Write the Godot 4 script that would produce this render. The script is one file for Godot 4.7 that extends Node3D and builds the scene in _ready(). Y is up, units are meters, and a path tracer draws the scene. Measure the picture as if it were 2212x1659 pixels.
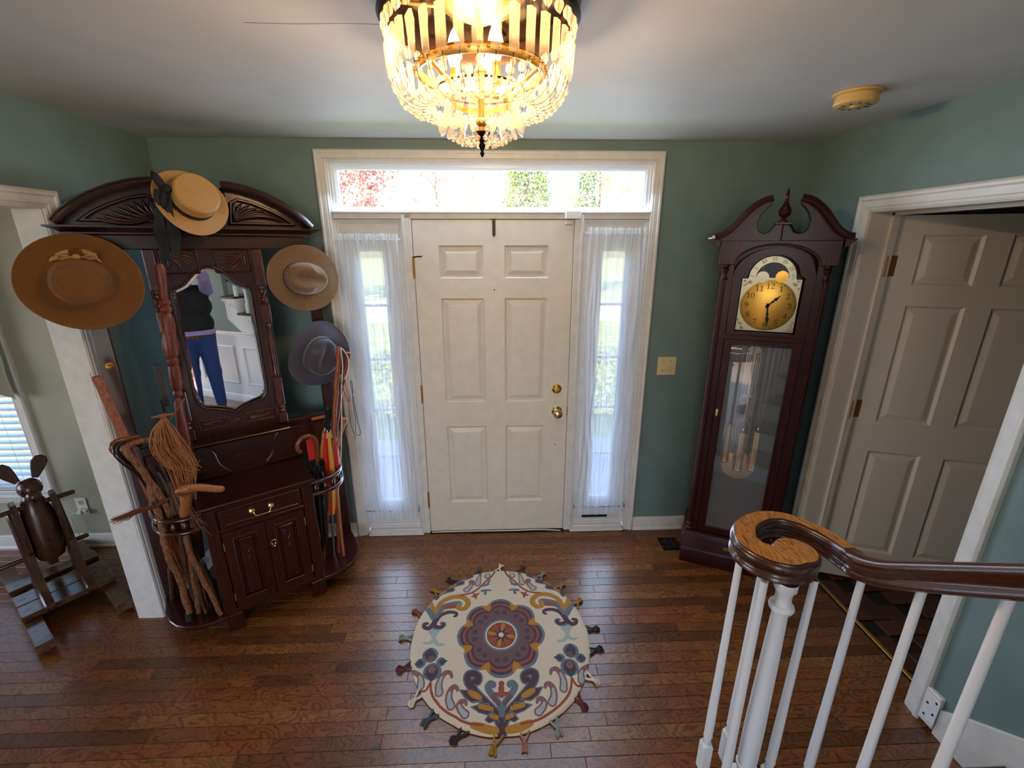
extends Node3D

# ---------------------------------------------------------------- mesh builder
class MB:
	var P := PackedVector3Array()
	var N := PackedVector3Array()
	var U := PackedVector2Array()
	var xf := Transform3D()
	var nb := Basis()
	var flip := false
	func at(t: Transform3D) -> MB:
		xf = t
		nb = t.basis.inverse().transposed()
		flip = t.basis.determinant() < 0.0
		return self
	func tri(a: Vector3, b: Vector3, c: Vector3, na: Vector3, nbb: Vector3, nc: Vector3, ua := Vector2.ZERO, ub := Vector2.ZERO, uc := Vector2.ZERO) -> void:
		# a, b, c run counterclockwise as seen from outside
		if flip:
			P.append(xf * a); P.append(xf * b); P.append(xf * c)
			N.append((nb * na).normalized()); N.append((nb * nbb).normalized()); N.append((nb * nc).normalized())
			U.append(ua); U.append(ub); U.append(uc)
		else:
			P.append(xf * a); P.append(xf * c); P.append(xf * b)
			N.append((nb * na).normalized()); N.append((nb * nc).normalized()); N.append((nb * nbb).normalized())
			U.append(ua); U.append(uc); U.append(ub)
	func ftri(a: Vector3, b: Vector3, c: Vector3) -> void:
		var n := (b - a).cross(c - a)
		if n.length_squared() < 1e-18:
			return
		tri(a, b, c, n, n, n)
	func quad(a: Vector3, b: Vector3, c: Vector3, d: Vector3, ua := Vector2.ZERO, ub := Vector2.ZERO, uc := Vector2.ZERO, ud := Vector2.ZERO) -> void:
		var n := (c - a).cross(d - b)
		tri(a, b, c, n, n, n, ua, ub, uc)
		tri(a, c, d, n, n, n, ua, uc, ud)
	func grid(rows: Array, closed := false, crease := 35.0, uvs: Array = []) -> void:
		# outside is (along rows) x (along columns)
		var nr := rows.size()
		var m: int = rows[0].size()
		var mq := m if closed else m - 1
		var fn: Array = []
		for i in nr - 1:
			var line := PackedVector3Array()
			var r0: PackedVector3Array = rows[i]
			var r1: PackedVector3Array = rows[i + 1]
			for j in mq:
				var k := (j + 1) % m
				line.append((r1[j] - r0[k]).cross(r1[k] - r0[j]).normalized())
			fn.append(line)
		var lim := cos(deg_to_rad(crease))
		for i in nr - 1:
			var r0: PackedVector3Array = rows[i]
			var r1: PackedVector3Array = rows[i + 1]
			for j in mq:
				var n: Vector3 = fn[i][j]
				if n == Vector3.ZERO:
					continue
				var k := (j + 1) % m
				var ns := [n, n, n, n]
				for q in 4:
					var di := -1 if q == 0 or q == 3 else 1
					var dj := -1 if q < 2 else 1
					var s := n
					var a := i + di
					var b := j + dj
					if closed:
						b = (b + m) % m
					var oka := a >= 0 and a < nr - 1
					var okb := b >= 0 and b < mq
					if oka:
						var f: Vector3 = fn[a][j]
						if f.dot(n) > lim: s += f
					if okb:
						var f: Vector3 = fn[i][b]
						if f.dot(n) > lim: s += f
					if oka and okb:
						var f: Vector3 = fn[a][b]
						if f.dot(n) > lim: s += f
					ns[q] = s
				if uvs.is_empty():
					tri(r0[j], r1[j], r1[k], ns[0], ns[1], ns[2])
					tri(r0[j], r1[k], r0[k], ns[0], ns[2], ns[3])
				else:
					tri(r0[j], r1[j], r1[k], ns[0], ns[1], ns[2], uvs[i][j], uvs[i + 1][j], uvs[i + 1][k])
					tri(r0[j], r1[k], r0[k], ns[0], ns[2], ns[3], uvs[i][j], uvs[i + 1][k], uvs[i][k])
	func box(c: Vector3, s: Vector3, bev := 0.0) -> MB:
		var h := s * 0.5
		var b := minf(bev, minf(h.x, minf(h.y, h.z)) * 0.9)
		for ax in 3:
			var u := (ax + 1) % 3
			var v := (ax + 2) % 3
			for sg in [-1.0, 1.0]:
				var q: Array = []
				for e in [[-1, -1], [1, -1], [1, 1], [-1, 1]]:
					var p := Vector3.ZERO
					p[ax] = sg * h[ax]
					p[u] = e[0] * (h[u] - b)
					p[v] = e[1] * (h[v] - b)
					q.append(c + p)
				if sg > 0: quad(q[0], q[1], q[2], q[3])
				else: quad(q[0], q[3], q[2], q[1])
		if b > 0.0:
			for ax in 3:
				var u := (ax + 1) % 3
				var v := (ax + 2) % 3
				for su in [-1.0, 1.0]:
					for sv in [-1.0, 1.0]:
						var q: Array = []
						for e in [[-1, 0], [1, 0], [1, 1], [-1, 1]]:
							var p := Vector3.ZERO
							p[ax] = e[0] * (h[ax] - b)
							p[u] = su * (h[u] - (b if e[1] == 1 else 0.0))
							p[v] = sv * (h[v] - (0.0 if e[1] == 1 else b))
							q.append(c + p)
						if su * sv > 0: quad(q[0], q[1], q[2], q[3])
						else: quad(q[3], q[2], q[1], q[0])
			for sx in [-1.0, 1.0]:
				for sy in [-1.0, 1.0]:
					for sz in [-1.0, 1.0]:
						var s3 := Vector3(sx, sy, sz)
						var a := c + s3 * (h - Vector3(0, b, b))
						var d := c + s3 * (h - Vector3(b, 0, b))
						var e := c + s3 * (h - Vector3(b, b, 0))
						if sx * sy * sz > 0: ftri(a, d, e)
						else: ftri(a, e, d)
		return self
	func lathe(prof: Array, seg := 20, crease := 35.0, a0 := 0.0, a1 := TAU) -> MB:
		# prof: [radius, height] from low to high
		var rows: Array = []
		var full := absf(a1 - a0 - TAU) < 0.001
		for p in prof:
			var r := PackedVector3Array()
			for j in (seg if full else seg + 1):
				var a := a0 + (a1 - a0) * j / seg
				r.append(Vector3(p[0] * cos(a), p[1], p[0] * sin(a)))
			rows.append(r)
		grid(rows, full, crease)
		return self
	func tube(path: Array, rad, sides := 8, caps := true, crease := 50.0, loop := false) -> MB:
		var rows: Array = []
		var n := path.size()
		var ref := Vector3.ZERO
		for i in n:
			var t: Vector3
			if loop: t = (path[(i + 1) % n] - path[(i + n - 1) % n]).normalized()
			else: t = (path[mini(i + 1, n - 1)] - path[maxi(i - 1, 0)]).normalized()
			if ref == Vector3.ZERO:
				ref = (Vector3.UP if absf(t.y) < 0.9 else Vector3.RIGHT)
			ref = (ref - t * ref.dot(t)).normalized()
			var y := t.cross(ref)
			var rr: float = rad[i] if rad is Array else rad
			var row := PackedVector3Array()
			for j in sides:
				var a := TAU * j / sides
				row.append(path[i] + (ref * cos(a) - y * sin(a)) * rr)
			rows.append(row)
		if loop:
			rows.append(rows[0])
		elif caps:
			var a := PackedVector3Array(); a.resize(sides); a.fill(path[0])
			var b := PackedVector3Array(); b.resize(sides); b.fill(path[n - 1])
			rows.push_front(a); rows.push_back(b)
		grid(rows, true, crease)
		return self
	func inset(poly: PackedVector2Array, d: float) -> PackedVector2Array:
		# counterclockwise polygon, moved inwards by d
		var o := PackedVector2Array()
		var n := poly.size()
		for i in n:
			var e0 := (poly[i] - poly[(i + n - 1) % n]).normalized()
			var e1 := (poly[(i + 1) % n] - poly[i]).normalized()
			var n0 := Vector2(-e0.y, e0.x)
			var n1 := Vector2(-e1.y, e1.x)
			var s := (n0 + n1)
			if s.length() < 0.1: s = n0
			s = s.normalized()
			o.append(poly[i] + s * d / maxf(0.45, s.dot(n0)))
		return o
	func flat(poly: PackedVector2Array, z: float, up := true) -> void:
		var idx := Geometry2D.triangulate_polygon(poly)
		for i in range(0, idx.size(), 3):
			var a := poly[idx[i]]
			var b := poly[idx[i + 1]]
			var c := poly[idx[i + 2]]
			var ccw := (b - a).cross(c - a) > 0.0
			if ccw == up: ftri(Vector3(a.x, a.y, z), Vector3(b.x, b.y, z), Vector3(c.x, c.y, z))
			else: ftri(Vector3(a.x, a.y, z), Vector3(c.x, c.y, z), Vector3(b.x, b.y, z))
	func prism(poly_in: Array, z0: float, z1: float, bev := 0.0, crease := 30.0) -> MB:
		# polygon in x, y pushed from z0 to z1; the z1 face has a chamfer
		var poly := PackedVector2Array(poly_in)
		if Geometry2D.is_polygon_clockwise(poly): poly.reverse()
		if area(poly) < 0: poly.reverse()
		var top := inset(poly, bev) if bev > 0.0 else poly
		flat(top, z1, true)
		flat(poly, z0, false)
		var rows: Array = []
		for lv in ([[poly, z0], [poly, z1 - bev], [top, z1]] if bev > 0.0 else [[poly, z0], [poly, z1]]):
			var r := PackedVector3Array()
			for i in range(lv[0].size() - 1, -1, -1):
				r.append(Vector3(lv[0][i].x, lv[0][i].y, lv[1]))
			rows.append(r)
		grid(rows, true, crease)
		return self
	func area(poly: PackedVector2Array) -> float:
		var s := 0.0
		for i in poly.size():
			s += poly[i].cross(poly[(i + 1) % poly.size()])
		return s
	func frame(outer: Array, inner: Array, z0: float, z1: float, crease := 30.0) -> MB:
		# two loops of equal size, joined into a flat ring of thickness z0..z1
		var rows: Array = []
		for lv in [[outer, z0], [outer, z1], [inner, z1], [inner, z0], [outer, z0]]:
			var r := PackedVector3Array()
			for i in range(lv[0].size() - 1, -1, -1):
				r.append(Vector3(lv[0][i].x, lv[0][i].y, lv[1]))
			rows.append(r)
		grid(rows, true, crease)
		return self
	func mould(path: Array, nrm: Vector3, prof: Array, closed := false, side := 1.0) -> MB:
		# a moulding: prof is [outwards, height along nrm]; corners are mitred
		var rows: Array = []
		var n := path.size()
		for i in n:
			var t0: Vector3 = (path[i] - path[(i + n - 1) % n]).normalized()
			var t1: Vector3 = (path[(i + 1) % n] - path[i]).normalized()
			if not closed and i == 0: t0 = t1
			if not closed and i == n - 1: t1 = t0
			var o0 := nrm.cross(t0) * side
			var o1 := nrm.cross(t1) * side
			var s := (o0 + o1).normalized()
			s = s / maxf(0.3, s.dot(o0))
			var r := PackedVector3Array()
			for p in prof:
				r.append(path[i] + s * p[0] + nrm * p[1])
			if side > 0: r.reverse()
			rows.append(r)
		if closed: rows.append(rows[0])
		grid(rows, false, 25.0)
		if not closed:
			for e in [0, n - 1]:
				var r: PackedVector3Array = rows[e]
				var mid := Vector3.ZERO
				for q in r: mid += q / r.size()
				for j in r.size():
					var a: Vector3 = r[j]
					var b: Vector3 = r[(j + 1) % r.size()]
					if e == 0: ftri(mid, a, b)
					else: ftri(mid, b, a)
		return self
	func ball(c: Vector3, r: Vector3, seg := 14, rings := 9) -> MB:
		var rows: Array = []
		for i in rings + 1:
			var e := -PI / 2 + PI * i / rings
			var row := PackedVector3Array()
			for j in seg:
				var a := TAU * j / seg
				row.append(c + Vector3(cos(e) * cos(a) * r.x, sin(e) * r.y, cos(e) * sin(a) * r.z))
			rows.append(row)
		grid(rows, true, 80.0)
		return self
	func mesh() -> ArrayMesh:
		var a: Array = []
		a.resize(Mesh.ARRAY_MAX)
		a[Mesh.ARRAY_VERTEX] = P
		a[Mesh.ARRAY_NORMAL] = N
		a[Mesh.ARRAY_TEX_UV] = U
		var m := ArrayMesh.new()
		m.add_surface_from_arrays(Mesh.PRIMITIVE_TRIANGLES, a)
		return m

# ---------------------------------------------------------------- scene helpers
var M := {}
var rng := RandomNumberGenerator.new()
var used := {}

func mb() -> MB:
	return MB.new()

func numbered(called: String) -> String:
	var n: int = used.get(called, 0)
	used[called] = n + 1
	return called if n == 0 else "%s_%03d" % [called, n]

func put(called: String, mesh: Mesh, m: Material, parent: Node = null) -> MeshInstance3D:
	var o := MeshInstance3D.new()
	o.mesh = mesh
	o.material_override = m
	if parent == null:
		o.name = numbered(called)
		add_child(o, true)
	else:
		var key := str(parent.get_instance_id()) + "/" + called
		var n: int = used.get(key, 0)
		used[key] = n + 1
		o.name = called if n == 0 else "%s_%03d" % [called, n]
		parent.add_child(o, true)
	return o

func obj(called: String, b: MB, m: Material, parent: Node = null) -> MeshInstance3D:
	return put(called, b.mesh(), m, parent)

func struct(called: String, b: MB, m: Material) -> MeshInstance3D:
	var o := obj(called, b, m)
	o.set_meta("kind", "structure")
	return o

func tag(o: Node3D, label: String, category: String, group := "") -> Node3D:
	o.set_meta("label", label)
	o.set_meta("category", category)
	if group != "":
		o.set_meta("group", group)
	return o

func thing(called: String, label: String, category: String, t := Transform3D(), group := "") -> Node3D:
	var o := Node3D.new()
	o.name = numbered(called)
	add_child(o, true)
	o.transform = t
	tag(o, label, category, group)
	return o

func stuff(o: Node3D) -> Node3D:
	o.set_meta("kind", "stuff")
	return o

func T(p: Vector3, yaw := 0.0, pitch := 0.0, roll := 0.0, s := 1.0) -> Transform3D:
	return Transform3D(Basis.from_euler(Vector3(deg_to_rad(pitch), deg_to_rad(yaw), deg_to_rad(roll))).scaled(Vector3.ONE * s), p)

func TZ(p: Vector3, z: Vector3, up := Vector3.UP) -> Transform3D:
	# a place whose own z looks along z
	z = z.normalized()
	var x := up.cross(z).normalized()
	return Transform3D(Basis(x, z.cross(x), z), p)

func TY(p: Vector3, y: Vector3) -> Transform3D:
	# a place whose own y looks along y
	y = y.normalized()
	var x := (Vector3.RIGHT if absf(y.x) < 0.9 else Vector3.BACK)
	var z := x.cross(y).normalized()
	return Transform3D(Basis(y.cross(z), y, z), p)

func spline(pts: Array, per := 6) -> Array:
	var out: Array = []
	var n := pts.size()
	for i in n - 1:
		var p0 = pts[maxi(i - 1, 0)]
		var p3 = pts[mini(i + 2, n - 1)]
		for k in per:
			out.append(pts[i].cubic_interpolate(pts[i + 1], p0, p3, float(k) / per))
	out.append(pts[n - 1])
	return out

func resample(pts: Array, count: int, closed := true) -> Array:
	var src := pts.duplicate()
	if closed: src.append(pts[0])
	var acc := [0.0]
	for i in src.size() - 1: acc.append(acc[i] + src[i].distance_to(src[i + 1]))
	var out: Array = []
	var k := 0
	for i in count:
		var d: float = acc[-1] * i / (count if closed else count - 1)
		while k < src.size() - 2 and acc[k + 1] < d: k += 1
		out.append(src[k].lerp(src[k + 1], clampf((d - acc[k]) / maxf(acc[k + 1] - acc[k], 1e-9), 0, 1)))
	return out

# ---------------------------------------------------------------- materials
func c3(r: float, g: float, b: float) -> Color:
	return Color(r, g, b)

func mat(key: String, col: Color, rough := 0.6, metal := 0.0) -> StandardMaterial3D:
	var m := StandardMaterial3D.new()
	m.resource_name = key
	m.albedo_color = col
	m.roughness = rough
	m.metallic = metal
	m.cull_mode = BaseMaterial3D.CULL_DISABLED
	M[key] = m
	return m

func noise_tex(seed_: int, freq: float, ramp: Array, oct := 4, size := 512, kind := FastNoiseLite.TYPE_SIMPLEX_SMOOTH) -> NoiseTexture2D:
	var f := FastNoiseLite.new()
	f.seed = seed_
	f.noise_type = kind
	f.frequency = freq
	f.fractal_octaves = oct
	var t := NoiseTexture2D.new()
	t.width = size
	t.height = size
	t.seamless = true
	t.noise = f
	if ramp.size():
		var g := Gradient.new()
		var off := PackedFloat32Array()
		var cols := PackedColorArray()
		for r in ramp:
			off.append(r[0]); cols.append(r[1])
		g.offsets = off
		g.colors = cols
		t.color_ramp = g
	return t

func tri_mat(key: String, tex: Texture2D, scale: Vector3, rough := 0.6, world := false, metal := 0.0) -> StandardMaterial3D:
	var m := mat(key, Color.WHITE, rough, metal)
	m.albedo_texture = tex
	m.uv1_triplanar = true
	m.uv1_world_triplanar = world
	m.uv1_scale = scale
	return m

func bump(m: StandardMaterial3D, tex: Texture2D, cm: float) -> StandardMaterial3D:
	m.heightmap_enabled = true
	m.heightmap_texture = tex
	m.heightmap_scale = cm
	return m

const CEIL := 2.447
const XL := -1.805
const XR := 1.7825

func _ready() -> void:
	rng.seed = 7
	# camera
	var cam := Camera3D.new()
	cam.name = "camera"
	cam.position = Vector3(0.00736, 1.91143, 2.66924)
	cam.rotation = Vector3(-0.30306, -0.03619, -0.00086)
	cam.fov = 81.49
	cam.near = 0.03
	cam.far = 300.0
	cam.current = true
	add_child(cam)
	# sky, sun and exposure
	var env := Environment.new()
	env.background_mode = Environment.BG_SKY
	var sky := Sky.new()
	var sm := ProceduralSkyMaterial.new()
	sm.sky_top_color = Color(0.55, 0.72, 0.95)
	sm.sky_horizon_color = Color(0.93, 0.96, 1.0)
	sm.ground_horizon_color = Color(0.55, 0.55, 0.48)
	sm.ground_bottom_color = Color(0.3, 0.3, 0.24)
	sm.energy_multiplier = 1.0
	sky.sky_material = sm
	env.sky = sky
	env.background_energy_multiplier = 7.0
	env.tonemap_mode = Environment.TONE_MAPPER_LINEAR
	env.tonemap_exposure = 1.12
	env.sdfgi_enabled = true
	env.ssao_enabled = true
	env.ssil_enabled = true
	var we := WorldEnvironment.new()
	we.name = "environment"
	we.environment = env
	add_child(we)
	var sun := DirectionalLight3D.new()
	sun.name = "sun"
	sun.light_color = Color(1.0, 0.95, 0.86)
	sun.light_energy = 8.0
	sun.light_angular_distance = 0.6
	sun.shadow_enabled = true
	sun.rotation_degrees = Vector3(-42, -24, 0)
	add_child(sun)
	# daylight from windows in and out of view, and one added fill
	day("daylight_transom", Vector3(0, 2.20, 0.03), Vector3(0, -0.75, 0.66), Vector2(1.7, 0.16), 1.1, Color(0.80, 0.90, 1.0))
	day("daylight_sidelight", Vector3(-0.71, 1.05, 0.07), Vector3(0, 0, 1), Vector2(0.2, 1.6), 0.55, Color(0.78, 0.88, 1.0))
	day("daylight_sidelight", Vector3(0.71, 1.05, 0.07), Vector3(0, 0, 1), Vector2(0.2, 1.6), 0.55, Color(0.78, 0.88, 1.0))
	day("daylight_left_room", Vector3(-5.3, 1.5, 2.2), Vector3(1, -0.1, 0), Vector2(2.6, 1.5), 2.2, Color(1.0, 0.96, 0.9))
	day("added_fill_back", Vector3(-0.4, 1.5, 6.85), Vector3(0, 0, -1), Vector2(2.2, 1.9), 4.0, Color(1.0, 0.95, 0.87))  # fill light added behind the camera, no known window there
	day("daylight_upstairs", Vector3(1.3, 4.3, 3.0), Vector3(0, -1, -0.15), Vector2(0.8, 1.8), 2.2, Color(0.85, 0.93, 1.0))
	materials()
	more_materials()
	room()
	front_door()
	doorway()
	left_room()
	outside()
	stairs()
	hall_tree()
	hats()
	sticks()
	clock_materials()
	clock()
	rug()
	chandelier()
	small_things()
	rocker()
	person()

func day(called: String, p: Vector3, dir: Vector3, size: Vector2, energy: float, col: Color) -> void:
	var l := AreaLight3D.new()
	l.name = numbered(called)
	l.area_size = size
	l.light_energy = energy
	l.light_color = col
	l.shadow_enabled = true
	l.set("area_range", 30.0)
	l.transform = TZ(p, -dir, Vector3.UP if absf(dir.y) < 0.9 else Vector3.FORWARD)
	add_child(l)

func materials() -> void:
	# painted surfaces
	var grit := noise_tex(3, 0.05, [], 5)
	bump(tri_mat("wall", noise_tex(11, 0.012, [[0.0, c3(0.405, 0.485, 0.475)], [1.0, c3(0.445, 0.525, 0.515)]], 3), Vector3(0.6, 0.6, 0.6), 0.55, true), grit, 0.03)
	tri_mat("room_wall", noise_tex(12, 0.012, [[0.0, c3(0.62, 0.61, 0.54)], [1.0, c3(0.66, 0.65, 0.58)]], 3), Vector3(0.6, 0.6, 0.6), 0.7, true)
	tri_mat("ceiling", noise_tex(13, 0.01, [[0.0, c3(0.78, 0.77, 0.745)], [1.0, c3(0.82, 0.81, 0.785)]], 3), Vector3(0.4, 0.4, 0.4), 0.62, true)
	tri_mat("trim", noise_tex(14, 0.02, [[0.0, c3(0.80, 0.79, 0.765)], [1.0, c3(0.86, 0.85, 0.83)]], 3), Vector3(1.2, 1.2, 1.2), 0.38, true)
	tri_mat("door_paint", noise_tex(15, 0.02, [[0.0, c3(0.83, 0.805, 0.75)], [1.0, c3(0.87, 0.845, 0.79)]], 3), Vector3(1, 1, 1), 0.36, true)
	tri_mat("inner_door", noise_tex(16, 0.02, [[0.0, c3(0.84, 0.80, 0.74)], [1.0, c3(0.83, 0.795, 0.75)]], 3), Vector3(1, 1, 1), 0.42, true)
	mat("white_gloss", c3(0.86, 0.865, 0.87), 0.28)
	mat("white_plastic", c3(0.85, 0.85, 0.83), 0.35)
	mat("ivory", c3(0.82, 0.74, 0.56), 0.38)
	mat("cream_plastic", c3(0.80, 0.67, 0.42), 0.42)
	mat("black_rubber", c3(0.03, 0.03, 0.03), 0.5)
	mat("black_metal", c3(0.04, 0.035, 0.03), 0.4, 0.6)
	mat("brown_metal", c3(0.16, 0.10, 0.07), 0.35, 0.7)
	mat("brass", c3(0.83, 0.66, 0.32), 0.22, 1.0)
	mat("old_brass", c3(0.66, 0.47, 0.17), 0.4, 0.55)
	mat("bright_brass", c3(0.93, 0.80, 0.52), 0.14, 1.0)
	mat("steel", c3(0.8, 0.8, 0.8), 0.22, 1.0)
	mat("screw", c3(0.12, 0.11, 0.10), 0.4, 0.8)
	var g := mat("glass", Color(1, 1, 1, 0.06), 0.02)
	g.transparency = BaseMaterial3D.TRANSPARENCY_ALPHA
	var mi := mat("mirror", c3(0.93, 0.94, 0.94), 0.012, 1.0)
	mi.metallic_specular = 1.0
	mat("mirror_bevel", c3(0.90, 0.91, 0.92), 0.06, 1.0)
	# woods
	var grain := noise_tex(21, 0.02, [[0.25, c3(0.12, 0.030, 0.024)], [0.5, c3(0.185, 0.045, 0.035)], [0.8, c3(0.24, 0.066, 0.048)]], 5)
	for a in [["mahogany", Vector3(9, 0.9, 9)], ["mahogany_flat", Vector3(0.9, 9, 9)]]:
		var m := tri_mat(a[0], grain, a[1], 0.26)
		m.clearcoat_enabled = true
		m.clearcoat = 0.3
		m.clearcoat_roughness = 0.16
	var grain2 := noise_tex(22, 0.02, [[0.25, c3(0.19, 0.065, 0.045)], [0.55, c3(0.30, 0.105, 0.07)], [0.85, c3(0.40, 0.15, 0.09)]], 5)
	var mc := tri_mat("mahogany_light", grain2, Vector3(9, 0.9, 9), 0.3)
	mc.clearcoat_enabled = true
	mc.clearcoat = 0.4
	mc.clearcoat_roughness = 0.16
	var cw := tri_mat("clock_wood", noise_tex(23, 0.02, [[0.25, c3(0.15, 0.030, 0.028)], [0.55, c3(0.21, 0.045, 0.040)], [0.85, c3(0.26, 0.062, 0.050)]], 5), Vector3(9, 0.9, 9), 0.36)
	cw.metallic_specular = 0.35
	cw.clearcoat_enabled = true
	cw.clearcoat = 0.12
	cw.clearcoat_roughness = 0.2
	mat("clock_dark", c3(0.05, 0.022, 0.022), 0.4)
	var bark := noise_tex(31, 0.03, [[0.1, c3(0.20, 0.11, 0.06)], [0.45, c3(0.42, 0.25, 0.12)], [0.8, c3(0.60, 0.39, 0.20)]], 5)
	bump(tri_mat("stick_brown", bark, Vector3(8, 2, 8), 0.6), grit, 0.15)
	var bark2 := noise_tex(32, 0.03, [[0.1, c3(0.13, 0.075, 0.045)], [0.5, c3(0.25, 0.15, 0.085)], [0.85, c3(0.36, 0.23, 0.13)]], 5)
	bump(tri_mat("stick_dark", bark2, Vector3(8, 2, 8), 0.5), grit, 0.15)
	tri_mat("stick_tan", noise_tex(33, 0.03, [[0.2, c3(0.50, 0.28, 0.13)], [0.8, c3(0.68, 0.43, 0.22)]], 4), Vector3(6, 2, 6), 0.45)
	tri_mat("stick_orange", noise_tex(34, 0.03, [[0.2, c3(0.42, 0.20, 0.085)], [0.55, c3(0.54, 0.275, 0.115)], [0.85, c3(0.60, 0.335, 0.155)]], 4), Vector3(6, 2, 6), 0.42)
	tri_mat("stick_red", noise_tex(35, 0.03, [[0.2, c3(0.30, 0.11, 0.065)], [0.55, c3(0.42, 0.17, 0.10)], [0.85, c3(0.50, 0.22, 0.13)]], 4), Vector3(8, 2, 8), 0.45)
	mat("cane_gloss", c3(0.42, 0.22, 0.10), 0.22)
	mat("cane_dark", c3(0.12, 0.06, 0.035), 0.2)
	tri_mat("roo_wood", noise_tex(36, 0.02, [[0.2, c3(0.17, 0.095, 0.06)], [0.8, c3(0.30, 0.18, 0.115)]], 4), Vector3(9, 1.2, 9), 0.27)
	tri_mat("roo_plank", noise_tex(37, 0.02, [[0.2, c3(0.25, 0.165, 0.11)], [0.8, c3(0.40, 0.28, 0.20)]], 4), Vector3(1.4, 9, 9), 0.22)
	# oak with rings, for the strip floor and the handrail
	M["oak_img"] = oak_image(1024, 512, 5)
	for i in 6:
		var tone = [c3(0.95, 0.92, 0.88), c3(0.82, 0.77, 0.72), c3(1.0, 1.0, 0.95), c3(0.92, 0.84, 0.76), c3(0.72, 0.66, 0.60), c3(0.98, 0.86, 0.78)][i]
		var m := mat("oak_%d" % i, Color(minf(tone.r, 1.0), tone.g, tone.b), 0.34)
		m.albedo_texture = M.oak_img
		m.clearcoat_enabled = true
		m.clearcoat = 0.3
		m.clearcoat_roughness = 0.2
	for q in [["rail_oak", c3(0.56, 0.43, 0.33)], ["volute_lit_oak", c3(1, 1, 1)]]:  # the volute's paler tone has the light on its top put in
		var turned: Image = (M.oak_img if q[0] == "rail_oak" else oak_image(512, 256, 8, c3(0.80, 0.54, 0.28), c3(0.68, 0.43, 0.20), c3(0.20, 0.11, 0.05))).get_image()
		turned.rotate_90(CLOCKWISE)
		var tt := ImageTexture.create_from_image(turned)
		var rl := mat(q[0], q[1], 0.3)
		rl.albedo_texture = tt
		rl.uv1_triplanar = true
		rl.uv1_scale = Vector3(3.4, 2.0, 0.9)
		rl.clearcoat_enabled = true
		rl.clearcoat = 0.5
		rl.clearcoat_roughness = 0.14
	var td := mat("tread_oak", c3(0.55, 0.45, 0.38), 0.3)
	td.albedo_texture = M.oak_img
	td.uv1_triplanar = true
	td.uv1_scale = Vector3(1, 1, 1)

func oak_image(w: int, h: int, seed_: int, light := c3(0.57, 0.372, 0.188), mid := c3(0.46, 0.278, 0.128), dark := c3(0.18, 0.088, 0.038)) -> ImageTexture:
	# growth rings of flat-sawn oak: the long way is u
	var n1 := FastNoiseLite.new()
	n1.seed = seed_
	n1.frequency = 1.0
	n1.fractal_octaves = 3
	var n2 := FastNoiseLite.new()
	n2.seed = seed_ + 1
	n2.frequency = 1.0
	n2.fractal_octaves = 2
	var im := Image.create(w, h, false, Image.FORMAT_RGB8)
	for y in h:
		var v := float(y) / h * 8.0
		for x in w:
			var u := float(x) / w * 2.0
			var fade := minf(1.0, minf(u, 2.0 - u) * 8.0)
			var d := v * 3.2 + n1.get_noise_2d(u * 1.3, v * 0.55) * 5.5 * fade + n1.get_noise_2d(u * 7.0, v * 3.0) * 0.25
			var r := d - floorf(d)
			var ring := smoothstep(0.55, 0.95, r) * (1.0 - smoothstep(0.95, 1.0, r))
			var pore := n2.get_noise_2d(u * 9.0, v * 22.0)
			var c := light.lerp(mid, 0.5 + 0.5 * n1.get_noise_2d(u * 2.0 + 40.0, v * 2.0))
			c = c.lerp(dark, clampf(ring * 0.5 + maxf(0.0, pore - 0.05) * 0.55, 0.0, 0.9))
			im.set_pixel(x, y, c)
	return ImageTexture.create_from_image(im)

func more_materials() -> void:
	var sh := mat("sheer", Color(0.93, 0.94, 0.96, 0.74), 0.9)
	sh.transparency = BaseMaterial3D.TRANSPARENCY_ALPHA
	sh.backlight_enabled = true
	sh.backlight = Color(0.75, 0.77, 0.8)
	var bl := mat("blind", c3(0.84, 0.86, 0.88), 0.4)
	bl.backlight_enabled = true
	bl.backlight = Color(0.4, 0.42, 0.45)
	tri_mat("valance", noise_tex(51, 0.05, [[0.0, c3(0.47, 0.46, 0.38)], [1.0, c3(0.54, 0.53, 0.45)]], 4), Vector3(2, 2, 2), 0.9)
	mat("grout", c3(0.10, 0.055, 0.04), 0.8)
	for i in 3:
		tri_mat("tile_%d" % i, noise_tex(60 + i, 0.03, [[0.0, [c3(0.23, 0.105, 0.07), c3(0.27, 0.12, 0.08), c3(0.20, 0.09, 0.065)][i]], [1.0, [c3(0.30, 0.145, 0.10), c3(0.34, 0.16, 0.11), c3(0.27, 0.125, 0.09)][i]]], 4), Vector3(3, 3, 3), 0.4)

# ---------------------------------------------------------------- the room
func slab(b: MB, x0: float, x1: float, y0: float, y1: float, z0: float, z1: float) -> void:
	b.box(Vector3((x0 + x1) / 2, (y0 + y1) / 2, (z0 + z1) / 2), Vector3(x1 - x0, y1 - y0, z1 - z0))

const CASING := [[0.0, 0.0], [0.0, 0.010], [0.006, 0.014], [0.014, 0.012], [0.017, 0.016], [0.038, 0.018], [0.042, 0.022], [0.050, 0.023], [0.056, 0.019], [0.058, 0.016], [0.058, 0.0]]
const CASING_WIDE := [[0.0, 0.0], [0.0, 0.010], [0.008, 0.014], [0.016, 0.012], [0.020, 0.016], [0.046, 0.018], [0.052, 0.023], [0.062, 0.024], [0.069, 0.020], [0.072, 0.016], [0.072, 0.0]]
const BASEB := [[0.0, 0.0], [0.0, 0.016], [0.070, 0.016], [0.078, 0.013], [0.088, 0.011], [0.093, 0.006], [0.093, 0.0]]
const SHOE := [[0.0, 0.0], [0.0, 0.026], [0.010, 0.025], [0.018, 0.019], [0.022, 0.012], [0.022, 0.0]]

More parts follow.
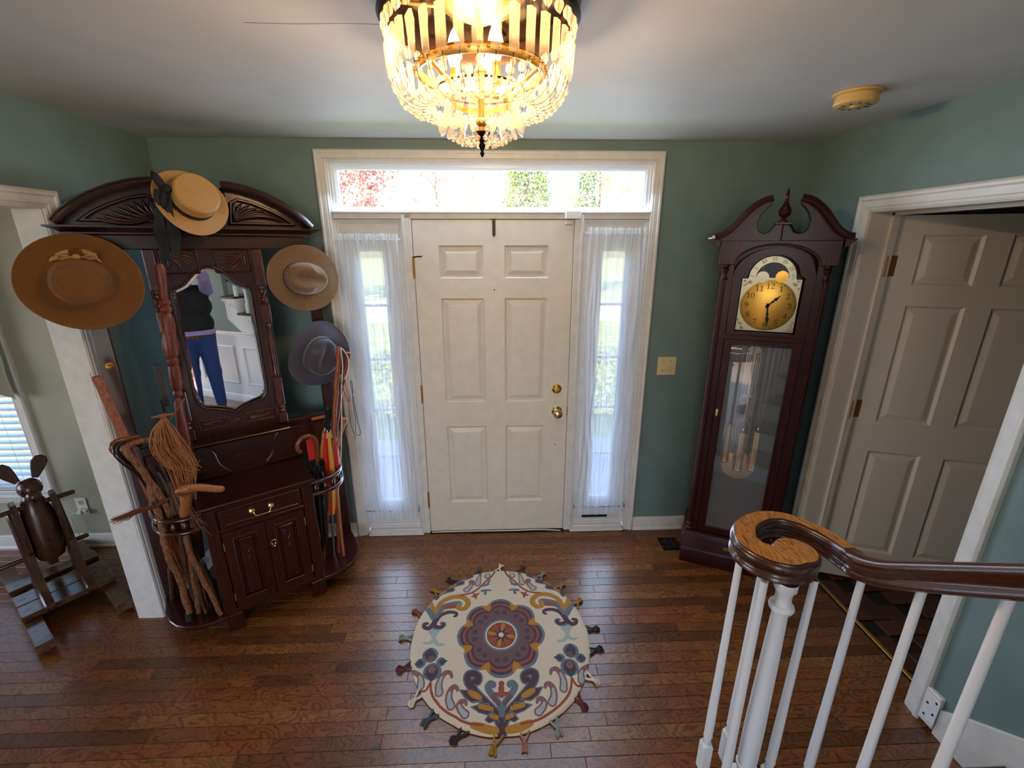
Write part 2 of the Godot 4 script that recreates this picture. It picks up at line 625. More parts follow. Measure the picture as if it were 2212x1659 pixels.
func skirting(called: String, a: Vector3, b_: Vector3, nrm: Vector3, called2 := "") -> void:
	var o := mb()
	var side := 1.0 if nrm.cross((b_ - a).normalized()).y > 0 else -1.0
	o.mould([a, b_], nrm, BASEB, false, side)
	o.mould([a, b_], nrm, SHOE, false, side)
	struct(called, o, M.trim)

func room() -> void:
	# walls with thickness
	var b := mb()
	slab(b, -1.925, -0.90, 0, CEIL, -0.15, 0)
	slab(b, 0.89, 1.90, 0, CEIL, -0.15, 0)
	slab(b, -0.90, 0.89, 2.34, CEIL, -0.15, 0)
	struct("wall_front", b, M.wall)
	b = mb()
	slab(b, -1.865, XL, 0, CEIL, -0.1, 0.685)
	slab(b, -1.865, XL, 2.055, CEIL, 0.685, 3.6)
	slab(b, -1.865, XL, 0, CEIL, 3.6, 7.0)
	struct("wall_left", b, M.wall)
	b = mb()
	slab(b, XR, 1.87, 0, CEIL, -0.1, 0.48)
	slab(b, XR, 1.87, 2.062, CEIL, 0.48, 1.285)
	slab(b, XR, 1.87, 0, 4.9, 1.285, 7.0)
	slab(b, XR, 1.87, CEIL, 4.9, -0.1, 1.285)
	struct("wall_right", b, M.wall)
	b = mb()
	slab(b, -1.9, -1.6, 0, CEIL, 6.9, 7.0)
	slab(b, 0.8, 1.9, 0, 4.9, 6.9, 7.0)
	slab(b, -1.6, 0.8, 0, 0.5, 6.9, 7.0)
	slab(b, -1.6, 0.8, 2.45, 4.9, 6.9, 7.0)
	struct("wall_back", b, M.wall)
	# ceiling, open above the stairs
	b = mb()
	slab(b, -1.93, 0.93, CEIL, CEIL + 0.2, -0.15, 7.0)
	slab(b, 0.93, 1.9, CEIL, CEIL + 0.2, -0.15, 1.95)
	struct("ceiling", b, M.ceiling)
	# the stairwell above
	b = mb()
	slab(b, 0.87, 0.93, CEIL + 0.2, 4.9, 1.9, 7.0)
	slab(b, 0.87, 1.9, CEIL + 0.2, 4.9, 1.85, 1.95)
	struct("wall_stairwell", b, M.wall)
	b = mb()
	slab(b, 0.8, 1.95, 4.9, 5.0, 1.8, 7.0)
	struct("ceiling_stairwell", b, M.ceiling)
	# floor: a bed, and oak strips laid along the front wall
	b = mb()
	slab(b, -6.0, 1.90, -0.16, -0.014, -0.2, 7.0)
	var fl := struct("floor", b, M.black_rubber)
	planks(fl)
	# skirting boards
	skirting("baseboard_front", Vector3(0.947, 0, 0), Vector3(XR, 0, 0), Vector3.BACK)
	skirting("baseboard_front", Vector3(XL, 0, 0), Vector3(-0.956, 0, 0), Vector3.BACK)
	skirting("baseboard_left", Vector3(XL, 0, 0.0), Vector3(XL, 0, 0.61), Vector3.RIGHT)
	skirting("baseboard_right", Vector3(XR, 0, 0.0), Vector3(XR, 0, 0.41), Vector3.LEFT)
	# a patched crack in the ceiling paint
	b = mb()
	b.tube(spline([Vector3(-0.62, CEIL, 1.30), Vector3(-0.5, CEIL, 1.297), Vector3(-0.36, CEIL, 1.303), Vector3(-0.25, CEIL, 1.30)], 5), 0.0006, 5)
	struct("trim_crack", b, M.brown_metal)

func planks(fl: Node3D) -> void:
	var w := 0.057
	var rest := mb()
	var count := 0
	var r := RandomNumberGenerator.new()
	r.seed = 41
	for row in 122:
		var z0 := -0.03 + row * w
		var x := -5.9 - r.randf() * 0.8
		while x < 1.88:
			var l := r.randf_range(0.38, 1.25)
			if r.randf() < 0.2: l *= 0.6
			var x1 := minf(x + l, 1.885)
			var shown := z0 < 1.62 and x1 > -3.3
			var xs := maxf(x, -5.95)
			if x1 - xs > 0.02:
				var b := rest if not (shown and count < 296) else mb()
				plank(b, xs, x1, z0, w, r.randf(), r.randi_range(0, 7), r.randf_range(-0.0004, 0.0004))
				if b != rest:
					obj("plank", b, M["oak_%d" % ([0, 0, 1, 2, 3, 4, 5, 3][r.randi_range(0, 7)])], fl)
					count += 1
			x = x1
	stuff(obj("far_planks", rest, M.oak_3, fl))

func plank(b: MB, x0: float, x1: float, z0: float, w: float, u0: float, lane: int, y: float) -> void:
	var e := 0.0011
	var t := y
	var k := y - 0.0016
	var za := z0 + 0.0006
	var zb := z0 + w - 0.0006
	var xa := x0 + 0.0004
	var xb := x1 - 0.0004
	var f := func(px: float, pz: float) -> Vector2: return Vector2(u0 + (px - x0) * 0.5, (lane + (pz - z0) / w) / 8.0)
	var i := [Vector3(xa + e, t, za + e), Vector3(xb - e, t, za + e), Vector3(xb - e, t, zb - e), Vector3(xa + e, t, zb - e)]
	var o := [Vector3(xa, k, za), Vector3(xb, k, za), Vector3(xb, k, zb), Vector3(xa, k, zb)]
	b.quad(i[3], i[2], i[1], i[0], f.call(i[3].x, i[3].z), f.call(i[2].x, i[2].z), f.call(i[1].x, i[1].z), f.call(i[0].x, i[0].z))
	for s in 4:
		var s2 := (s + 1) % 4
		b.quad(i[s], i[s2], o[s2], o[s], f.call(i[s].x, i[s].z), f.call(i[s2].x, i[s2].z), f.call(o[s2].x, o[s2].z), f.call(o[s].x, o[s].z))
		var d := Vector3(0, -0.011, 0)
		b.quad(o[s], o[s2], o[s2] + d, o[s] + d, f.call(o[s].x, o[s].z), f.call(o[s2].x, o[s2].z), f.call(o[s2].x, o[s2].z), f.call(o[s].x, o[s].z))

# ---------------------------------------------------------------- panelled doors
func panel_door(root: Node3D, w: float, h: float, t: float, xs: Array, ys: Array, m: Material) -> void:
	# leaf in the plane x 0..w, y 0..h, front face at z = 0; xs and ys bound the panels
	var f := mb()
	var cuts_x := [0.0, xs[0], xs[1], xs[2], xs[3], w]
	var cuts_y := [0.0, ys[0], ys[1], ys[2], ys[3], ys[4], ys[5], h]
	for i in 5:
		for j in 7:
			if (i == 1 or i == 3) and j % 2 == 1: continue
			f.quad(Vector3(cuts_x[i], cuts_y[j], 0), Vector3(cuts_x[i + 1], cuts_y[j], 0), Vector3(cuts_x[i + 1], cuts_y[j + 1], 0), Vector3(cuts_x[i], cuts_y[j + 1], 0))
	slab(f, 0, w, 0, h, -t, -0.014)
	for e in [[0.0, 0.004], [w - 0.004, w]]:
		slab(f, e[0], e[1], 0, h, -0.02, -0.0002)
	obj("leaf", f, m, root)
	for i in [1, 3]:
		for j in [1, 3, 5]:
			var p := mb()
			var x0: float = cuts_x[i]
			var x1: float = cuts_x[i + 1]
			var y0: float = cuts_y[j]
			var y1: float = cuts_y[j + 1]
			var rows: Array = []
			for s in [[0.0, 0.0], [0.004, -0.004], [0.011, -0.012], [0.016, -0.012], [0.042, -0.003], [0.046, -0.0025], [0.06, -0.0025]]:
				rows.append(PackedVector3Array([Vector3(x0 + s[0], y0 + s[0], s[1]), Vector3(x0 + s[0], y1 - s[0], s[1]), Vector3(x1 - s[0], y1 - s[0], s[1]), Vector3(x1 - s[0], y0 + s[0], s[1])]))
			p.grid(rows, true, 8.0)
			var q: PackedVector3Array = rows[-1]
			p.quad(q[0], q[3], q[2], q[1])
			obj("panel", p, m, root)

func hinge(root: Node3D, t: Transform3D) -> void:
	var b := mb().at(t)
	b.tube([Vector3(0, -0.052, 0), Vector3(0, 0.052, 0)], 0.0065, 10)
	for y in [-0.03, -0.01, 0.01, 0.03]:
		b.tube([Vector3(0, y - 0.001, 0), Vector3(0, y + 0.001, 0)], 0.0072, 10)
	b.ball(Vector3(0, 0.056, 0), Vector3.ONE * 0.006, 8, 5)
	b.ball(Vector3(0, -0.056, 0), Vector3.ONE * 0.006, 8, 5)
	b.box(Vector3(-0.013, 0, -0.004), Vector3(0.022, 0.10, 0.003), 0.001)
	obj("hinge", b, M.old_brass, root)

func group_struct(called: String, t := Transform3D(), label := "") -> Node3D:
	var o := Node3D.new()
	o.name = numbered(called)
	add_child(o, true)
	o.transform = t
	o.set_meta("kind", "structure")
	if label != "": o.set_meta("label", label)
	return o

func front_door() -> void:
	# casing round the whole door set
	var b := mb()
	b.mould([Vector3(0.887, 0, 0), Vector3(0.887, 2.338, 0), Vector3(-0.895, 2.338, 0), Vector3(-0.895, 0, 0)], Vector3.BACK, CASING, false, -1.0)
	struct("trim_1", b, M.trim)
	# frame: jambs, head, mullions and sills
	b = mb()
	for s in [-1.0, 1.0]:
		b.box(Vector3(s * 0.892, 1.17, -0.075), Vector3(0.006, 2.34, 0.15))
		b.box(Vector3(s * 0.488, 1.04, -0.05), Vector3(0.056, 2.08, 0.11), 0.004)
		b.box(Vector3(s * 0.504, 1.04, 0.006), Vector3(0.018, 2.07, 0.012), 0.004)
		b.box(Vector3(s * 0.692, 0.022, -0.01), Vector3(0.36, 0.044, 0.06), 0.006)
		b.box(Vector3(s * 0.692, 0.008, 0.018), Vector3(0.375, 0.016, 0.024), 0.005)
	b.box(Vector3(0, 2.066, -0.05), Vector3(1.78, 0.036, 0.11), 0.004)
	b.box(Vector3(0, 2.084, -0.01), Vector3(1.78, 0.014, 0.05), 0.004)
	b.box(Vector3(0, 2.337, -0.075), Vector3(1.79, 0.006, 0.15))
	struct("trim_2", b, M.trim)
	# transom window
	var w := group_struct("window_1", Transform3D(), "long transom window above the front door and sidelights")
	b = mb()
	b.mould([Vector3(-0.888, 2.09, -0.06), Vector3(0.888, 2.09, -0.06), Vector3(0.888, 2.334, -0.06), Vector3(-0.888, 2.334, -0.06)], Vector3.BACK, [[0, -0.03], [0, 0.035], [0.006, 0.035], [0.008, 0.02], [0.018, 0.018], [0.022, 0.008], [0.027, 0.0], [0.027, -0.03]], true, 1.0)
	obj("sash", b, M.white_gloss, w)
	b = mb()
	b.box(Vector3(0, 2.21, -0.07), Vector3(1.74, 0.22, 0.004))
	obj("pane", b, M.glass, w)
	for s in [-1.0, 1.0]: sidelight(s)
	# the door leaf
	var d := group_struct("door_1", T(Vector3(-0.457, 0.013, 0)), "cream six-panel front door with brass knob and deadbolt")
	panel_door(d, 0.914, 2.032, 0.044, [0.142, 0.397, 0.517, 0.774], [0.225, 0.781, 0.947, 1.596, 1.711, 1.895], M.door_paint)
	for y in [1.773, 1.004, 0.25]:
		hinge(d, T(Vector3(-0.004, y, 0.006)))
	b = mb()
	b.tube([Vector3(-0.004, 1.83, 0.01), Vector3(0.02, 1.834, 0.018), Vector3(0.048, 1.835, 0.022)], 0.0035, 8)
	b.tube([Vector3(0.044, 1.835, 0.0), Vector3(0.044, 1.835, 0.026)], 0.004, 8)
	obj("hinge_stop", b, M.brown_metal, d)
	b = mb().at(Transform3D(Basis(Vector3.RIGHT, PI / 2), Vector3(0.848, 0.878, 0)))
	b.lathe([[0.0, 0.0], [0.033, 0.0], [0.033, 0.004], [0.028, 0.008], [0.014, 0.012], [0.011, 0.03], [0.016, 0.036], [0.026, 0.044], [0.029, 0.056], [0.026, 0.066], [0.016, 0.072], [0.0, 0.073]], 28)
	obj("knob", b, M.bright_brass, d)
	b = mb().at(Transform3D(Basis(Vector3.RIGHT, PI / 2), Vector3(0.844, 1.028, 0)))
	b.lathe([[0.0, 0.0], [0.031, 0.0], [0.031, 0.005], [0.026, 0.011], [0.017, 0.014], [0.016, 0.02], [0.0, 0.021]], 28)
	b.box(Vector3(0, 0.026, 0), Vector3(0.007, 0.014, 0.024), 0.002)
	obj("deadbolt", b, M.brass, d)
	b = mb()
	b.box(Vector3(0.914, 0.878, -0.004), Vector3(0.004, 0.06, 0.02), 0.001)
	obj("strike_plate", b, M.old_brass, d)
	for q in [[0.846, 0.643], [0.458, 1.645]]:
		b = mb().at(Transform3D(Basis(Vector3.RIGHT, PI / 2), Vector3(q[0], q[1], 0)))
		b.lathe([[0.0, 0.0], [0.004, 0.0], [0.0045, 0.0012], [0.0, 0.0016]], 10)
		obj("screw", b, M.screw, d)
	# weather strip gap and threshold
	b = mb()
	b.box(Vector3(0, 0.005, -0.03), Vector3(0.93, 0.01, 0.09), 0.003)
	struct("trim_threshold", b, M.brown_metal)
	b = mb()
	b.box(Vector3(0, 1.03, -0.075), Vector3(0.94, 2.06, 0.02))
	struct("trim_weatherstrip", b, M.black_rubber)
	# loose strip of weather seal under the door
	b = mb()
	b.tube(spline([Vector3(-0.45, 0.012, 0.012), Vector3(-0.2, 0.014, 0.012), Vector3(0.1, 0.013, 0.014), Vector3(0.3, 0.017, 0.016), Vector3(0.44, 0.008, 0.02)], 6), 0.004, 6)
	struct("trim_seal", b, M.white_plastic)
	# hook over the top of the door
	b = mb()
	b.box(Vector3(0.002, 2.008, 0.003), Vector3(0.018, 0.085, 0.0025), 0.001)
	b.box(Vector3(0.002, 2.049, -0.01), Vector3(0.018, 0.003, 0.028), 0.001)
	b.tube([Vector3(0.002, 1.966, 0.003), Vector3(0.002, 1.962, 0.006), Vector3(0.002, 1.964, 0.009)], 0.008, 8)
	tag(obj("door_hook", b, M.brown_metal), "flat dark metal hanger hooked over the top of the front door", "hook")
	# contact sensor
	var s := thing("door_sensor", "small white contact sensor box above the front door's top corner", "sensor", T(Vector3(0.447, 2.068, 0.005)))
	b = mb(); b.box(Vector3(0, 0.002, 0.012), Vector3(0.088, 0.044, 0.024), 0.004)
	obj("sensor_body", b, M.white_plastic, s)
	b = mb(); b.box(Vector3(-0.022, -0.042, 0.004), Vector3(0.042, 0.014, 0.010), 0.003)
	obj("magnet", b, M.white_plastic, s)

func sidelight(s: float) -> void:
	var w := group_struct("window_2" if s < 0 else "window_3", Transform3D(), "narrow sidelight window beside the front door hinges" if s < 0 else "narrow sidelight window beside the front door knob")
	var cx := s * 0.705
	var x0 := cx - 0.078
	var x1 := cx + 0.078
	var lo := minf(s * 0.518, s * 0.889)
	var hi := maxf(s * 0.518, s * 0.889)
	var b := mb()
	slab(b, lo, x0, 0.04, 2.05, -0.06, -0.03)
	slab(b, x1, hi, 0.04, 2.05, -0.06, -0.03)
	slab(b, x0, x1, 0.04, 0.235, -0.06, -0.03)
	slab(b, x0, x1, 1.886, 2.05, -0.06, -0.03)
	obj("surround", b, M.trim, w)
	b = mb()
	b.mould([Vector3(lo, 0.045, -0.03), Vector3(hi, 0.045, -0.03), Vector3(hi, 2.046, -0.03), Vector3(lo, 2.046, -0.03)], Vector3.BACK, [[0, 0], [0, 0.022], [0.008, 0.02], [0.012, 0.01], [0.02, 0.006], [0.022, 0]], true, 1.0)
	obj("border", b, M.trim, w)
	b = mb()
	b.mould([Vector3(x0, 0.235, -0.03), Vector3(x1, 0.235, -0.03), Vector3(x1, 1.886, -0.03), Vector3(x0, 1.886, -0.03)], Vector3.BACK, [[0.012, -0.02], [0.012, 0.004], [0.004, 0.010], [-0.006, 0.010], [-0.010, 0.0]], true, 1.0)
	obj("glazing_bead", b, M.white_gloss, w)
	for y in [1.566, 1.236, 0.902, 0.57]:
		b = mb()
		b.box(Vector3(cx, y, -0.038), Vector3(0.156, 0.016, 0.016), 0.004)
		obj("muntin", b, M.white_gloss, w)
	b = mb()
	b.box(Vector3(cx, 1.06, -0.046), Vector3(0.156, 1.652, 0.004))
	obj("pane", b, M.glass, w)
	if s > 0:
		b = mb()
		b.box(Vector3(0.684, 0.087, -0.029), Vector3(0.18, 0.02, 0.003), 0.001)
		obj("draught_slot", b, M.black_rubber, w)
	# gathered sheer curtain on two rods
	var c := thing("sheer_curtain", "gathered white sheer curtain on the sidelight by the door hinges" if s < 0 else "gathered white sheer curtain on the sidelight by the door knob", "curtain", T(Vector3(s * 0.70, 0.2, 0.035)))
	var top := 1.737 if s < 0 else 1.77
	var rr := RandomNumberGenerator.new()
	rr.seed = 5 if s < 0 else 6
	var fold := FastNoiseLite.new()
	fold.seed = rr.seed
	fold.frequency = 1.0
	fold.fractal_octaves = 2
	var rows: Array = []
	var nx := 110
	for i in 46:
		var y: float
		if i < 6: y = -0.055 + 0.045 * i / 5.0
		elif i > 39: y = top - 0.012 + 0.045 * (i - 40) / 5.0
		else: y = -0.005 + (top - 0.012) * (i - 6) / 34.0
		var row := PackedVector3Array()
		var v := clampf(y / top, 0.0, 1.0)
		var gather := maxf(smoothstep(0.16, 0.0, v), smoothstep(0.9, 1.0, v))
		for j in nx:
			var u := float(j) / (nx - 1) * 2 - 1
			var half := 0.167 - 0.012 * sin(v * PI)
			var ph := u * 9.0 + fold.get_noise_2d(u * 2.0, v * 1.2) * 3.5
			var z := sin(ph * 2.0) * (0.006 + 0.009 * sin(v * PI)) + fold.get_noise_2d(u * 6.0, v * 2.0) * 0.016 * (1.0 - gather)
			z += gather * sin(u * 62.0 + fold.get_noise_2d(u * 10.0, 3.0) * 3.0) * 0.006
			var yy := y
			if i < 5 or i > 40: yy += fold.get_noise_2d(u * 22.0, float(i)) * 0.012 * (1.0 if i < 5 else -1.0)
			row.append(Vector3(u * half + fold.get_noise_2d(v * 3.0, u * 2.0 + 9.0) * 0.008, yy, z))
		rows.append(row)
	b = mb()
	b.grid(rows, false, 80.0)
	obj("sheer_cloth", b, M.sheer, c)
	for y in [0.0, top]:
		b = mb()
		b.tube([Vector3(-0.172, y, -0.006), Vector3(0.172, y, -0.006)], 0.004, 8)
		for e in [-0.174, 0.174]:
			b.box(Vector3(e, y, -0.022), Vector3(0.006, 0.018, 0.04), 0.002)
		obj("curtain_rod", b, M.steel if y == 0.0 else M.white_plastic, c)

func doorway() -> void:
	# cased opening in the right wall, its door swung into the next room
	var b := mb()
	b.mould([Vector3(XR, 0, 0.485), Vector3(XR, 2.058, 0.485), Vector3(XR, 2.058, 1.287), Vector3(XR, 0.0, 1.287)], Vector3.LEFT, CASING_WIDE, false, 1.0)
	struct("trim_3", b, M.trim)
	b = mb()
	slab(b, XR - 0.002, 1.962, 0, 2.062, 0.472, 0.490)
	slab(b, XR - 0.002, 1.962, 0, 2.062, 1.282, 1.300)
	slab(b, XR - 0.002, 1.962, 2.054, 2.072, 0.472, 1.300)
	slab(b, 1.885, 1.92, 0, 2.054, 0.490, 0.502)
	slab(b, 1.885, 1.92, 0, 2.054, 1.270, 1.282)
	slab(b, 1.885, 1.92, 2.042, 2.054, 0.490, 1.282)
	struct("trim_4", b, M.inner_door)
	b = mb()
	b.box(Vector3(1.904, 0.002, 0.886), Vector3(0.022, 0.008, 0.77), 0.003)
	struct("trim_5", b, M.old_brass)
	var d := group_struct("door_2", T(Vector3(1.968, 0.01, 0.495) + Vector3(0.945, 0, 0.327) * -0.035, -19.09), "white six-panel door standing open in the right doorway")
	panel_door(d, 0.745, 2.032, 0.036, [0.108, 0.347, 0.447, 0.686], [0.193, 0.822, 0.995, 1.611, 1.71, 1.945], M.inner_door)
	for y in [1.80, 1.06, 0.24]:
		b = mb()
		b.box(Vector3(-0.004, y, -0.016), Vector3(0.004, 0.098, 0.03), 0.001)
		b.tube([Vector3(-0.010, y - 0.05, 0.003), Vector3(-0.010, y + 0.05, 0.003)], 0.006, 10)
		b.at(T(Vector3(-0.012, y, 0.006), 58.0))
		b.box(Vector3(-0.02, 0, 0), Vector3(0.036, 0.098, 0.004), 0.001)
		for q in [[-0.012, 0.03], [-0.026, 0.0], [-0.012, -0.03]]:
			b.box(Vector3(q[0], q[1], 0.0026), Vector3(0.006, 0.006, 0.002))
		b.at(d.transform.affine_inverse())
		b.box(Vector3(1.942, y + 0.01, 0.4915), Vector3(0.036, 0.098, 0.003), 0.001)
		for q in [[-0.008, 0.03], [0.006, 0.0], [-0.008, -0.03]]:
			b.box(Vector3(1.942 + q[0], y + 0.01 + q[1], 0.4935), Vector3(0.007, 0.007, 0.002))
		obj("hinge", b, M.old_brass, d)
	# stop screwed to the foot of the near casing, and the skirting after it
	b = mb()
	b.box(Vector3(XR - 0.010, 0.10, 1.385), Vector3(0.02, 0.16, 0.062), 0.003)
	struct("trim_6", b, M.trim)
	var pl := thing("mending_plate", "white metal mending plate with dark screws at the foot of the doorway casing", "plate", T(Vector3(XR - 0.022, 0.105, 1.392)))
	b = mb()
	b.box(Vector3(-0.0015, 0, 0), Vector3(0.003, 0.12, 0.058), 0.001)
	obj("plate", b, M.white_gloss, pl)
	for q in [[0.045, 0.016], [0.015, -0.014], [-0.015, 0.016], [-0.045, -0.014]]:
		b = mb().at(Transform3D(Basis(Vector3.BACK, PI / 2), Vector3(-0.003, q[0], q[1])))
		b.lathe([[0.0, 0.0], [0.005, 0.0], [0.0045, 0.0015], [0.0, 0.002]], 10)
		obj("screw", b, M.screw, pl)
	# skirting board that climbs with the stairs
	b = mb()
	var px := XR - 0.008
	b.at(Transform3D(Basis(Vector3(0, 0, 1), Vector3(0, 1, 0), Vector3(-1, 0, 0)), Vector3(XR, 0, 0)))
	b.prism([Vector2(1.416, 0.0), Vector2(1.416, 0.128), Vector2(1.43, 0.138), Vector2(1.50, 0.198), Vector2(6.3, 0.198 + 4.8 * 0.752), Vector2(6.3, 3.3), Vector2(1.62, 0.0)], 0.0, 0.014, 0.003)
	struct("trim_7", b, M.trim)
	# the room beyond
	b = mb()
	slab(b, 1.87, 4.3, 0, CEIL, -0.25, -0.15)
	slab(b, 4.2, 4.3, 0, CEIL, -0.2, 3.2)
	slab(b, 1.87, 4.3, 0, CEIL, 3.1, 3.2)
	slab(b, 1.87, 1.95, 0, CEIL, -0.15, 0.476)
	slab(b, 1.87, 1.95, 0, CEIL, 1.296, 3.2)
	slab(b, 1.87, 1.95, 2.068, CEIL, 0.476, 1.296)
	struct("wall_side_room", b, M.room_wall)
	b = mb()
	slab(b, 1.87, 4.3, CEIL, CEIL + 0.1, -0.25, 3.2)
	struct("ceiling_side_room", b, M.ceiling)
	b = mb()
	slab(b, 1.902, 4.3, -0.1, -0.008, -0.2, 3.2)
	var f := struct("floor_side_room", b, M.grout)
	var r := RandomNumberGenerator.new()
	r.seed = 3
	var meshes: Array = []
	for k in 2:
		var t := mb()
		t.box(Vector3.ZERO, Vector3(0.196, 0.012, 0.096) if k == 0 else Vector3(0.096, 0.012, 0.196), 0.002)
		meshes.append(t.mesh())
	for gi in range(-4, 24):
		for gj in range(-16, 24):
			for k in 2:
				var i := gi * 2 + gj
				var x := 2.0 + (gi * 0.2 - gj * 0.1 + (0.0 if k == 0 else 0.15)) 
				var z := 0.1 + gj * 0.1 + (0.0 if k == 0 else 0.05)
				# herringbone: each step of gj shifts one tile width both ways
				x = 2.0 + gi * 0.4 + gj * 0.1 + (0.0 if k == 0 else 0.15)
				z = gj * 0.1 + (0.0 if k == 0 else 0.05)
				for lane in 2:
					var xx := x + lane * 0.2
					var zz := z - lane * 0.2
					if xx < 1.915 or xx > 3.3 or zz < 0.1 or zz > 1.9: continue
					var o := put("tile", meshes[k], M["tile_%d" % r.randi_range(0, 2)], f)
					o.position = Vector3(xx, -0.005 + r.randf_range(-0.0006, 0.0006), zz)
	# light switch glimpsed behind the hinges
	b = mb()
	b.box(Vector3(2.3, 1.62, -0.146), Vector3(0.09, 0.30, 0.008), 0.002)
	tag(obj("wall_plate", b, M.ivory), "pale wall plate glimpsed through the hinge gap of the open door", "plate")

func left_room() -> void:
	# cased opening in the left wall
	var b := mb()
	b.mould([Vector3(XL, 0, 3.595), Vector3(XL, 2.05, 3.595), Vector3(XL, 2.05, 0.690), Vector3(XL, 0, 0.690)], Vector3.RIGHT, CASING_WIDE, false, 1.0)
	struct("trim_8", b, M.trim)
	b = mb()
	slab(b, -1.925, XL + 0.002, 0, 2.06, 0.678, 0.690)
	slab(b, -1.925, XL + 0.002, 0, 2.06, 3.595, 3.61)
	slab(b, -1.925, XL + 0.002, 2.05, 2.062, 0.678, 3.61)
	struct("trim_9", b, M.trim)
	b = mb()
	var x0 := -3.93
	var x1 := -2.875
	slab(b, -6.0, x0, 0, CEIL, -0.15, 0.05)
	slab(b, x1, -1.865, 0, CEIL, -0.15, 0.05)
	slab(b, x0, x1, 0, 0.42, -0.15, 0.05)
	slab(b, x0, x1, 2.1, CEIL, -0.15, 0.05)
	slab(b, -1.925, -1.865, 0, CEIL, 0.05, 0.678)
	slab(b, -1.925, -1.865, 2.062, CEIL, 0.678, 3.61)
	slab(b, -1.925, -1.865, 0, CEIL, 3.61, 4.7)
	slab(b, -6.0, -5.8, 0, CEIL, -0.15, 0.9)
	slab(b, -6.0, -5.8, 0, CEIL, 3.5, 4.7)
	slab(b, -6.0, -5.8, 0, 0.7, 0.9, 3.5)
	slab(b, -6.0, -5.8, 2.2, CEIL, 0.9, 3.5)
	slab(b, -6.0, -1.865, 0, CEIL, 4.6, 4.7)
	struct("wall_left_room", b, M.room_wall)
	b = mb()
	slab(b, -6.0, -1.86, CEIL, CEIL + 0.2, -0.15, 4.7)
	struct("ceiling_left_room", b, M.ceiling)
	skirting("baseboard_left_room", Vector3(-6.0, 0, 0.05), Vector3(-1.925, 0, 0.05), Vector3.BACK)
	# window with blinds
	var w := group_struct("window_4", Transform3D(), "window with white blinds in the room on the left")
	b = mb()
	b.mould([Vector3(x1, 0.42, 0.05), Vector3(x1, 2.1, 0.05), Vector3(x0, 2.1, 0.05), Vector3(x0, 0.42, 0.05)], Vector3.BACK, CASING_WIDE, true, -1.0)
	obj("window_casing", b, M.trim, w)
	b = mb()
	b.mould([Vector3(x0, 0.42, -0.05), Vector3(x1, 0.42, -0.05), Vector3(x1, 2.1, -0.05), Vector3(x0, 2.1, -0.05)], Vector3.BACK, [[0.0, -0.03], [0.0, 0.09], [0.006, 0.09], [0.006, 0.0], [0.045, 0.0], [0.05, -0.006], [0.05, -0.03]], true, 1.0)
	b.box(Vector3((x0 + x1) / 2, 1.26, -0.055), Vector3(x1 - x0 - 0.08, 0.04, 0.03), 0.003)
	obj("sash", b, M.white_gloss, w)
	b = mb()
	b.box(Vector3((x0 + x1) / 2, 1.26, -0.075), Vector3(x1 - x0, 1.68, 0.004))
	obj("pane", b, M.glass, w)
	b = mb()
	b.box(Vector3((x0 + x1) / 2, 0.405, 0.075), Vector3(x1 - x0 + 0.16, 0.022, 0.07), 0.006)
	b.box(Vector3((x0 + x1) / 2, 0.365, 0.058), Vector3(x1 - x0 + 0.10, 0.055, 0.016), 0.004)
	obj("sill", b, M.trim, w)
	var bl := thing("window_blind", "white slatted window blind with its slats tilted open", "blind", T(Vector3((x0 + x1) / 2, 0.45, 0.008)))
	var sl := mb()
	var rows: Array = []
	for i in 5:
		var a := (i - 2) / 2.0
		rows.append(PackedVector3Array([Vector3(-0.5, 0.003 * (1 - a * a), a * 0.024), Vector3(0.5, 0.003 * (1 - a * a), a * 0.024)]))
	sl.grid(rows, false, 80)
	rows.reverse()
	for i in 5:
		var rr: PackedVector3Array = rows[i]
		for j in 2: rr[j] -= Vector3(0, 0.0016, 0)
		rows[i] = rr
	sl.grid(rows, false, 80)
	var sm := sl.mesh()
	for i in 36:
		var o := put("slat", sm, M.blind, bl)
		o.transform = T(Vector3(0, 0.03 + i * 0.0435, 0), 0, 14)
	b = mb(); b.box(Vector3(0, 0.004, 0), Vector3(1.0, 0.016, 0.05), 0.003)
	obj("bottom_rail", b, M.blind, bl)
	b = mb(); b.box(Vector3(0, 1.615, 0), Vector3(1.02, 0.05, 0.055), 0.003)
	obj("head_rail", b, M.blind, bl)
	for x in [-0.4, 0.0, 0.4]:
		b = mb()
		for z in [-0.025, 0.025]: b.tube([Vector3(x, 0.0, z), Vector3(x, 1.6, z)], 0.0012, 4)
		obj("ladder_cord", b, M.blind, bl)
	b = mb(); b.tube([Vector3(0.42, 0.66, 0.04), Vector3(0.42, 1.6, 0.035)], 0.0012, 4)
	obj("pull_cord", b, M.blind, bl)
	b = mb().at(T(Vector3(0.42, 0.62, 0.04)))
	b.lathe([[0.0, 0.0], [0.010, 0.004], [0.012, 0.02], [0.005, 0.034], [0.004, 0.044], [0.0, 0.045]], 10)
	obj("cord_tassel", b, M.brown_metal, bl)
	# soft valance over the upper part
	var v := thing("valance", "soft grey-beige valance hung over the upper blind", "valance", T(Vector3(-3.42, 1.05, 0.10)))
	var vr: Array = []
	var fn := FastNoiseLite.new()
	fn.seed = 9
	fn.frequency = 1.0
	for i in 16:
		var t := i / 15.0
		var row := PackedVector3Array()
		for j in 50:
			var u := j / 49.0
			var low := 0.12 * sin(u * PI) if u < 0.8 else 0.12 * sin(u * PI)
			low = low * (1.0 - t)
			row.append(Vector3(-0.66 + 1.29 * u, low + 1.16 * t, 0.02 * sin(t * PI) + fn.get_noise_2d(u * 9.0, t * 1.5) * 0.03))
		vr.append(row)
	b = mb(); b.grid(vr, false, 80)
	obj("valance_cloth", b, M.valance, v)
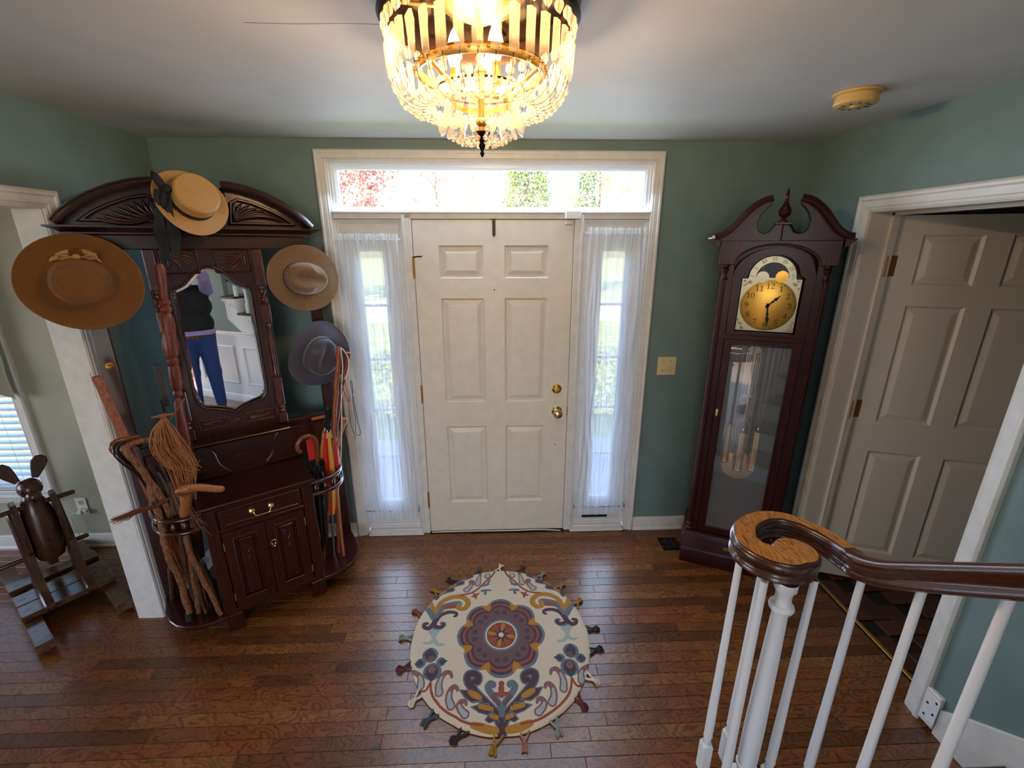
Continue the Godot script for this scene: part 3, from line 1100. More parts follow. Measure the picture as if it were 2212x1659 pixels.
	b = mb(); b.tube([Vector3(-0.68, 1.15, 0.0), Vector3(0.65, 1.15, 0.0)], 0.012, 10)
	obj("valance_rod", b, M.brown_metal, v)
	# outlet with a white plug and flex
	var o := thing("wall_outlet", "white wall outlet between the blind window and the left opening", "outlet", T(Vector3(-2.68, 0.30, 0.05)))
	b = mb(); b.box(Vector3(0, 0, 0.003), Vector3(0.072, 0.116, 0.006), 0.003)
	obj("cover_plate", b, M.white_plastic, o)
	for y in [0.027, -0.027]:
		b = mb().at(Transform3D(Basis(Vector3.RIGHT, PI / 2), Vector3(0, y, 0.006)))
		b.lathe([[0.0, 0.0], [0.0165, 0.0], [0.0165, 0.002], [0.0, 0.002]], 18)
		obj("socket", b, M.ivory, o)
		b = mb()
		for x in [-0.006, 0.006]: b.box(Vector3(x, y + 0.003, 0.0085), Vector3(0.002, 0.008, 0.001))
		b.box(Vector3(0, y - 0.007, 0.0085), Vector3(0.004, 0.004, 0.001))
		obj("slots", b, M.black_rubber, o)
	var pl := thing("power_cord", "white plug and thin flex running down from the wall outlet", "cord", T(Vector3(-2.68, 0.27, 0.06)))
	b = mb(); b.box(Vector3(0.004, 0.002, 0.018), Vector3(0.03, 0.026, 0.032), 0.005)
	b.box(Vector3(0.028, 0.006, 0.014), Vector3(0.03, 0.018, 0.02), 0.005)
	obj("plug", b, M.white_plastic, pl)
	b = mb(); b.tube(spline([Vector3(-0.01, 0.0, 0.026), Vector3(-0.045, -0.005, 0.03), Vector3(-0.06, -0.05, 0.028), Vector3(-0.045, -0.13, 0.03), Vector3(-0.03, -0.2, 0.035), Vector3(-0.012, -0.258, 0.05), Vector3(0.02, -0.264, 0.1), Vector3(0.0, -0.264, 0.16), Vector3(0.03, -0.264, 0.2)], 7), 0.0032, 6)
	obj("flex", b, M.white_plastic, pl)
	b = mb(); b.tube(spline([Vector3(-0.02, -0.262, 0.1), Vector3(0.03, -0.262, 0.09), Vector3(-0.01, -0.262, 0.13), Vector3(0.04, -0.262, 0.125), Vector3(0.01, -0.262, 0.18)], 6), 0.0032, 6)
	obj("flex", b, M.white_plastic, pl)

# ---------------------------------------------------------------- stairs
const RAILX := 0.978
func rail_top(z: float) -> float:
	# height of the handrail's top along its straight run, eased into the level volute
	var s := 0.785
	var d := z - 1.70
	if d > 0.09: return 1.1 + s * d
	if d < -0.09: return 1.1
	return 1.1 + s * (d + 0.09) * (d + 0.09) / 0.36

func rail_rows(path: Array, half: Array) -> Array:
	var rows: Array = []
	var n := path.size()
	for i in n:
		var t: Vector3 = (path[mini(i + 1, n - 1)] - path[maxi(i - 1, 0)]).normalized()
		var r := t.cross(Vector3.UP).normalized()
		var u := r.cross(t)
		var w: float = half[i]
		var row := PackedVector3Array()
		for p in [[-1, 0.008, -0.065], [-1, 0.002, -0.062], [-1, 0.0015, -0.054], [-1, 0.006, -0.048], [-1, 0.0095, -0.041], [-1, 0.008, -0.034], [-1, 0.002, -0.029], [-1, 0.0, -0.020], [-1, 0.001, -0.012], [-1, 0.005, -0.0055], [-1, 0.012, -0.0015], [-1, 0.02, 0.0], [1, 0.02, 0.0], [1, 0.012, -0.0015], [1, 0.005, -0.0055], [1, 0.001, -0.012], [1, 0.0, -0.020], [1, 0.002, -0.029], [1, 0.008, -0.034], [1, 0.0095, -0.041], [1, 0.006, -0.048], [1, 0.0015, -0.054], [1, 0.002, -0.062], [1, 0.008, -0.065]]:
			row.append(path[i] + r * p[0] * (w - p[1]) + u * p[2])
		rows.append(row)
	return rows

func baluster_mesh(h: float, block: float) -> ArrayMesh:
	var b := mb()
	b.box(Vector3(0, (block - 0.008) / 2, 0), Vector3(0.033, block - 0.008, 0.033), 0.002)
	var rows: Array = []
	for q in [[block - 0.008, 0.0165, 4.0], [block, 0.0150, 2.6], [block + 0.004, 0.0135, 2.0]]:
		var row := PackedVector3Array()
		for j in 24:
			var a := TAU * j / 24
			var e: float = q[2]
			var k := pow(pow(absf(cos(a)), e) + pow(absf(sin(a)), e), -1.0 / e)
			row.append(Vector3(cos(a) * k * q[1], q[0], sin(a) * k * q[1]))
		rows.append(row)
	b.grid(rows, true, 40)
	b.lathe([[0.0125, block + 0.003], [0.0118, block + 0.018], [0.0125, block + 0.026], [0.0142, block + 0.029], [0.0142, block + 0.034], [0.0128, block + 0.037], [0.0135, block + 0.05], [0.0138, block + 0.12], [0.0118, block + h * 0.35], [0.0095, h]], 18)
	return b.mesh()

func stairs() -> void:
	var st := group_struct("stairs", Transform3D(), "staircase with dark oak treads and white risers")
	var run := 0.25
	var rise := 0.19
	for i in 13:
		var z := 1.65 + run * i
		var y := rise * (i + 1)
		var b := mb()
		if i == 0:
			# bullnose starting step that curls round the volute
			var poly: Array = []
			poly.append(Vector2(1.755, 1.65))
			poly.append(Vector2(1.02, 1.65))
			for k in 15:
				var a := deg_to_rad(-80.0 - 200.0 * k / 14.0)
				poly.append(Vector2(0.835 + 0.165 * cos(a), 1.765 + 0.165 * sin(a)))
			poly.append(Vector2(0.92, 1.94))
			poly.append(Vector2(1.755, 1.94))
			b.at(Transform3D(Basis(Vector3.RIGHT, Vector3.BACK, Vector3.UP), Vector3.ZERO))
			b.prism(poly, y - 0.028, y, 0.008)
		else:
			var tx := 0.925 if i < 7 else 1.02
			b.box(Vector3((tx + XR - 0.015) / 2, y - 0.014, z + run / 2 + 0.015), Vector3(XR - 0.015 - tx, 0.028, run + (0.03 if i != 6 else -0.02)), 0.008)
		obj("tread", b, M.tread_oak, st)
		b = mb()
		if i == 0:
			var poly2: Array = [Vector2(1.765, 1.68), Vector2(1.02, 1.68)]
			for k in 15:
				var a := deg_to_rad(-80.0 - 200.0 * k / 14.0)
				poly2.append(Vector2(0.835 + 0.138 * cos(a), 1.765 + 0.138 * sin(a)))
			poly2.append(Vector2(0.95, 1.93)); poly2.append(Vector2(1.765, 1.93))
			b.at(Transform3D(Basis(Vector3.RIGHT, Vector3.BACK, Vector3.UP), Vector3.ZERO))
			b.prism(poly2, 0.0, y - 0.028, 0.0)
		else:
			var qx := 0.95 if i < 7 else 1.02
			b.box(Vector3((qx + XR - 0.015) / 2, y - rise / 2 - 0.014, z + 0.035), Vector3(XR - 0.015 - qx, rise - 0.028, 0.02))
		obj("riser", b, M.white_gloss, st)
	# side: stringer, scroll brackets, panelled wall below
	var side := Transform3D(Basis(Vector3(0, 0, 1), Vector3(0, 1, 0), Vector3(-1, 0, 0)), Vector3(0.955, 0, 0))
	var b := mb().at(side)
	var pts: Array = [Vector2(1.70, 0.0), Vector2(1.70, 0.16)]
	for i in range(1, 7):
		var z := 1.65 + run * i
		pts.append(Vector2(z + 0.03, rise * i - 0.028)); pts.append(Vector2(z + 0.03, rise * (i + 1) - 0.028))
	pts.append(Vector2(3.36, rise * 7.0 - 0.028)); pts.append(Vector2(3.36, 1.06)); pts.append(Vector2(1.98, 0.0))
	b.prism(pts, 0.0, 0.012, 0.0)
	obj("stringer", b, M.white_gloss, st)
	for i in range(1, 7):
		var z := 1.65 + run * i
		var y := rise * (i + 1) - 0.03
		b = mb().at(side.translated(Vector3(-0.012, 0, 0)))
		var sp: Array = []
		for k in 40:
			var a := k * 0.36
			var r := 0.006 + 0.0028 * k * 0.5
			if k > 28: r = 0.006 + 0.0014 * k + (k - 28) * 0.010
			sp.append(Vector3(z + 0.10 + cos(a) * r, y - 0.075 + sin(a) * r * 0.8, 0.003))
		b.tube(sp.slice(0, 30), 0.006, 6)
		b.prism([Vector2(z + 0.035, y), Vector2(z + 0.26, y), Vector2(z + 0.25, y - 0.03), Vector2(z + 0.17, y - 0.035), Vector2(z + 0.15, y - 0.12), Vector2(z + 0.05, y - 0.14)], 0.0, 0.004, 0.002)
		obj("bracket", b, M.white_gloss, st)
	b = mb().at(side)
	b.prism([Vector2(1.72, 0.0), Vector2(7.0, 0.0), Vector2(7.0, 4.9), Vector2(3.36, 4.9), Vector2(3.36, 1.25), Vector2(1.72, 0.03)], -0.06, 0.0, 0.0)
	struct("wall_stairs", b, M.wall)
	b = mb().at(side)
	b.prism([Vector2(1.75, 0.0), Vector2(7.0, 0.0), Vector2(7.0, 0.88), Vector2(2.82, 0.88)], 0.0, 0.005, 0.0)
	b.mould([Vector3(7.0, 0.86, 0.004), Vector3(2.84, 0.86, 0.004)], Vector3.BACK, [[0, 0], [0, 0.008], [0.012, 0.012], [0.02, 0.02], [0.034, 0.028], [0.046, 0.03], [0.05, 0.02], [0.05, 0]], false, -1.0)
	b.mould([Vector3(7.0, 0, 0.004), Vector3(1.8, 0, 0.004)], Vector3.BACK, BASEB, false, -1.0)
	var rim := [[0, 0], [0, 0.006], [0.006, 0.013], [0.014, 0.015], [0.022, 0.011], [0.026, 0.004], [0.026, 0]]
	for q in [[2.72, 3.19], [3.38, 3.95], [4.14, 4.7], [4.9, 5.5], [5.7, 6.3]]:
		b.mould([Vector3(q[0], 0.26, 0.004), Vector3(q[1], 0.26, 0.004), Vector3(q[1], 0.70, 0.004), Vector3(q[0], 0.70, 0.004)], Vector3.BACK, rim, true, -1.0)
	struct("trim_wainscot", b, M.white_gloss)
	# railing
	var r := thing("stair_railing", "oak handrail curling into a volute over white turned balusters", "railing", T(Vector3(0.835, 0.0, 1.655)))
	var off := Transform3D(Basis(), Vector3(-0.835, 0, -1.655))
	var path: Array = []
	var half: Array = []
	for q in [[3.35, 0.029], [3.2, 0.029], [2.9, 0.029], [2.6, 0.029], [2.3, 0.029], [2.1, 0.029], [1.95, 0.029], [1.86, 0.029], [1.82, 0.029], [1.79, 0.029], [1.76, 0.028], [1.73, 0.028], [1.70, 0.028], [1.67, 0.028], [1.645, 0.027]]:
		path.append(Vector3(RAILX + (0.008 if q[0] < 1.68 else 0.0), rail_top(q[0]), q[0]))
		half.append(q[1])
	var curl := [[0.984, 1.61, 0.0265], [0.972, 1.575, 0.0265], [0.955, 1.544, 0.0265], [0.929, 1.512, 0.027], [0.895, 1.490, 0.028], [0.855, 1.484, 0.029], [0.815, 1.494, 0.031], [0.775, 1.517, 0.034], [0.745, 1.55, 0.037], [0.727, 1.595, 0.039], [0.735, 1.635, 0.042], [0.765, 1.665, 0.046], [0.80, 1.676, 0.046], [0.835, 1.665, 0.04]]
	for q in curl:
		path.append(Vector3(q[0], 1.1, q[1]))
		half.append(q[2])
	var sp := spline(path, 5)
	var hs: Array = []
	for i in path.size() - 1:
		for k in 5: hs.append(lerpf(half[i], half[i + 1], k / 5.0))
	hs.append(half[-1])
	b = mb().at(off)
	b.grid(rail_rows(sp, hs), true, 50)
	b.at(off * T(Vector3(0.835, 1.1, 1.652)))
	b.lathe([[0.0, -0.065], [0.054, -0.065], [0.060, -0.062], [0.0605, -0.054], [0.056, -0.048], [0.0525, -0.041], [0.054, -0.034], [0.060, -0.029], [0.062, -0.020], [0.061, -0.012], [0.057, -0.0055], [0.050, -0.0015], [0.042, 0.0]], 36)
	obj("handrail", b, M.rail_oak, r)
	# volute's flat top: chandelier light on it put into a paler oak colour
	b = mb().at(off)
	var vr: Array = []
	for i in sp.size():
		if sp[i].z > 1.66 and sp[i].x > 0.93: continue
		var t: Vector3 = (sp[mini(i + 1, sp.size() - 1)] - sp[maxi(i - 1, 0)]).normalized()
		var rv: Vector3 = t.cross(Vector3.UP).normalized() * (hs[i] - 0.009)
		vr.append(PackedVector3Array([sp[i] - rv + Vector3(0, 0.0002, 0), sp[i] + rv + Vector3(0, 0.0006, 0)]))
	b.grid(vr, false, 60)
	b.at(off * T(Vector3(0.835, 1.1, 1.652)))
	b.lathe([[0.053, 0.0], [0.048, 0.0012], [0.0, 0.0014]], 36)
	obj("volute_top", b, M.volute_lit_oak, r)
	# newel under the volute
	b = mb().at(off * T(Vector3(0.79, 0.19, 1.70)))
	b.box(Vector3(0, 0.05, 0), Vector3(0.06, 0.10, 0.06), 0.003)
	b.lathe([[0.026, 0.10], [0.024, 0.12], [0.027, 0.13], [0.03, 0.135], [0.03, 0.143], [0.026, 0.147], [0.0285, 0.17], [0.0285, 0.3], [0.0245, 0.55], [0.0205, 0.745], [0.0205, 0.752], [0.030, 0.756], [0.0325, 0.764], [0.030, 0.772], [0.0215, 0.776], [0.0205, 0.80], [0.022, 0.815], [0.029, 0.826], [0.029, 0.85]], 26)
	obj("newel_post", b, M.white_gloss, r)
	for q in [[0.700, 1.622, 0.125], [0.792, 1.594, 0.13], [0.728, 1.70, 0.05], [0.868, 1.70, 0.115]]:
		var o := put("baluster", baluster_mesh(0.85, q[2]), M.white_gloss, r)
		o.position = off * Vector3(q[0], 0.19, q[1])
	var k := 0
	var z := 1.722
	while z < 3.3:
		var i := int(floor((z - 1.62) / run))
		var yb := rise * (i + 1)
		var h := rail_top(z) - 0.066 - yb + (0.010 if z > 1.75 else 0.0)
		var o := put("baluster", baluster_mesh(h, 0.12 if i % 2 == 0 else 0.12), M.white_gloss, r)
		o.position = off * Vector3(RAILX, yb, z)
		z += 0.147
		k += 1

# ---------------------------------------------------------------- hall tree
func HT() -> Transform3D:
	var a := deg_to_rad(34.0)
	return Transform3D(Basis(Vector3.UP, a), Vector3(-1.1885, 0, 0.661) + Vector3(sin(a), 0, cos(a)) * 0.015)

func loft(b: MB, levels: Array) -> void:
	# stacked rectangles: [x0, x1, z0, z1, y]
	var rows: Array = []
	for l in levels:
		rows.append(PackedVector3Array([Vector3(l[0], l[4], l[2]), Vector3(l[1], l[4], l[2]), Vector3(l[1], l[4], l[3]), Vector3(l[0], l[4], l[3])]))
	b.grid(rows, true, 40)
	var q: PackedVector3Array = rows[-1]
	b.quad(q[3], q[2], q[1], q[0])
	q = rows[0]
	b.quad(q[0], q[1], q[2], q[3])

func mirror_x(pts: Array, c: float) -> Array:
	var o: Array = []
	for p in pts: o.append(Vector2(2 * c - p.x, p.y))
	o.reverse()
	return o

func fan(b: MB, c: Vector2, tips: Array, z: float, w: float) -> void:
	# carved lobes that spread from c to the tips
	for t in tips:
		var d: Vector2 = t - c
		var side := Vector2(-d.y, d.x) * 0.10
		var path: Array = []
		var rad: Array = []
		for k in 9:
			var u := k / 8.0
			var p: Vector2 = c + d * u + side * sin(u * PI)
			path.append(Vector3(p.x, p.y, z + 0.002))
			rad.append(w * (0.25 + 0.9 * sin(PI * minf(1.0, u * 0.85 + 0.08))))
		rad[8] = w * 0.15
		b.tube(path, rad, 7, true, 70)

func carved_panel(root: Node3D, x0: float, x1: float, y0: float, y1: float, z: float, right: bool) -> void:
	var b := mb()
	b.mould([Vector3(x0, y0, z), Vector3(x1, y0, z), Vector3(x1, y1, z), Vector3(x0, y1, z)], Vector3.BACK, [[0, 0], [0, 0.004], [-0.004, 0.007], [-0.009, 0.003], [-0.009, 0]], true, 1.0)
	var tips: Array = []
	var c := Vector2(x1 - 0.016, y1 - 0.016) if right else Vector2(x0 + 0.016, y1 - 0.016)
	var far := x0 + 0.012 if right else x1 - 0.012
	for k in 6:
		var u := k / 5.0
		var t := Vector2(far, y1 - 0.012 - (y1 - y0 - 0.024) * minf(1.0, u * 1.6))
		if u > 0.62: t = Vector2(lerpf(far, c.x, (u - 0.62) / 0.38), y0 + 0.012)
		tips.append(t)
	fan(b, c, tips, z, 0.005)
	b.ball(Vector3(c.x, c.y, z + 0.003), Vector3(0.009, 0.009, 0.006), 10, 6)
	obj("carved_panel", b, M.mahogany_light, root)

func rosette(root: Node3D, x: float, y: float, z: float) -> void:
	var b := mb()
	for k in 6:
		var a := TAU * k / 6
		b.ball(Vector3(x + cos(a) * 0.009, y + sin(a) * 0.009, z + 0.002), Vector3(0.006, 0.006, 0.005), 8, 5)
	b.ball(Vector3(x, y, z + 0.004), Vector3(0.005, 0.005, 0.005), 8, 5)
	obj("rosette", b, M.mahogany_light, root)

func brass_hook(root: Node3D, p: Vector3) -> void:
	var b := mb().at(Transform3D(Basis(Vector3.RIGHT, PI / 2), p))
	b.lathe([[0.0, 0.0], [0.017, 0.0], [0.017, 0.003], [0.012, 0.006], [0.008, 0.006], [0.006, 0.014], [0.009, 0.02], [0.010, 0.026], [0.006, 0.031], [0.0, 0.032]], 18)
	obj("coat_knob", b, M.old_brass, root)

func hall_tree() -> void:
	var h := thing("hall_tree", "tall carved mahogany hall tree with a mirror, drawer and umbrella rings", "hall tree", HT())
	var W: Material = M.mahogany
	# cabinet
	var b := mb()
	slab(b, -0.235, 0.235, 0.10, 0.712, -0.335, -0.022)
	for s in [-1.0, 1.0]:
		b.box(Vector3(s * 0.217, 0.407, -0.012), Vector3(0.055, 0.61, 0.024), 0.003)
	b.box(Vector3(0, 0.704, -0.012), Vector3(0.40, 0.016, 0.02), 0.002)
	b.box(Vector3(0, 0.584, -0.012), Vector3(0.40, 0.018, 0.02), 0.002)
	b.box(Vector3(0, 0.112, -0.012), Vector3(0.40, 0.026, 0.02), 0.002)
	obj("cabinet", b, W, h)
	for s in [-1.0, 1.0]:
		for z in [-0.03, -0.30]:
			b = mb(); b.box(Vector3(s * 0.205, 0.05, z), Vector3(0.075, 0.10, 0.06), 0.004)
			obj("foot", b, W, h)
	# worktop
	b = mb()
	loft(b, [[-0.25, 0.25, -0.335, 0.004, 0.712], [-0.256, 0.256, -0.335, 0.010, 0.717], [-0.260, 0.260, -0.335, 0.014, 0.724], [-0.260, 0.260, -0.335, 0.014, 0.731], [-0.257, 0.257, -0.335, 0.011, 0.735]])
	obj("worktop", b, M.mahogany_flat, h)
	# drawer
	b = mb(); b.box(Vector3(0, 0.6455, -0.010), Vector3(0.366, 0.098, 0.022), 0.003)
	b.mould([Vector3(-0.17, 0.608, 0.001), Vector3(0.17, 0.608, 0.001), Vector3(0.17, 0.684, 0.001), Vector3(-0.17, 0.684, 0.001)], Vector3.BACK, [[0, 0], [0.002, 0.003], [0.006, 0.003], [0.009, 0]], true, 1.0)
	var dr := obj("drawer", b, M.mahogany_flat, h)
	b = mb()
	for s in [-1.0, 1.0]:
		b.at(Transform3D(Basis(Vector3.RIGHT, PI / 2), Vector3(s * 0.043, 0.652, 0.001)))
		b.lathe([[0.0, 0.0], [0.0165, 0.0], [0.0165, 0.003], [0.013, 0.009], [0.006, 0.012], [0.0, 0.0125]], 18)
	b.at(Transform3D())
	b.tube(spline([Vector3(-0.043, 0.652, 0.012), Vector3(-0.036, 0.645, 0.020), Vector3(-0.034, 0.634, 0.022), Vector3(-0.024, 0.628, 0.022), Vector3(0, 0.628, 0.022), Vector3(0.024, 0.628, 0.022), Vector3(0.034, 0.634, 0.022), Vector3(0.036, 0.645, 0.020), Vector3(0.043, 0.652, 0.012)], 5), 0.0032, 8)
	obj("handle", b, M.bright_brass, dr)
	# two doors
	for s in [-1.0, 1.0]:
		var x0 := -0.184 if s < 0 else 0.002
		var x1 := -0.002 if s < 0 else 0.184
		b = mb()
		var o: Array = [Vector2(x0, 0.127), Vector2(x1, 0.127), Vector2(x1, 0.573), Vector2(x0, 0.573)]
		var i: Array = [Vector2(x0 + 0.04, 0.172), Vector2(x1 - 0.04, 0.172), Vector2(x1 - 0.04, 0.53), Vector2(x0 + 0.04, 0.53)]
		b.frame(o, i, -0.02, 0.0)
		slab(b, x0, x1, 0.127, 0.573, -0.021, -0.010)
		b.mould([Vector3(i[0].x, i[0].y, 0), Vector3(i[1].x, i[1].y, 0), Vector3(i[2].x, i[2].y, 0), Vector3(i[3].x, i[3].y, 0)], Vector3.BACK, [[0.006, 0], [0.003, 0.004], [-0.003, 0.003], [-0.010, -0.006], [-0.012, -0.010]], true, 1.0)
		b.prism([Vector2(x0 + 0.055, 0.187), Vector2(x1 - 0.055, 0.187), Vector2(x1 - 0.055, 0.515), Vector2(x0 + 0.055, 0.515)], -0.010, -0.003, 0.006)
		var d := obj("door", b, W, h)
		b = mb()
		for k in 5:
			b.tube(spline([Vector3(x0 + 0.07 + k * 0.005, 0.49 - k * 0.022, -0.002), Vector3((x0 + x1) / 2, 0.475 - k * 0.022, 0.0), Vector3(x1 - 0.07 - k * 0.004, 0.495 - k * 0.02, -0.002)], 4), 0.0016, 5)
		obj("carving", b, W, d)
		for y in [0.50, 0.20]:
			b = mb(); b.tube([Vector3(s * 0.185, y - 0.022, 0.002), Vector3(s * 0.185, y + 0.022, 0.002)], 0.0028, 8)
			obj("hinge", b, M.old_brass, d)
		if s > 0:
			b = mb()
			b.tube(spline([Vector3(0.010, 0.432, 0.001), Vector3(0.014, 0.446, 0.003), Vector3(0.025, 0.452, 0.003), Vector3(0.036, 0.446, 0.003), Vector3(0.040, 0.432, 0.001), Vector3(0.032, 0.431, 0.003), Vector3(0.030, 0.420, 0.003), Vector3(0.025, 0.414, 0.003), Vector3(0.020, 0.420, 0.003), Vector3(0.018, 0.431, 0.003), Vector3(0.010, 0.432, 0.001)], 4), 0.0024, 6)
			obj("escutcheon", b, M.bright_brass, d)
	# platforms for the sticks, left and right
	for s in [-1.0, 1.0]:
		var pts: Array = []
		for q in [[0.235, 0.022], [0.29, 0.022], [0.35, 0.010], [0.405, -0.02], [0.445, -0.06], [0.472, -0.115], [0.488, -0.19], [0.492, -0.335], [0.235, -0.335]]:
			pts.append(Vector2(s * q[0], q[1]))
		b = mb().at(Transform3D(Basis(Vector3.RIGHT, Vector3.BACK, Vector3.UP), Vector3.ZERO))
		b.prism(pts, 0.098, 0.122, 0.004)
		obj("platform", b, M.mahogany_flat, h)
		# ring: two hoops and little turned spindles
		for lv in [0.708, 0.640]:
			var path: Array = []
			for q in [[0.242, -0.004], [0.30, 0.004], [0.352, -0.012], [0.395, -0.05], [0.420, -0.11], [0.430, -0.19], [0.432, -0.31]]:
				path.append(Vector3(s * q[0], lv, q[1]))
			var sp := spline(path, 6)
			var rows: Array = []
			for k in sp.size():
				var t: Vector3 = (sp[mini(k + 1, sp.size() - 1)] - sp[maxi(k - 1, 0)]).normalized()
				var o: Vector3 = t.cross(Vector3.UP)
				var row := PackedVector3Array()
				for a in 12:
					var e := TAU * a / 12
					row.append(sp[k] + o * cos(e) * 0.015 + Vector3.UP * sin(e) * 0.013)
				rows.append(row)
			b = mb(); b.grid(rows, true, 70)
			obj("umbrella_hoop", b, M.mahogany_flat, h)
		var sp2 := spline([Vector3(s * 0.262, 0.658, 0.000), Vector3(s * 0.31, 0.658, 0.003), Vector3(s * 0.352, 0.658, -0.012), Vector3(s * 0.395, 0.658, -0.05), Vector3(s * 0.420, 0.658, -0.11), Vector3(s * 0.429, 0.658, -0.18), Vector3(s * 0.432, 0.658, -0.26)], 2)
		for k in sp2.size():
			if k % 2 == 1: continue
			b = mb().at(T(sp2[k] - Vector3(0, 0.012, 0)))
			b.lathe([[0.006, 0.0], [0.006, 0.006], [0.011, 0.014], [0.013, 0.025], [0.011, 0.036], [0.006, 0.044], [0.006, 0.052]], 12)
			obj("spindle", b, W, h)
		# outer post
		b = mb(); b.box(Vector3(s * 0.455, 1.01, -0.317), Vector3(0.062, 1.78, 0.028), 0.003)
		obj("outer_post", b, W, h)
		brass_hook(h, Vector3(s * 0.452, 1.394, -0.303))
		brass_hook(h, Vector3(s * 0.452, 1.76, -0.303))
	brass_hook(h, Vector3(0.42, 1.33, -0.303))
	# backboard with ogee cut sides
	b = mb(); slab(b, -0.43, 0.43, 0.735, 0.955, -0.335, -0.317)
	obj("backboard", b, M.mahogany_flat, h)
	for s in [-1.0, 1.0]:
		b = mb()
		var og: Array = [Vector2(s * 0.42, 0.74), Vector2(s * 0.085, 0.74)]
		for k in 9:
			var u := k / 8.0
			og.append(Vector2(s * (0.085 + 0.10 * (u + 0.13 * sin(u * TAU))), 0.755 + 0.175 * u))
		og.append(Vector2(s * 0.42, 0.93))
		b.prism(og, -0.317, -0.302, 0.004)
		obj("shaped_side", b, M.mahogany_flat, h)
		b = mb(); b.box(Vector3(s * 0.305, 0.965, -0.312), Vector3(0.24, 0.022, 0.036), 0.004)
		obj("top_rail", b, M.mahogany_flat, h)
	b = mb(); b.box(Vector3(0.385, 0.952, -0.2945), Vector3(0.085, 0.018, 0.004), 0.001)
	var tanp := obj("bare_patch", b, M.stick_tan, h)
	tanp.set_meta("label", "pale strip of bare wood")
	# little shelf under the mirror
	b = mb()
	loft(b, [[-0.215, 0.205, -0.335, -0.215, 0.948], [-0.222, 0.212, -0.335, -0.205, 0.956], [-0.225, 0.215, -0.335, -0.20, 0.963], [-0.222, 0.212, -0.335, -0.203, 0.968]])
	obj("shelf", b, M.mahogany_flat, h)
	# mirror board
	var cx := -0.012
	var half: Array = [Vector2(0, 1.813), Vector2(0.03, 1.807), Vector2(0.058, 1.787), Vector2(0.083, 1.760), Vector2(0.106, 1.735), Vector2(0.13, 1.721), Vector2(0.155, 1.714), Vector2(0.161, 1.70), Vector2(0.161, 1.45), Vector2(0.161, 1.18), Vector2(0.152, 1.145), Vector2(0.131, 1.122), Vector2(0.08, 1.108), Vector2(0.035, 1.092), Vector2(0.0, 1.072)]
	var loop: Array = []
	for p in half: loop.append(Vector2(cx - p.x, p.y))
	for k in range(half.size() - 2, 0, -1): loop.append(Vector2(cx + half[k].x, half[k].y))
	var inner := resample(loop, 96)
	var outer: Array = []
	var r0 := Vector2(cx - 0.19, 0.968)
	var r1 := Vector2(cx + 0.19, 1.935)
	var ctr := Vector2(cx, 1.45)
	for p in inner:
		var d: Vector2 = p - ctr
		var k := 1e9
		if absf(d.x) > 1e-6: k = minf(k, ((r1.x if d.x > 0 else r0.x) - ctr.x) / d.x)
		if absf(d.y) > 1e-6: k = minf(k, ((r1.y if d.y > 0 else r0.y) - ctr.y) / d.y)
		outer.append(ctr + d * k)
	for cr in [r0, r1, Vector2(r0.x, r1.y), Vector2(r1.x, r0.y)]:
		var best := 0
		for k in outer.size():
			if outer[k].distance_to(cr) < outer[best].distance_to(cr): best = k
		outer[best] = cr
	b = mb(); b.frame(outer, inner, -0.335, -0.306, 30)
	obj("mirror_frame", b, W, h)
	b = mb()
	var lp: Array = []
	for p in inner: lp.append(Vector3(p.x, p.y, -0.306))
	b.tube(lp, 0.006, 8, false, 60, true)
	obj("mirror_moulding", b, M.mahogany_flat, h)
	b = mb()
	var poly := PackedVector2Array(inner)
	if b.area(poly) < 0: poly.reverse()
	var ins := b.inset(poly, 0.018)
	b.flat(ins, -0.316)
	obj("mirror_glass", b, M.mirror, h)
	b = mb()
	var ra := PackedVector3Array()
	var rb := PackedVector3Array()
	for k in range(poly.size() - 1, -1, -1):
		ra.append(Vector3(poly[k].x, poly[k].y, -0.3185)); rb.append(Vector3(ins[k].x, ins[k].y, -0.316))
	b.grid([ra, rb], true, 60)
	obj("mirror_bevel", b, M.mirror_bevel, h)
	carved_panel(h, cx + 0.04, cx + 0.17, 1.79, 1.885, -0.306, true)
	carved_panel(h, cx - 0.17, cx - 0.04, 1.79, 1.885, -0.306, false)
	carved_panel(h, cx + 0.045, cx + 0.165, 1.012, 1.052, -0.306, true)
	carved_panel(h, cx - 0.165, cx - 0.045, 1.012, 1.052, -0.306, false)
	rosette(h, cx, 1.868, -0.306)
	rosette(h, cx, 1.033, -0.306)
	# pilasters beside the mirror
	for s in [-1.0, 1.0]:
		var x: float = cx + s * 0.212
		b = mb()
		b.box(Vector3(x, 1.45, -0.322), Vector3(0.046, 0.97, 0.026), 0.002)
		for q in [[1.712, 1.893], [1.524, 1.622], [1.075, 1.232], [0.975, 1.03]]:
			b.box(Vector3(x, (q[0] + q[1]) / 2, -0.293), Vector3(0.042, q[1] - q[0], 0.038), 0.004)
		for k in 3:
			b.box(Vector3(x + (k - 1) * 0.011, 1.775, -0.2735), Vector3(0.005, 0.075, 0.004), 0.001)
		b.at(T(Vector3(x, 0, -0.295)))
		b.lathe([[0.011, 1.622], [0.013, 1.632], [0.018, 1.64], [0.018, 1.65], [0.012, 1.656], [0.010, 1.664], [0.014, 1.672], [0.019, 1.682], [0.019, 1.692], [0.012, 1.70], [0.012, 1.712]], 14)
		b.lathe([[0.012, 1.232], [0.016, 1.25], [0.012, 1.262], [0.010, 1.30], [0.012, 1.38], [0.010, 1.46], [0.012, 1.50], [0.016, 1.51], [0.012, 1.524]], 14)
		b.lathe([[0.012, 1.03], [0.018, 1.038], [0.012, 1.05], [0.018, 1.062], [0.012, 1.075]], 14)
		obj("pilaster", b, M.mahogany_light, h)
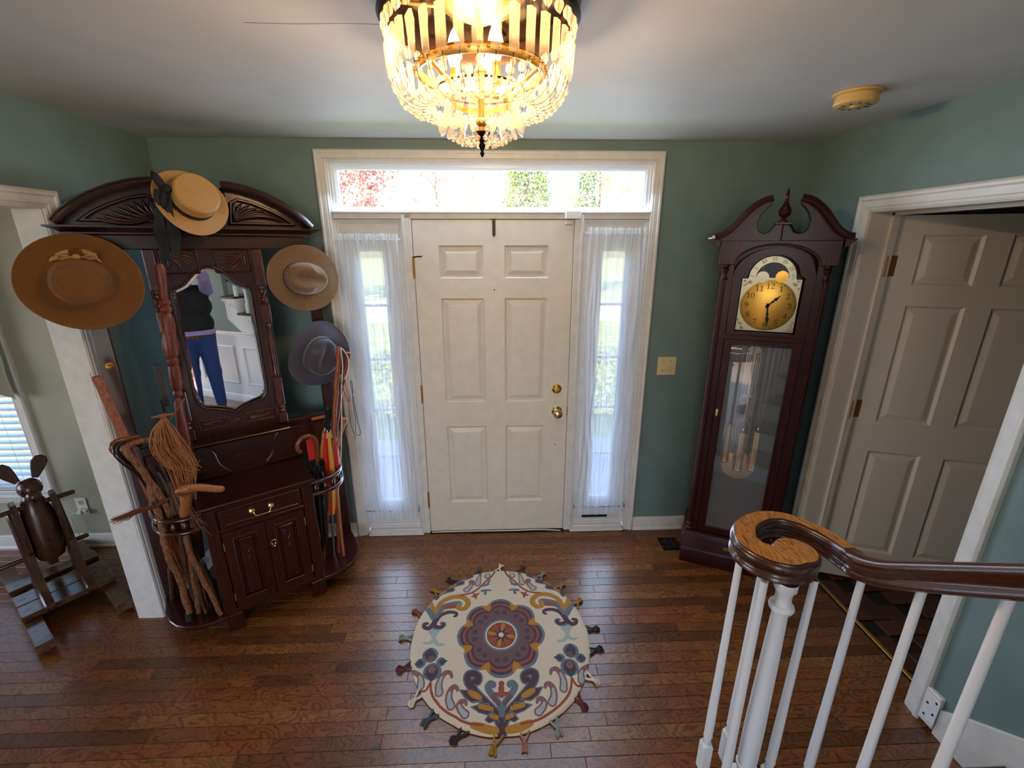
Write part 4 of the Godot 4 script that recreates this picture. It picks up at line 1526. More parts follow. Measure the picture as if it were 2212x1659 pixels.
	# frieze, cornice and broken arch with carved fans
	b = mb(); b.box(Vector3(cx, 1.925, -0.312), Vector3(0.90, 0.066, 0.040), 0.003)
	obj("frieze", b, M.mahogany_flat, h)
	b = mb()
	loft(b, [[cx - 0.465, cx + 0.465, -0.335, -0.275, 1.95], [cx - 0.472, cx + 0.472, -0.335, -0.268, 1.956], [cx - 0.472, cx + 0.472, -0.335, -0.268, 1.962], [cx - 0.485, cx + 0.485, -0.335, -0.25, 1.97], [cx - 0.505, cx + 0.505, -0.335, -0.232, 1.978], [cx - 0.514, cx + 0.514, -0.335, -0.224, 1.981], [cx - 0.514, cx + 0.514, -0.335, -0.224, 1.988]])
	obj("cornice", b, M.mahogany_flat, h)
	var arch: Array = [Vector2(-0.478, 1.992), Vector2(-0.452, 2.022), Vector2(-0.41, 2.057), Vector2(-0.35, 2.096), Vector2(-0.28, 2.130), Vector2(-0.21, 2.153), Vector2(-0.15, 2.164), Vector2(-0.11, 2.166)]
	for s in [-1.0, 1.0]:
		var pts: Array = []
		for p in arch: pts.append(Vector2(cx - s * p.x, p.y))
		for q in [[0.092, 2.152], [0.088, 2.12], [0.098, 2.085], [0.092, 2.05], [0.07, 2.022], [0.03, 2.008], [0.0, 2.004], [0.0, 1.988], [0.478, 1.988]]:
			pts.append(Vector2(cx + s * q[0], q[1]))
		b = mb(); b.prism(pts, -0.33, -0.302, 0.003)
		var path: Array = []
		for p in arch: path.append(Vector3(cx - s * p.x, p.y, -0.302))
		b.mould(path, Vector3.BACK, [[0.006, -0.02], [0.006, 0.052], [-0.004, 0.056], [-0.010, 0.046], [-0.016, 0.030], [-0.024, 0.024], [-0.030, 0.010], [-0.030, 0.0]], false, s)
		b.ball(Vector3(cx + s * 0.108, 2.135, -0.296), Vector3(0.016, 0.018, 0.018), 14, 8)
		var cap := obj("arch", b, M.mahogany_flat, h)
		b = mb()
		var fr: Array = [Vector2(0.13, 2.012), Vector2(0.40, 2.012), Vector2(0.36, 2.043), Vector2(0.30, 2.075), Vector2(0.23, 2.104), Vector2(0.17, 2.116), Vector2(0.142, 2.10)]
		var fl: Array = []
		for q in fr: fl.append(Vector3(cx + s * q.x, q.y, -0.302))
		b.mould(fl, Vector3.BACK, [[0.004, 0], [0.002, 0.006], [-0.004, 0.006], [-0.008, 0]], true, s)
		var tips: Array = []
		for q in [[0.375, 2.02], [0.345, 2.036], [0.315, 2.052], [0.285, 2.068], [0.255, 2.082], [0.222, 2.094], [0.19, 2.104], [0.16, 2.108]]: tips.append(Vector2(cx + s * q[0], q[1]))
		fan(b, Vector2(cx + s * 0.15, 2.024), tips, -0.302, 0.0075)
		b.ball(Vector3(cx + s * 0.152, 2.024, -0.298), Vector3(0.012, 0.010, 0.009), 10, 6)
		obj("carved_fan", b, M.mahogany_flat, cap)

# ---------------------------------------------------------------- hats and sticks on the hall tree
func hat_materials() -> void:
	bump(tri_mat("straw", noise_tex(71, 0.05, [[0.15, c3(0.36, 0.20, 0.07)], [0.5, c3(0.56, 0.345, 0.13)], [0.85, c3(0.76, 0.53, 0.24)]], 4), Vector3(14, 14, 14), 0.6), noise_tex(72, 0.12, [], 3), 0.3)
	bump(tri_mat("straw_pale", noise_tex(73, 0.05, [[0.15, c3(0.60, 0.42, 0.21)], [0.5, c3(0.73, 0.54, 0.29)], [0.85, c3(0.82, 0.65, 0.38)]], 4), Vector3(10, 10, 10), 0.55), noise_tex(74, 0.12, [], 3), 0.06)
	mat("glass_dark", c3(0.02, 0.02, 0.025), 0.1)
	mat("navy", c3(0.035, 0.045, 0.085), 0.7)
	var f := tri_mat("felt_tan", noise_tex(75, 0.04, [[0.1, c3(0.42, 0.31, 0.20)], [0.9, c3(0.53, 0.41, 0.285)]], 5), Vector3(6, 6, 6), 0.95)
	f.rim_enabled = true
	f.rim = 0.4
	mat("felt_band", c3(0.27, 0.17, 0.10), 0.7)
	var g := tri_mat("felt_gray", noise_tex(76, 0.04, [[0.1, c3(0.215, 0.195, 0.225)], [0.9, c3(0.285, 0.26, 0.295)]], 5), Vector3(6, 6, 6), 0.95)
	g.rim_enabled = true
	g.rim = 0.4
	mat("check_light", c3(0.72, 0.70, 0.68), 0.7)
	mat("check_dark", c3(0.06, 0.06, 0.07), 0.7)

func surf(b: MB, rings: Array, seg: int, f: Callable, crease := 60.0) -> void:
	# a thin shell: rings of [radius, height]; f(radius, height, angle) -> point; given a back face too
	var rows: Array = []
	for p in rings:
		var row := PackedVector3Array()
		for j in seg: row.append(f.call(p[0], p[1], TAU * j / seg))
		rows.append(row)
	b.grid(rows, true, crease)

func braid(prof: Array, step: float, h: float) -> Array:
	# breaks a profile into small rounded coils
	var out: Array = []
	for i in prof.size() - 1:
		var a := Vector2(prof[i][0], prof[i][1])
		var c := Vector2(prof[i + 1][0], prof[i + 1][1])
		var n := maxi(1, int(round(a.distance_to(c) / step)))
		var nr := Vector2(c.y - a.y, -(c.x - a.x)).normalized()
		for k in n:
			for q in [[0.0, 0.0], [0.35, 1.0], [0.7, 1.0]]:
				var p: Vector2 = a.lerp(c, (k + q[0]) / n) + nr * h * q[1]
				out.append([p.x, p.y])
	out.append(prof[-1])
	return out

func hats() -> void:
	hat_materials()
	var ht := HT()
	var n := ht.basis.z
	# wide straw sun hat on the left post
	var at := ht * T(Vector3(-0.452, 1.765, -0.215))
	var s := thing("sun_hat", "wide orange straw sun hat with a raffia bow, on the hall tree's left post", "hat", TY(at.origin, n + ht.basis * Vector3(0.02, 0.05, 0)))
	var b := mb()
	var wob := func(r: float, y: float, a: float) -> Vector3:
		var k := smoothstep(0.095, 0.19, r)
		return Vector3(r * cos(a) * (1.0 + 0.02 * k), y + k * (0.016 * cos(2 * a + 0.6) + 0.006 * sin(5 * a)), r * sin(a) * (1.0 + 0.03 * k * cos(a)))
	var prof: Array = [[0.192, 0.006], [0.15, 0.004], [0.112, 0.014], [0.095, 0.030], [0.089, 0.07], [0.080, 0.092], [0.060, 0.108], [0.03, 0.113], [0.0006, 0.114]]
	surf(b, braid(prof, 0.0075, 0.0026), 56, wob)
	obj("straw_shell", b, M.straw, s)
	b = mb()
	surf(b, [[0.0006, 0.108], [0.055, 0.103], [0.085, 0.068], [0.092, 0.024], [0.112, 0.010], [0.15, 0.0], [0.192, 0.002], [0.193, 0.004], [0.192, 0.006]], 40, wob)
	obj("lining", b, M.straw, s)
	b = mb()
	b.tube(spline([Vector3(0.0, 0.035, -0.094), Vector3(0.05, 0.034, -0.082)], 2), 0.004, 6)
	# bow on the upper side of the crown
	var up := s.transform.basis.inverse() * Vector3.UP
	var ua := atan2(up.z, up.x)
	var rot := T(Vector3.ZERO, 0) * Transform3D(Basis(Vector3.UP, -ua + PI / 2), Vector3.ZERO)
	b = mb().at(rot)
	for sd in [-1.0, 1.0]:
		for k in 3:
			var lp: Array = []
			for q in 9:
				var a := TAU * q / 8
				lp.append(Vector3(sd * (0.022 + 0.022 * (1 - cos(a)) * 0.8) - 0.01, 0.052 + k * 0.006 + 0.012 * sin(a), 0.098 + k * 0.009 + 0.008 * sin(a + k)))
			b.tube(lp, 0.0035, 6)
	b.ball(Vector3(-0.008, 0.055, 0.10), Vector3(0.013, 0.012, 0.012), 10, 6)
	b.tube(spline([Vector3(0.0, 0.05, 0.098), Vector3(0.05, 0.035, 0.098), Vector3(0.075, 0.03, 0.085)], 5), [0.006, 0.006, 0.006, 0.008, 0.010, 0.009, 0.009, 0.008, 0.006, 0.004, 0.002], 8)
	b.tube(spline([Vector3(-0.01, 0.05, 0.098), Vector3(-0.055, 0.036, 0.097), Vector3(-0.075, 0.028, 0.080)], 5), 0.004, 7)
	obj("raffia_bow", b, M.straw_pale, s)
	b = mb()
	var bandp: Array = []
	for k in 40:
		var a := TAU * k / 40
		bandp.append(Vector3(cos(a) * 0.0965, 0.033 + 0.002 * sin(a * 5), sin(a) * 0.0965))
	b.tube(bandp, 0.0035, 6, false, 60, true)
	obj("raffia_band", b, M.straw, s)
	# boater with a navy ribbon on the crest
	at = ht * T(Vector3(-0.03, 2.09, -0.17))
	var ax: Vector3 = ht.basis * Vector3(0.34, 0.42, 0.85)
	var bo := thing("boater_hat", "pale straw boater with a long navy ribbon, hung on the hall tree's crest", "hat", TY(at.origin, ax))
	b = mb()
	var bw := func(r: float, y: float, a: float) -> Vector3:
		var k := smoothstep(0.085, 0.145, r)
		return Vector3(r * cos(a), y + k * 0.012 * cos(2 * a + 1.2), r * sin(a) * 1.06)
	surf(b, braid([[0.140, 0.0], [0.087, 0.004], [0.086, 0.07], [0.080, 0.078], [0.0006, 0.080]], 0.0045, 0.0007), 56, bw, 35)
	obj("straw_shell", b, M.straw_pale, bo)
	b = mb()
	surf(b, [[0.0006, 0.076], [0.081, 0.072], [0.084, 0.0], [0.14, -0.004], [0.1415, -0.002], [0.140, 0.0]], 40, bw, 35)
	obj("lining", b, M.straw_pale, bo)
	b = mb()
	surf(b, [[0.0868, 0.006], [0.0876, 0.008], [0.0876, 0.032], [0.0866, 0.034]], 48, bw, 35)
	obj("ribbon_band", b, M.navy, bo)
	var inv := (bo.transform.affine_inverse() * ht)
	var bow_at := Vector3(-0.108, 2.128, -0.105)
	for q in [[Vector3(-0.122, 1.868, -0.135), 0.0], [Vector3(-0.165, 1.845, -0.15), 0.02]]:
		b = mb().at(inv)
		var rows: Array = []
		var e: Vector3 = q[0]
		var sp := spline([bow_at + Vector3(-q[1], 0, 0), bow_at + Vector3(-0.012 - q[1], -0.06, 0.004), Vector3(lerpf(bow_at.x, e.x, 0.55) - q[1], 1.985, -0.108), Vector3(e.x + 0.006, 1.93, -0.13), e], 6)
		for k in sp.size():
			var w := 0.020 + 0.004 * sin(k * 0.5)
			var p: Vector3 = sp[k]
			rows.append(PackedVector3Array([p + Vector3(-w, 0.006 if k == sp.size() - 1 else 0.0, 0.0), p + Vector3(-w * 0.3, 0, 0.004), p + Vector3(w * 0.4, 0, -0.002), p + Vector3(w, -0.012 if k == sp.size() - 1 else 0.0, 0.003)]))
		b.grid(rows, false, 60)
		var back: Array = []
		for r in rows:
			var r2: PackedVector3Array = r.duplicate()
			r2.reverse()
			for j in 4: r2[j] -= Vector3(0, 0, 0.0012)
			back.append(r2)
		b.grid(back, false, 60)
		obj("ribbon_tail", b, M.navy, bo)
	b = mb().at(inv)
	for q in [[Vector3(-0.128, 2.155, -0.10), Vector3(0.016, 0.042, 0.016), 25.0], [Vector3(-0.122, 2.095, -0.10), Vector3(0.016, 0.045, 0.014), -12.0], [Vector3(-0.108, 2.128, -0.092), Vector3(0.018, 0.018, 0.016), 0.0]]:
		b.at(inv * T(q[0], 0, 0, q[2]))
		b.ball(Vector3.ZERO, q[1], 12, 8)
	obj("ribbon_bow", b, M.navy, bo)
	# tan felt hat with a pinched crown
	at = ht * T(Vector3(0.395, 1.745, -0.23))
	var fe := thing("felt_hat", "tan felt hat with a creased crown, on the hall tree's right post", "hat", TY(at.origin, n + ht.basis * Vector3(0.05, 0.03, 0)))
	felt(fe, M.felt_tan, M.felt_band, 0.165, 0.175, 0.092, 0.105, 0.035, 0.10, 0.012)
	# grey felt hat with a chequered band
	at = ht * T(Vector3(0.415, 1.335, -0.235))
	var gr := thing("felt_hat", "grey felt hat with a black and white chequered band, below the tan hat", "hat", TY(at.origin, n + ht.basis * Vector3(0.10, -0.06, 0)))
	felt(gr, M.felt_gray, null, 0.160, 0.185, 0.092, 0.125, 0.045, -1.1, 0.03)
	var light := mb()
	var dark := mb()
	for row in 3:
		for k in 66:
			var a0 := TAU * k / 66
			var a1 := TAU * (k + 1) / 66
			var y0 := 0.012 + row * 0.009
			var y1 := y0 + 0.009
			var t := light if (k + row) % 2 == 0 else dark
			var p := func(a: float, y: float) -> Vector3: return felt_point(0.0948, y, a, 0.092, 0.125, -1.1)
			t.quad(p.call(a0, y0), p.call(a0, y1), p.call(a1, y1), p.call(a1, y0))
	var hb := obj("chequered_band", light, M.check_light, gr)
	hb.set_meta("kind", "stuff")
	var db := obj("chequered_band", dark, M.check_dark, gr)
	db.set_meta("kind", "stuff")
	b = mb().at(T(Vector3(0.07, 0.02, 0.085), 0))
	b.box(Vector3.ZERO, Vector3(0.012, 0.014, 0.012), 0.003)
	obj("buckle", b, M.steel, gr)

func felt_point(r: float, y: float, a: float, cr: float, ch: float, ca: float) -> Vector3:
	var sq := 1.0 + 0.12 * cos(2.0 * (a - ca))
	return Vector3(r * cos(a) * sq, y, r * sin(a) * sq)

func felt(root: Node3D, m: Material, band, ra: float, rb: float, cr: float, ch: float, pinch: float, ca: float, roll: float) -> void:
	var f := func(r: float, y: float, a: float) -> Vector3:
		if y > 0.008 or r <= cr:
			var p := felt_point(r, y, a, cr, ch, ca)
			var u := Vector2(p.x, p.z).rotated(-ca)
			var t := smoothstep(ch * 0.55, ch, y)
			# long crease along u.x and dents at the front sides
			p.y -= pinch * exp(-u.y * u.y / 0.0005) * t * smoothstep(-0.10, -0.02, -absf(u.x) + 0.0)
			p.y -= 0.020 * t * smoothstep(0.02, 0.075, u.x)
			var dent := exp(-pow((u.x - 0.045) / 0.028, 2.0)) * smoothstep(0.02, 0.06, absf(u.y)) * smoothstep(ch * 0.3, ch * 0.8, y)
			var sh := Vector2(p.x, p.z) * (1.0 - 0.20 * dent)
			return Vector3(sh.x, p.y, sh.y)
		var k := smoothstep(cr, ra, r)
		var e := lerpf(1.0, rb / ra, k)
		var p2 := Vector2(r * cos(a), r * sin(a) * 1.0)
		var sq := lerpf(1.0 + 0.12 * cos(2.0 * (a - ca)), 1.0 + (rb / ra - 1.0) * pow(cos(a - ca), 2.0), k)
		return Vector3(p2.x * sq, y + k * roll * (-cos(2.0 * (a - ca))) + k * 0.004 * sin(3.0 * a), p2.y * sq)
	var b := mb()
	var prof: Array = []
	for k in 9: prof.append([lerpf(ra, cr + 0.010, k / 8.0), 0.004 + 0.0 * k])
	prof.append_array([[cr + 0.003, 0.006], [cr, 0.0085], [cr, 0.014], [cr - 0.001, ch * 0.3], [cr - 0.004, ch * 0.5], [cr - 0.007, ch * 0.66], [cr - 0.011, ch * 0.8], [cr - 0.018, ch * 0.91], [cr - 0.027, ch * 0.97]])
	for k in 8: prof.append([(cr - 0.034) * (1.0 - k / 7.0) + 0.0005, ch])
	surf(b, prof, 60, f, 75)
	var back: Array = [[0.0005, ch - 0.004], [cr * 0.5, ch - 0.004], [cr - 0.03, ch * 0.95], [cr - 0.006, ch * 0.6], [cr - 0.004, 0.0082], [cr, 0.0], [ra, 0.0], [ra + 0.001, 0.002], [ra, 0.004]]
	surf(b, back, 48, f, 75)
	obj("felt_body", b, m, root)
	if band != null:
		b = mb()
		surf(b, [[cr + 0.0012, 0.009], [cr + 0.0028, 0.011], [cr + 0.0022, 0.020], [cr + 0.0008, 0.022]], 60, f, 75)
		obj("hat_band", b, band, root)
		b = mb()
		for q in [[-2.55, 0.048], [-2.75, 0.062], [-2.95, 0.05]]:
			b.ball(f.call(cr - 0.001, q[1], q[0]), Vector3.ONE * 0.0035, 8, 5)
		obj("eyelet", b, M.felt_band, root)
		b = mb()
		for q in [[ra - 0.02, -0.95], [ra - 0.02, 0.75]]:
			b.at(Transform3D(Basis(), f.call(q[0], 0.004, q[1])))
			b.tube([Vector3(0, 0, 0), Vector3(0, 0.003, 0)], 0.004, 10)
		obj("brim_grommet", b, m, root)

func wobble(pts: Array, amp: float, seed_: int) -> Array:
	var f := FastNoiseLite.new()
	f.seed = seed_
	f.frequency = 1.0
	var out: Array = []
	for i in pts.size():
		var p: Vector3 = pts[i]
		out.append(p + Vector3(f.get_noise_2d(p.y * 9.0, 1.0), 0, f.get_noise_2d(p.y * 9.0, 7.0)) * amp)
	return out

func stick(b: MB, pts: Array, r0: float, r1: float, seed_: int, sides := 9, amp := 0.008, knots := true) -> Array:
	var sp := wobble(spline(pts, 8), amp, seed_)
	var rad: Array = []
	var f := FastNoiseLite.new()
	f.seed = seed_ + 50
	f.frequency = 1.0
	for i in sp.size():
		var u := float(i) / (sp.size() - 1)
		rad.append(lerpf(r0, r1, u) * (1.0 + (0.16 * f.get_noise_1d(i * 0.9) if knots else 0.0)))
	b.tube(sp, rad, sides, true, 60)
	return sp

func sticks() -> void:
	var ht := HT()
	var G := "walking sticks in the hall tree's left ring"
	mat("raffia", c3(0.60, 0.38, 0.18), 0.75)
	mat("hair", c3(0.42, 0.22, 0.12), 0.7)
	mat("strap", c3(0.12, 0.085, 0.06), 0.5)
	var mk := func(called: String, label: String, category: String, foot: Vector3, group := "") -> Array:
		var o := thing(called, label, category, ht * T(foot), group)
		return [o, T(-foot)]
	# carved staff leaning before the left pilaster
	var fo := Vector3(-0.315, 0.123, -0.20)
	var r = mk.call("carved_staff", "reddish carved wooden staff leaning in front of the hall tree's left pilaster", "staff", fo, "")
	var b := mb()
	var top := Vector3(-0.187, 1.845, -0.13)
	var dirv := (top - fo).normalized()
	b.at(TY(Vector3.ZERO, dirv))
	var L := top.distance_to(fo)
	b.lathe([[0.0, L - 0.60], [0.016, L - 0.598], [0.019, L - 0.585], [0.014, L - 0.572], [0.019, L - 0.56], [0.023, L - 0.545], [0.023, L - 0.47], [0.021, L - 0.455], [0.016, L - 0.45], [0.022, L - 0.44], [0.022, L - 0.425], [0.016, L - 0.417], [0.024, L - 0.405], [0.026, L - 0.36], [0.024, L - 0.26], [0.020, L - 0.225], [0.015, L - 0.218], [0.023, L - 0.205], [0.023, L - 0.195], [0.015, L - 0.185], [0.021, L - 0.175], [0.021, L - 0.165], [0.013, L - 0.155], [0.015, L - 0.12], [0.018, L - 0.07], [0.019, L - 0.03], [0.013, L - 0.01], [0.0, L]], 18)
	obj("turned_top", b, M.stick_red, r[0])
	b = mb().at(TY(Vector3.ZERO, dirv))
	for k in 12:
		var a := TAU * k / 6 + (0.5 if k >= 6 else 0.0)
		var y0 := L - 0.40 + (0.085 if k >= 6 else 0.0)
		var lf: Array = []
		for q in 7:
			var u := q / 6.0
			lf.append(Vector3(cos(a) * 0.0245, y0 + 0.085 * u, sin(a) * 0.0245))
		b.tube(lf, [0.001, 0.004, 0.0055, 0.006, 0.005, 0.003, 0.0008], 6)
	obj("leaf_carving", b, M.stick_red, r[0])
	b = mb()
	var rows: Array = []
	var basis := TY(Vector3.ZERO, dirv).basis
	for k in 40:
		var u := k / 39.0
		var row := PackedVector3Array()
		var tw := 4.2 * smoothstep(0.35, 1.0, u)
		for j in 14:
			var a := TAU * j / 14
			var v := Vector3(cos(a) * 0.026, 0, sin(a) * 0.014).rotated(Vector3.UP, tw)
			if k == 0 or k == 39: v *= 0.05
			row.append(basis * (v * lerpf(0.7, 1.0, u) + Vector3(0, (L - 0.60) * u, 0)))
		rows.append(row)
	b.grid(rows, true, 60)
	obj("twisted_shaft", b, M.stick_red, r[0])
	b = mb()
	b.tube(spline([basis * Vector3(0.024, L - 0.615, 0.0), basis * Vector3(0.0, L - 0.64, 0.03), basis * Vector3(-0.04, L - 0.70, 0.03)], 5), 0.002, 5)
	obj("cord", b, M.raffia, r[0])
	# flat orange stick leaning left
	fo = Vector3(-0.33, 0.123, -0.11)
	r = mk.call("flat_stick", "broad flat orange-brown stick leaning out to the left of the hall tree", "stick", fo, G)
	b = mb()
	var up := Vector3(-0.476, 1.40, -0.10)
	b.at(r[1] * TY(fo, up - fo))
	b.box(Vector3(0, up.distance_to(fo) / 2, 0), Vector3(0.034, up.distance_to(fo), 0.012), 0.005)
	obj("shaft", b, M.stick_orange, r[0])
	# crook canes
	r = mk.call("crook_cane", "dark glossy crook-handled cane at the left of the left ring", "cane", Vector3(-0.29, 0.123, -0.15), G)
	b = mb().at(r[1])
	b.tube(spline([Vector3(-0.29, 0.123, -0.15), Vector3(-0.36, 0.6, -0.10), Vector3(-0.415, 0.92, -0.06), Vector3(-0.462, 1.03, -0.05), Vector3(-0.478, 1.075, -0.06), Vector3(-0.462, 1.10, -0.085), Vector3(-0.43, 1.095, -0.11), Vector3(-0.40, 1.06, -0.12)], 7), 0.0125, 12)
	obj("cane_body", b, M.cane_dark, r[0])
	r = mk.call("crook_cane", "reddish brown crook-handled cane reaching furthest left in the left ring", "cane", Vector3(-0.33, 0.123, -0.27), G)
	b = mb().at(r[1])
	b.tube(spline([Vector3(-0.33, 0.123, -0.27), Vector3(-0.36, 0.6, -0.22), Vector3(-0.395, 0.88, -0.16), Vector3(-0.455, 1.02, -0.10), Vector3(-0.487, 1.075, -0.08), Vector3(-0.478, 1.105, -0.085), Vector3(-0.44, 1.108, -0.10), Vector3(-0.40, 1.10, -0.12)], 7), 0.0125, 12)
	obj("cane_body", b, M.cane_gloss, r[0])
	r = mk.call("crook_cane", "tan bark crook-handled cane behind the raffia tassel", "cane", Vector3(-0.345, 0.123, -0.095), G)
	b = mb().at(r[1])
	stick(b, [Vector3(-0.345, 0.123, -0.095), Vector3(-0.335, 0.5, -0.07), Vector3(-0.36, 0.75, -0.05), Vector3(-0.395, 0.92, -0.04), Vector3(-0.425, 1.02, -0.035), Vector3(-0.445, 1.075, -0.045), Vector3(-0.425, 1.095, -0.06), Vector3(-0.37, 1.092, -0.08), Vector3(-0.32, 1.06, -0.09)], 0.013, 0.014, 4)
	obj("cane_body", b, M.stick_brown, r[0])
	# rough sticks below
	var list := [
		["rough tan stick with a dark rubber tip at the front of the left platform", Vector3(-0.384, 0.125, -0.063), [Vector3(-0.385, 0.34, -0.06), Vector3(-0.40, 0.56, -0.045), Vector3(-0.395, 0.72, -0.05), Vector3(-0.40, 0.9, -0.06)], 0.0155, 0.016, "stick_brown", true],
		["thin dark stick standing second from the front of the left platform", Vector3(-0.349, 0.125, -0.095), [Vector3(-0.355, 0.35, -0.08), Vector3(-0.345, 0.54, -0.05), Vector3(-0.34, 0.75, -0.06), Vector3(-0.37, 0.92, -0.10)], 0.010, 0.012, "stick_dark", false],
		["bent brown stick whose foot leans towards the cabinet front", Vector3(-0.258, 0.125, -0.010), [Vector3(-0.285, 0.30, -0.02), Vector3(-0.318, 0.50, -0.035), Vector3(-0.325, 0.66, -0.06), Vector3(-0.345, 0.86, -0.10)], 0.012, 0.016, "stick_brown", false],
		["short pale-tipped stick slanting across behind the tan stick", Vector3(-0.455, 0.125, -0.28), [Vector3(-0.43, 0.32, -0.19), Vector3(-0.395, 0.5, -0.13), Vector3(-0.36, 0.7, -0.10), Vector3(-0.345, 0.85, -0.09)], 0.011, 0.012, "stick_dark", false],
		["dark knobbly stick close against the cabinet side", Vector3(-0.262, 0.125, -0.09), [Vector3(-0.285, 0.35, -0.10), Vector3(-0.305, 0.55, -0.10), Vector3(-0.33, 0.75, -0.12), Vector3(-0.36, 0.95, -0.14)], 0.011, 0.013, "stick_dark", false],
		["slim grey-brown stick at the back of the left platform", Vector3(-0.322, 0.125, -0.064), [Vector3(-0.325, 0.35, -0.07), Vector3(-0.315, 0.55, -0.08), Vector3(-0.33, 0.75, -0.09), Vector3(-0.35, 0.9, -0.13)], 0.009, 0.011, "stick_dark", false],
	]
	var sd := 11
	for q in list:
		r = mk.call("walking_stick", q[0], "stick", q[1], G)
		b = mb().at(r[1])
		var pts: Array = [q[1]]
		pts.append_array(q[2])
		stick(b, pts, q[3], q[4], sd)
		obj("shaft", b, M[q[5]], r[0])
		if q[6]:
			b = mb().at(r[1] * TY(q[1], Vector3(0, 1, 0)))
			b.lathe([[0.0, 0.0], [0.020, 0.0], [0.018, 0.03], [0.017, 0.042], [0.0, 0.042]], 14)
			obj("rubber_tip", b, M.black_rubber, r[0])
		sd += 3
	# stick with a hammer-like cross handle
	fo = Vector3(-0.315, 0.123, -0.10)
	r = mk.call("cross_handled_stick", "thick tan stick with a horizontal natural-branch handle jutting over the cabinet", "stick", fo, G)
	b = mb().at(r[1])
	stick(b, [fo, Vector3(-0.325, 0.45, -0.085), Vector3(-0.312, 0.66, -0.04), Vector3(-0.294, 0.76, 0.01), Vector3(-0.276, 0.85, 0.045)], 0.012, 0.022, 31, 10, 0.004)
	obj("shaft", b, M.stick_tan, r[0])
	b = mb().at(r[1])
	var hp := spline([Vector3(-0.312, 0.874, 0.05), Vector3(-0.27, 0.880, 0.055), Vector3(-0.22, 0.866, 0.05), Vector3(-0.17, 0.842, 0.05), Vector3(-0.132, 0.828, 0.05)], 5)
	var hr: Array = []
	for k in hp.size(): hr.append([0.004, 0.008, 0.012, 0.015, 0.017, 0.0195, 0.0195, 0.019, 0.018, 0.0175, 0.017, 0.017, 0.017, 0.0168, 0.0165, 0.0165, 0.0165, 0.016, 0.015, 0.012, 0.005][k])
	b.tube(hp, hr, 12, true, 60)
	obj("handle", b, M.stick_tan, r[0])
	# whip: dark strap hanging from the staff with a raffia tassel
	fo = Vector3(-0.292, 0.86, 0.0)
	r = mk.call("raffia_whip", "long raffia tassel hanging from a dark leather strap at the left of the mirror", "whip", fo, "")
	b = mb().at(r[1])
	b.box(Vector3(-0.272, 1.33, -0.06), Vector3(0.030, 0.19, 0.008), 0.003)
	b.at(r[1] * T(Vector3(-0.284, 1.25, -0.03), 0, 22))
	b.box(Vector3.ZERO, Vector3(0.012, 0.07, 0.006), 0.002)
	obj("leather_strap", b, M.strap, r[0])
	b = mb().at(r[1])
	var ring: Array = []
	for k in 24:
		var a := TAU * k / 24
		ring.append(Vector3(-0.291 + cos(a) * 0.038, 1.215 + sin(a) * 0.012, 0.005 + sin(a) * 0.03))
	b.tube(ring, 0.0022, 6, false, 60, true)
	obj("wrist_loop", b, M.raffia, r[0])
	b = mb().at(r[1])
	b.box(Vector3(-0.291, 1.205, 0.0), Vector3(0.022, 0.036, 0.014), 0.003)
	obj("ferrule", b, M.stick_orange, r[0])
	b = mb().at(r[1])
	var rr := RandomNumberGenerator.new()
	rr.seed = 12
	for k in 70:
		var a := rr.randf() * TAU
		var q := sqrt(rr.randf())
		var e := Vector3(cos(a), 0, sin(a) * 0.6) * q
		var low := Vector3(-0.272 + e.x * 0.035, 0.80 + rr.randf() * 0.12, 0.02 + e.z * 0.03)
		if rr.randf() < 0.25: low = Vector3(-0.225 + e.x * 0.03, 0.93 + rr.randf() * 0.06, 0.03 + e.z * 0.03)
		var pts := spline([Vector3(-0.291, 1.20, 0.0) + e * 0.006, Vector3(-0.302, 1.15, 0.005) + e * Vector3(0.042, 1, 0.05), Vector3(-0.298, 1.07, 0.01) + e * Vector3(0.066, 1, 0.07), Vector3(-0.268, 0.98, 0.02) + e * Vector3(0.058, 1, 0.06), low], 4)
		b.tube(wobble(pts, 0.007, 200 + k), 0.0015, 5, true, 60)
	stuff(obj("raffia_strands", b, M.raffia, r[0]))
	# hair whisk sticking out to the left
	fo = Vector3(-0.40, 0.803, 0.0)
	r = mk.call("hair_whisk", "brown hair whisk poking out sideways to the left of the left ring", "whisk", fo, "")
	b = mb().at(r[1])
	b.tube([Vector3(-0.345, 0.815, -0.03), Vector3(-0.40, 0.806, 0.0)], 0.009, 8)
	obj("whisk_handle", b, M.stick_dark, r[0])
	b = mb().at(r[1])
	for k in 70:
		var e := Vector3(0, rr.randf_range(-1, 1), rr.randf_range(-1, 1))
		var t := rr.randf_range(0.6, 1.0)
		b.tube(spline([Vector3(-0.395, 0.806, -0.002) + e * 0.007, Vector3(-0.46, 0.808, 0.0) + e * 0.010, Vector3(-0.395 - 0.155 * t, 0.796 - 0.006 * t, 0.0) + e * Vector3(0, 0.014, 0.016)], 4), 0.0009, 4, true, 60)
	stuff(obj("whisk_hair", b, M.hair, r[0]))
	b = mb().at(r[1])
	for k in 14:
		var e := Vector3(rr.randf_range(-1, 1), rr.randf_range(-1, 1), rr.randf_range(-1, 1))
		b.tube(spline([Vector3(-0.275, 0.80, 0.05), Vector3(-0.27, 0.72, 0.055) + e * 0.012, Vector3(-0.255, 0.67, 0.06) + e * 0.03], 4), 0.0008, 4, true, 60)
	b.tube(spline([Vector3(-0.273, 0.82, 0.06), Vector3(-0.25, 0.72, 0.06), Vector3(-0.235, 0.64, 0.04), Vector3(-0.222, 0.60, 0.03)], 5), 0.0016, 5)
	stuff(obj("loose_hair", b, M.hair, r[0]))
	# grey tag low among the sticks
	b = mb().at(T(Vector3.ZERO, 10, 0, 35))
	b.box(Vector3.ZERO, Vector3(0.026, 0.04, 0.003), 0.001)
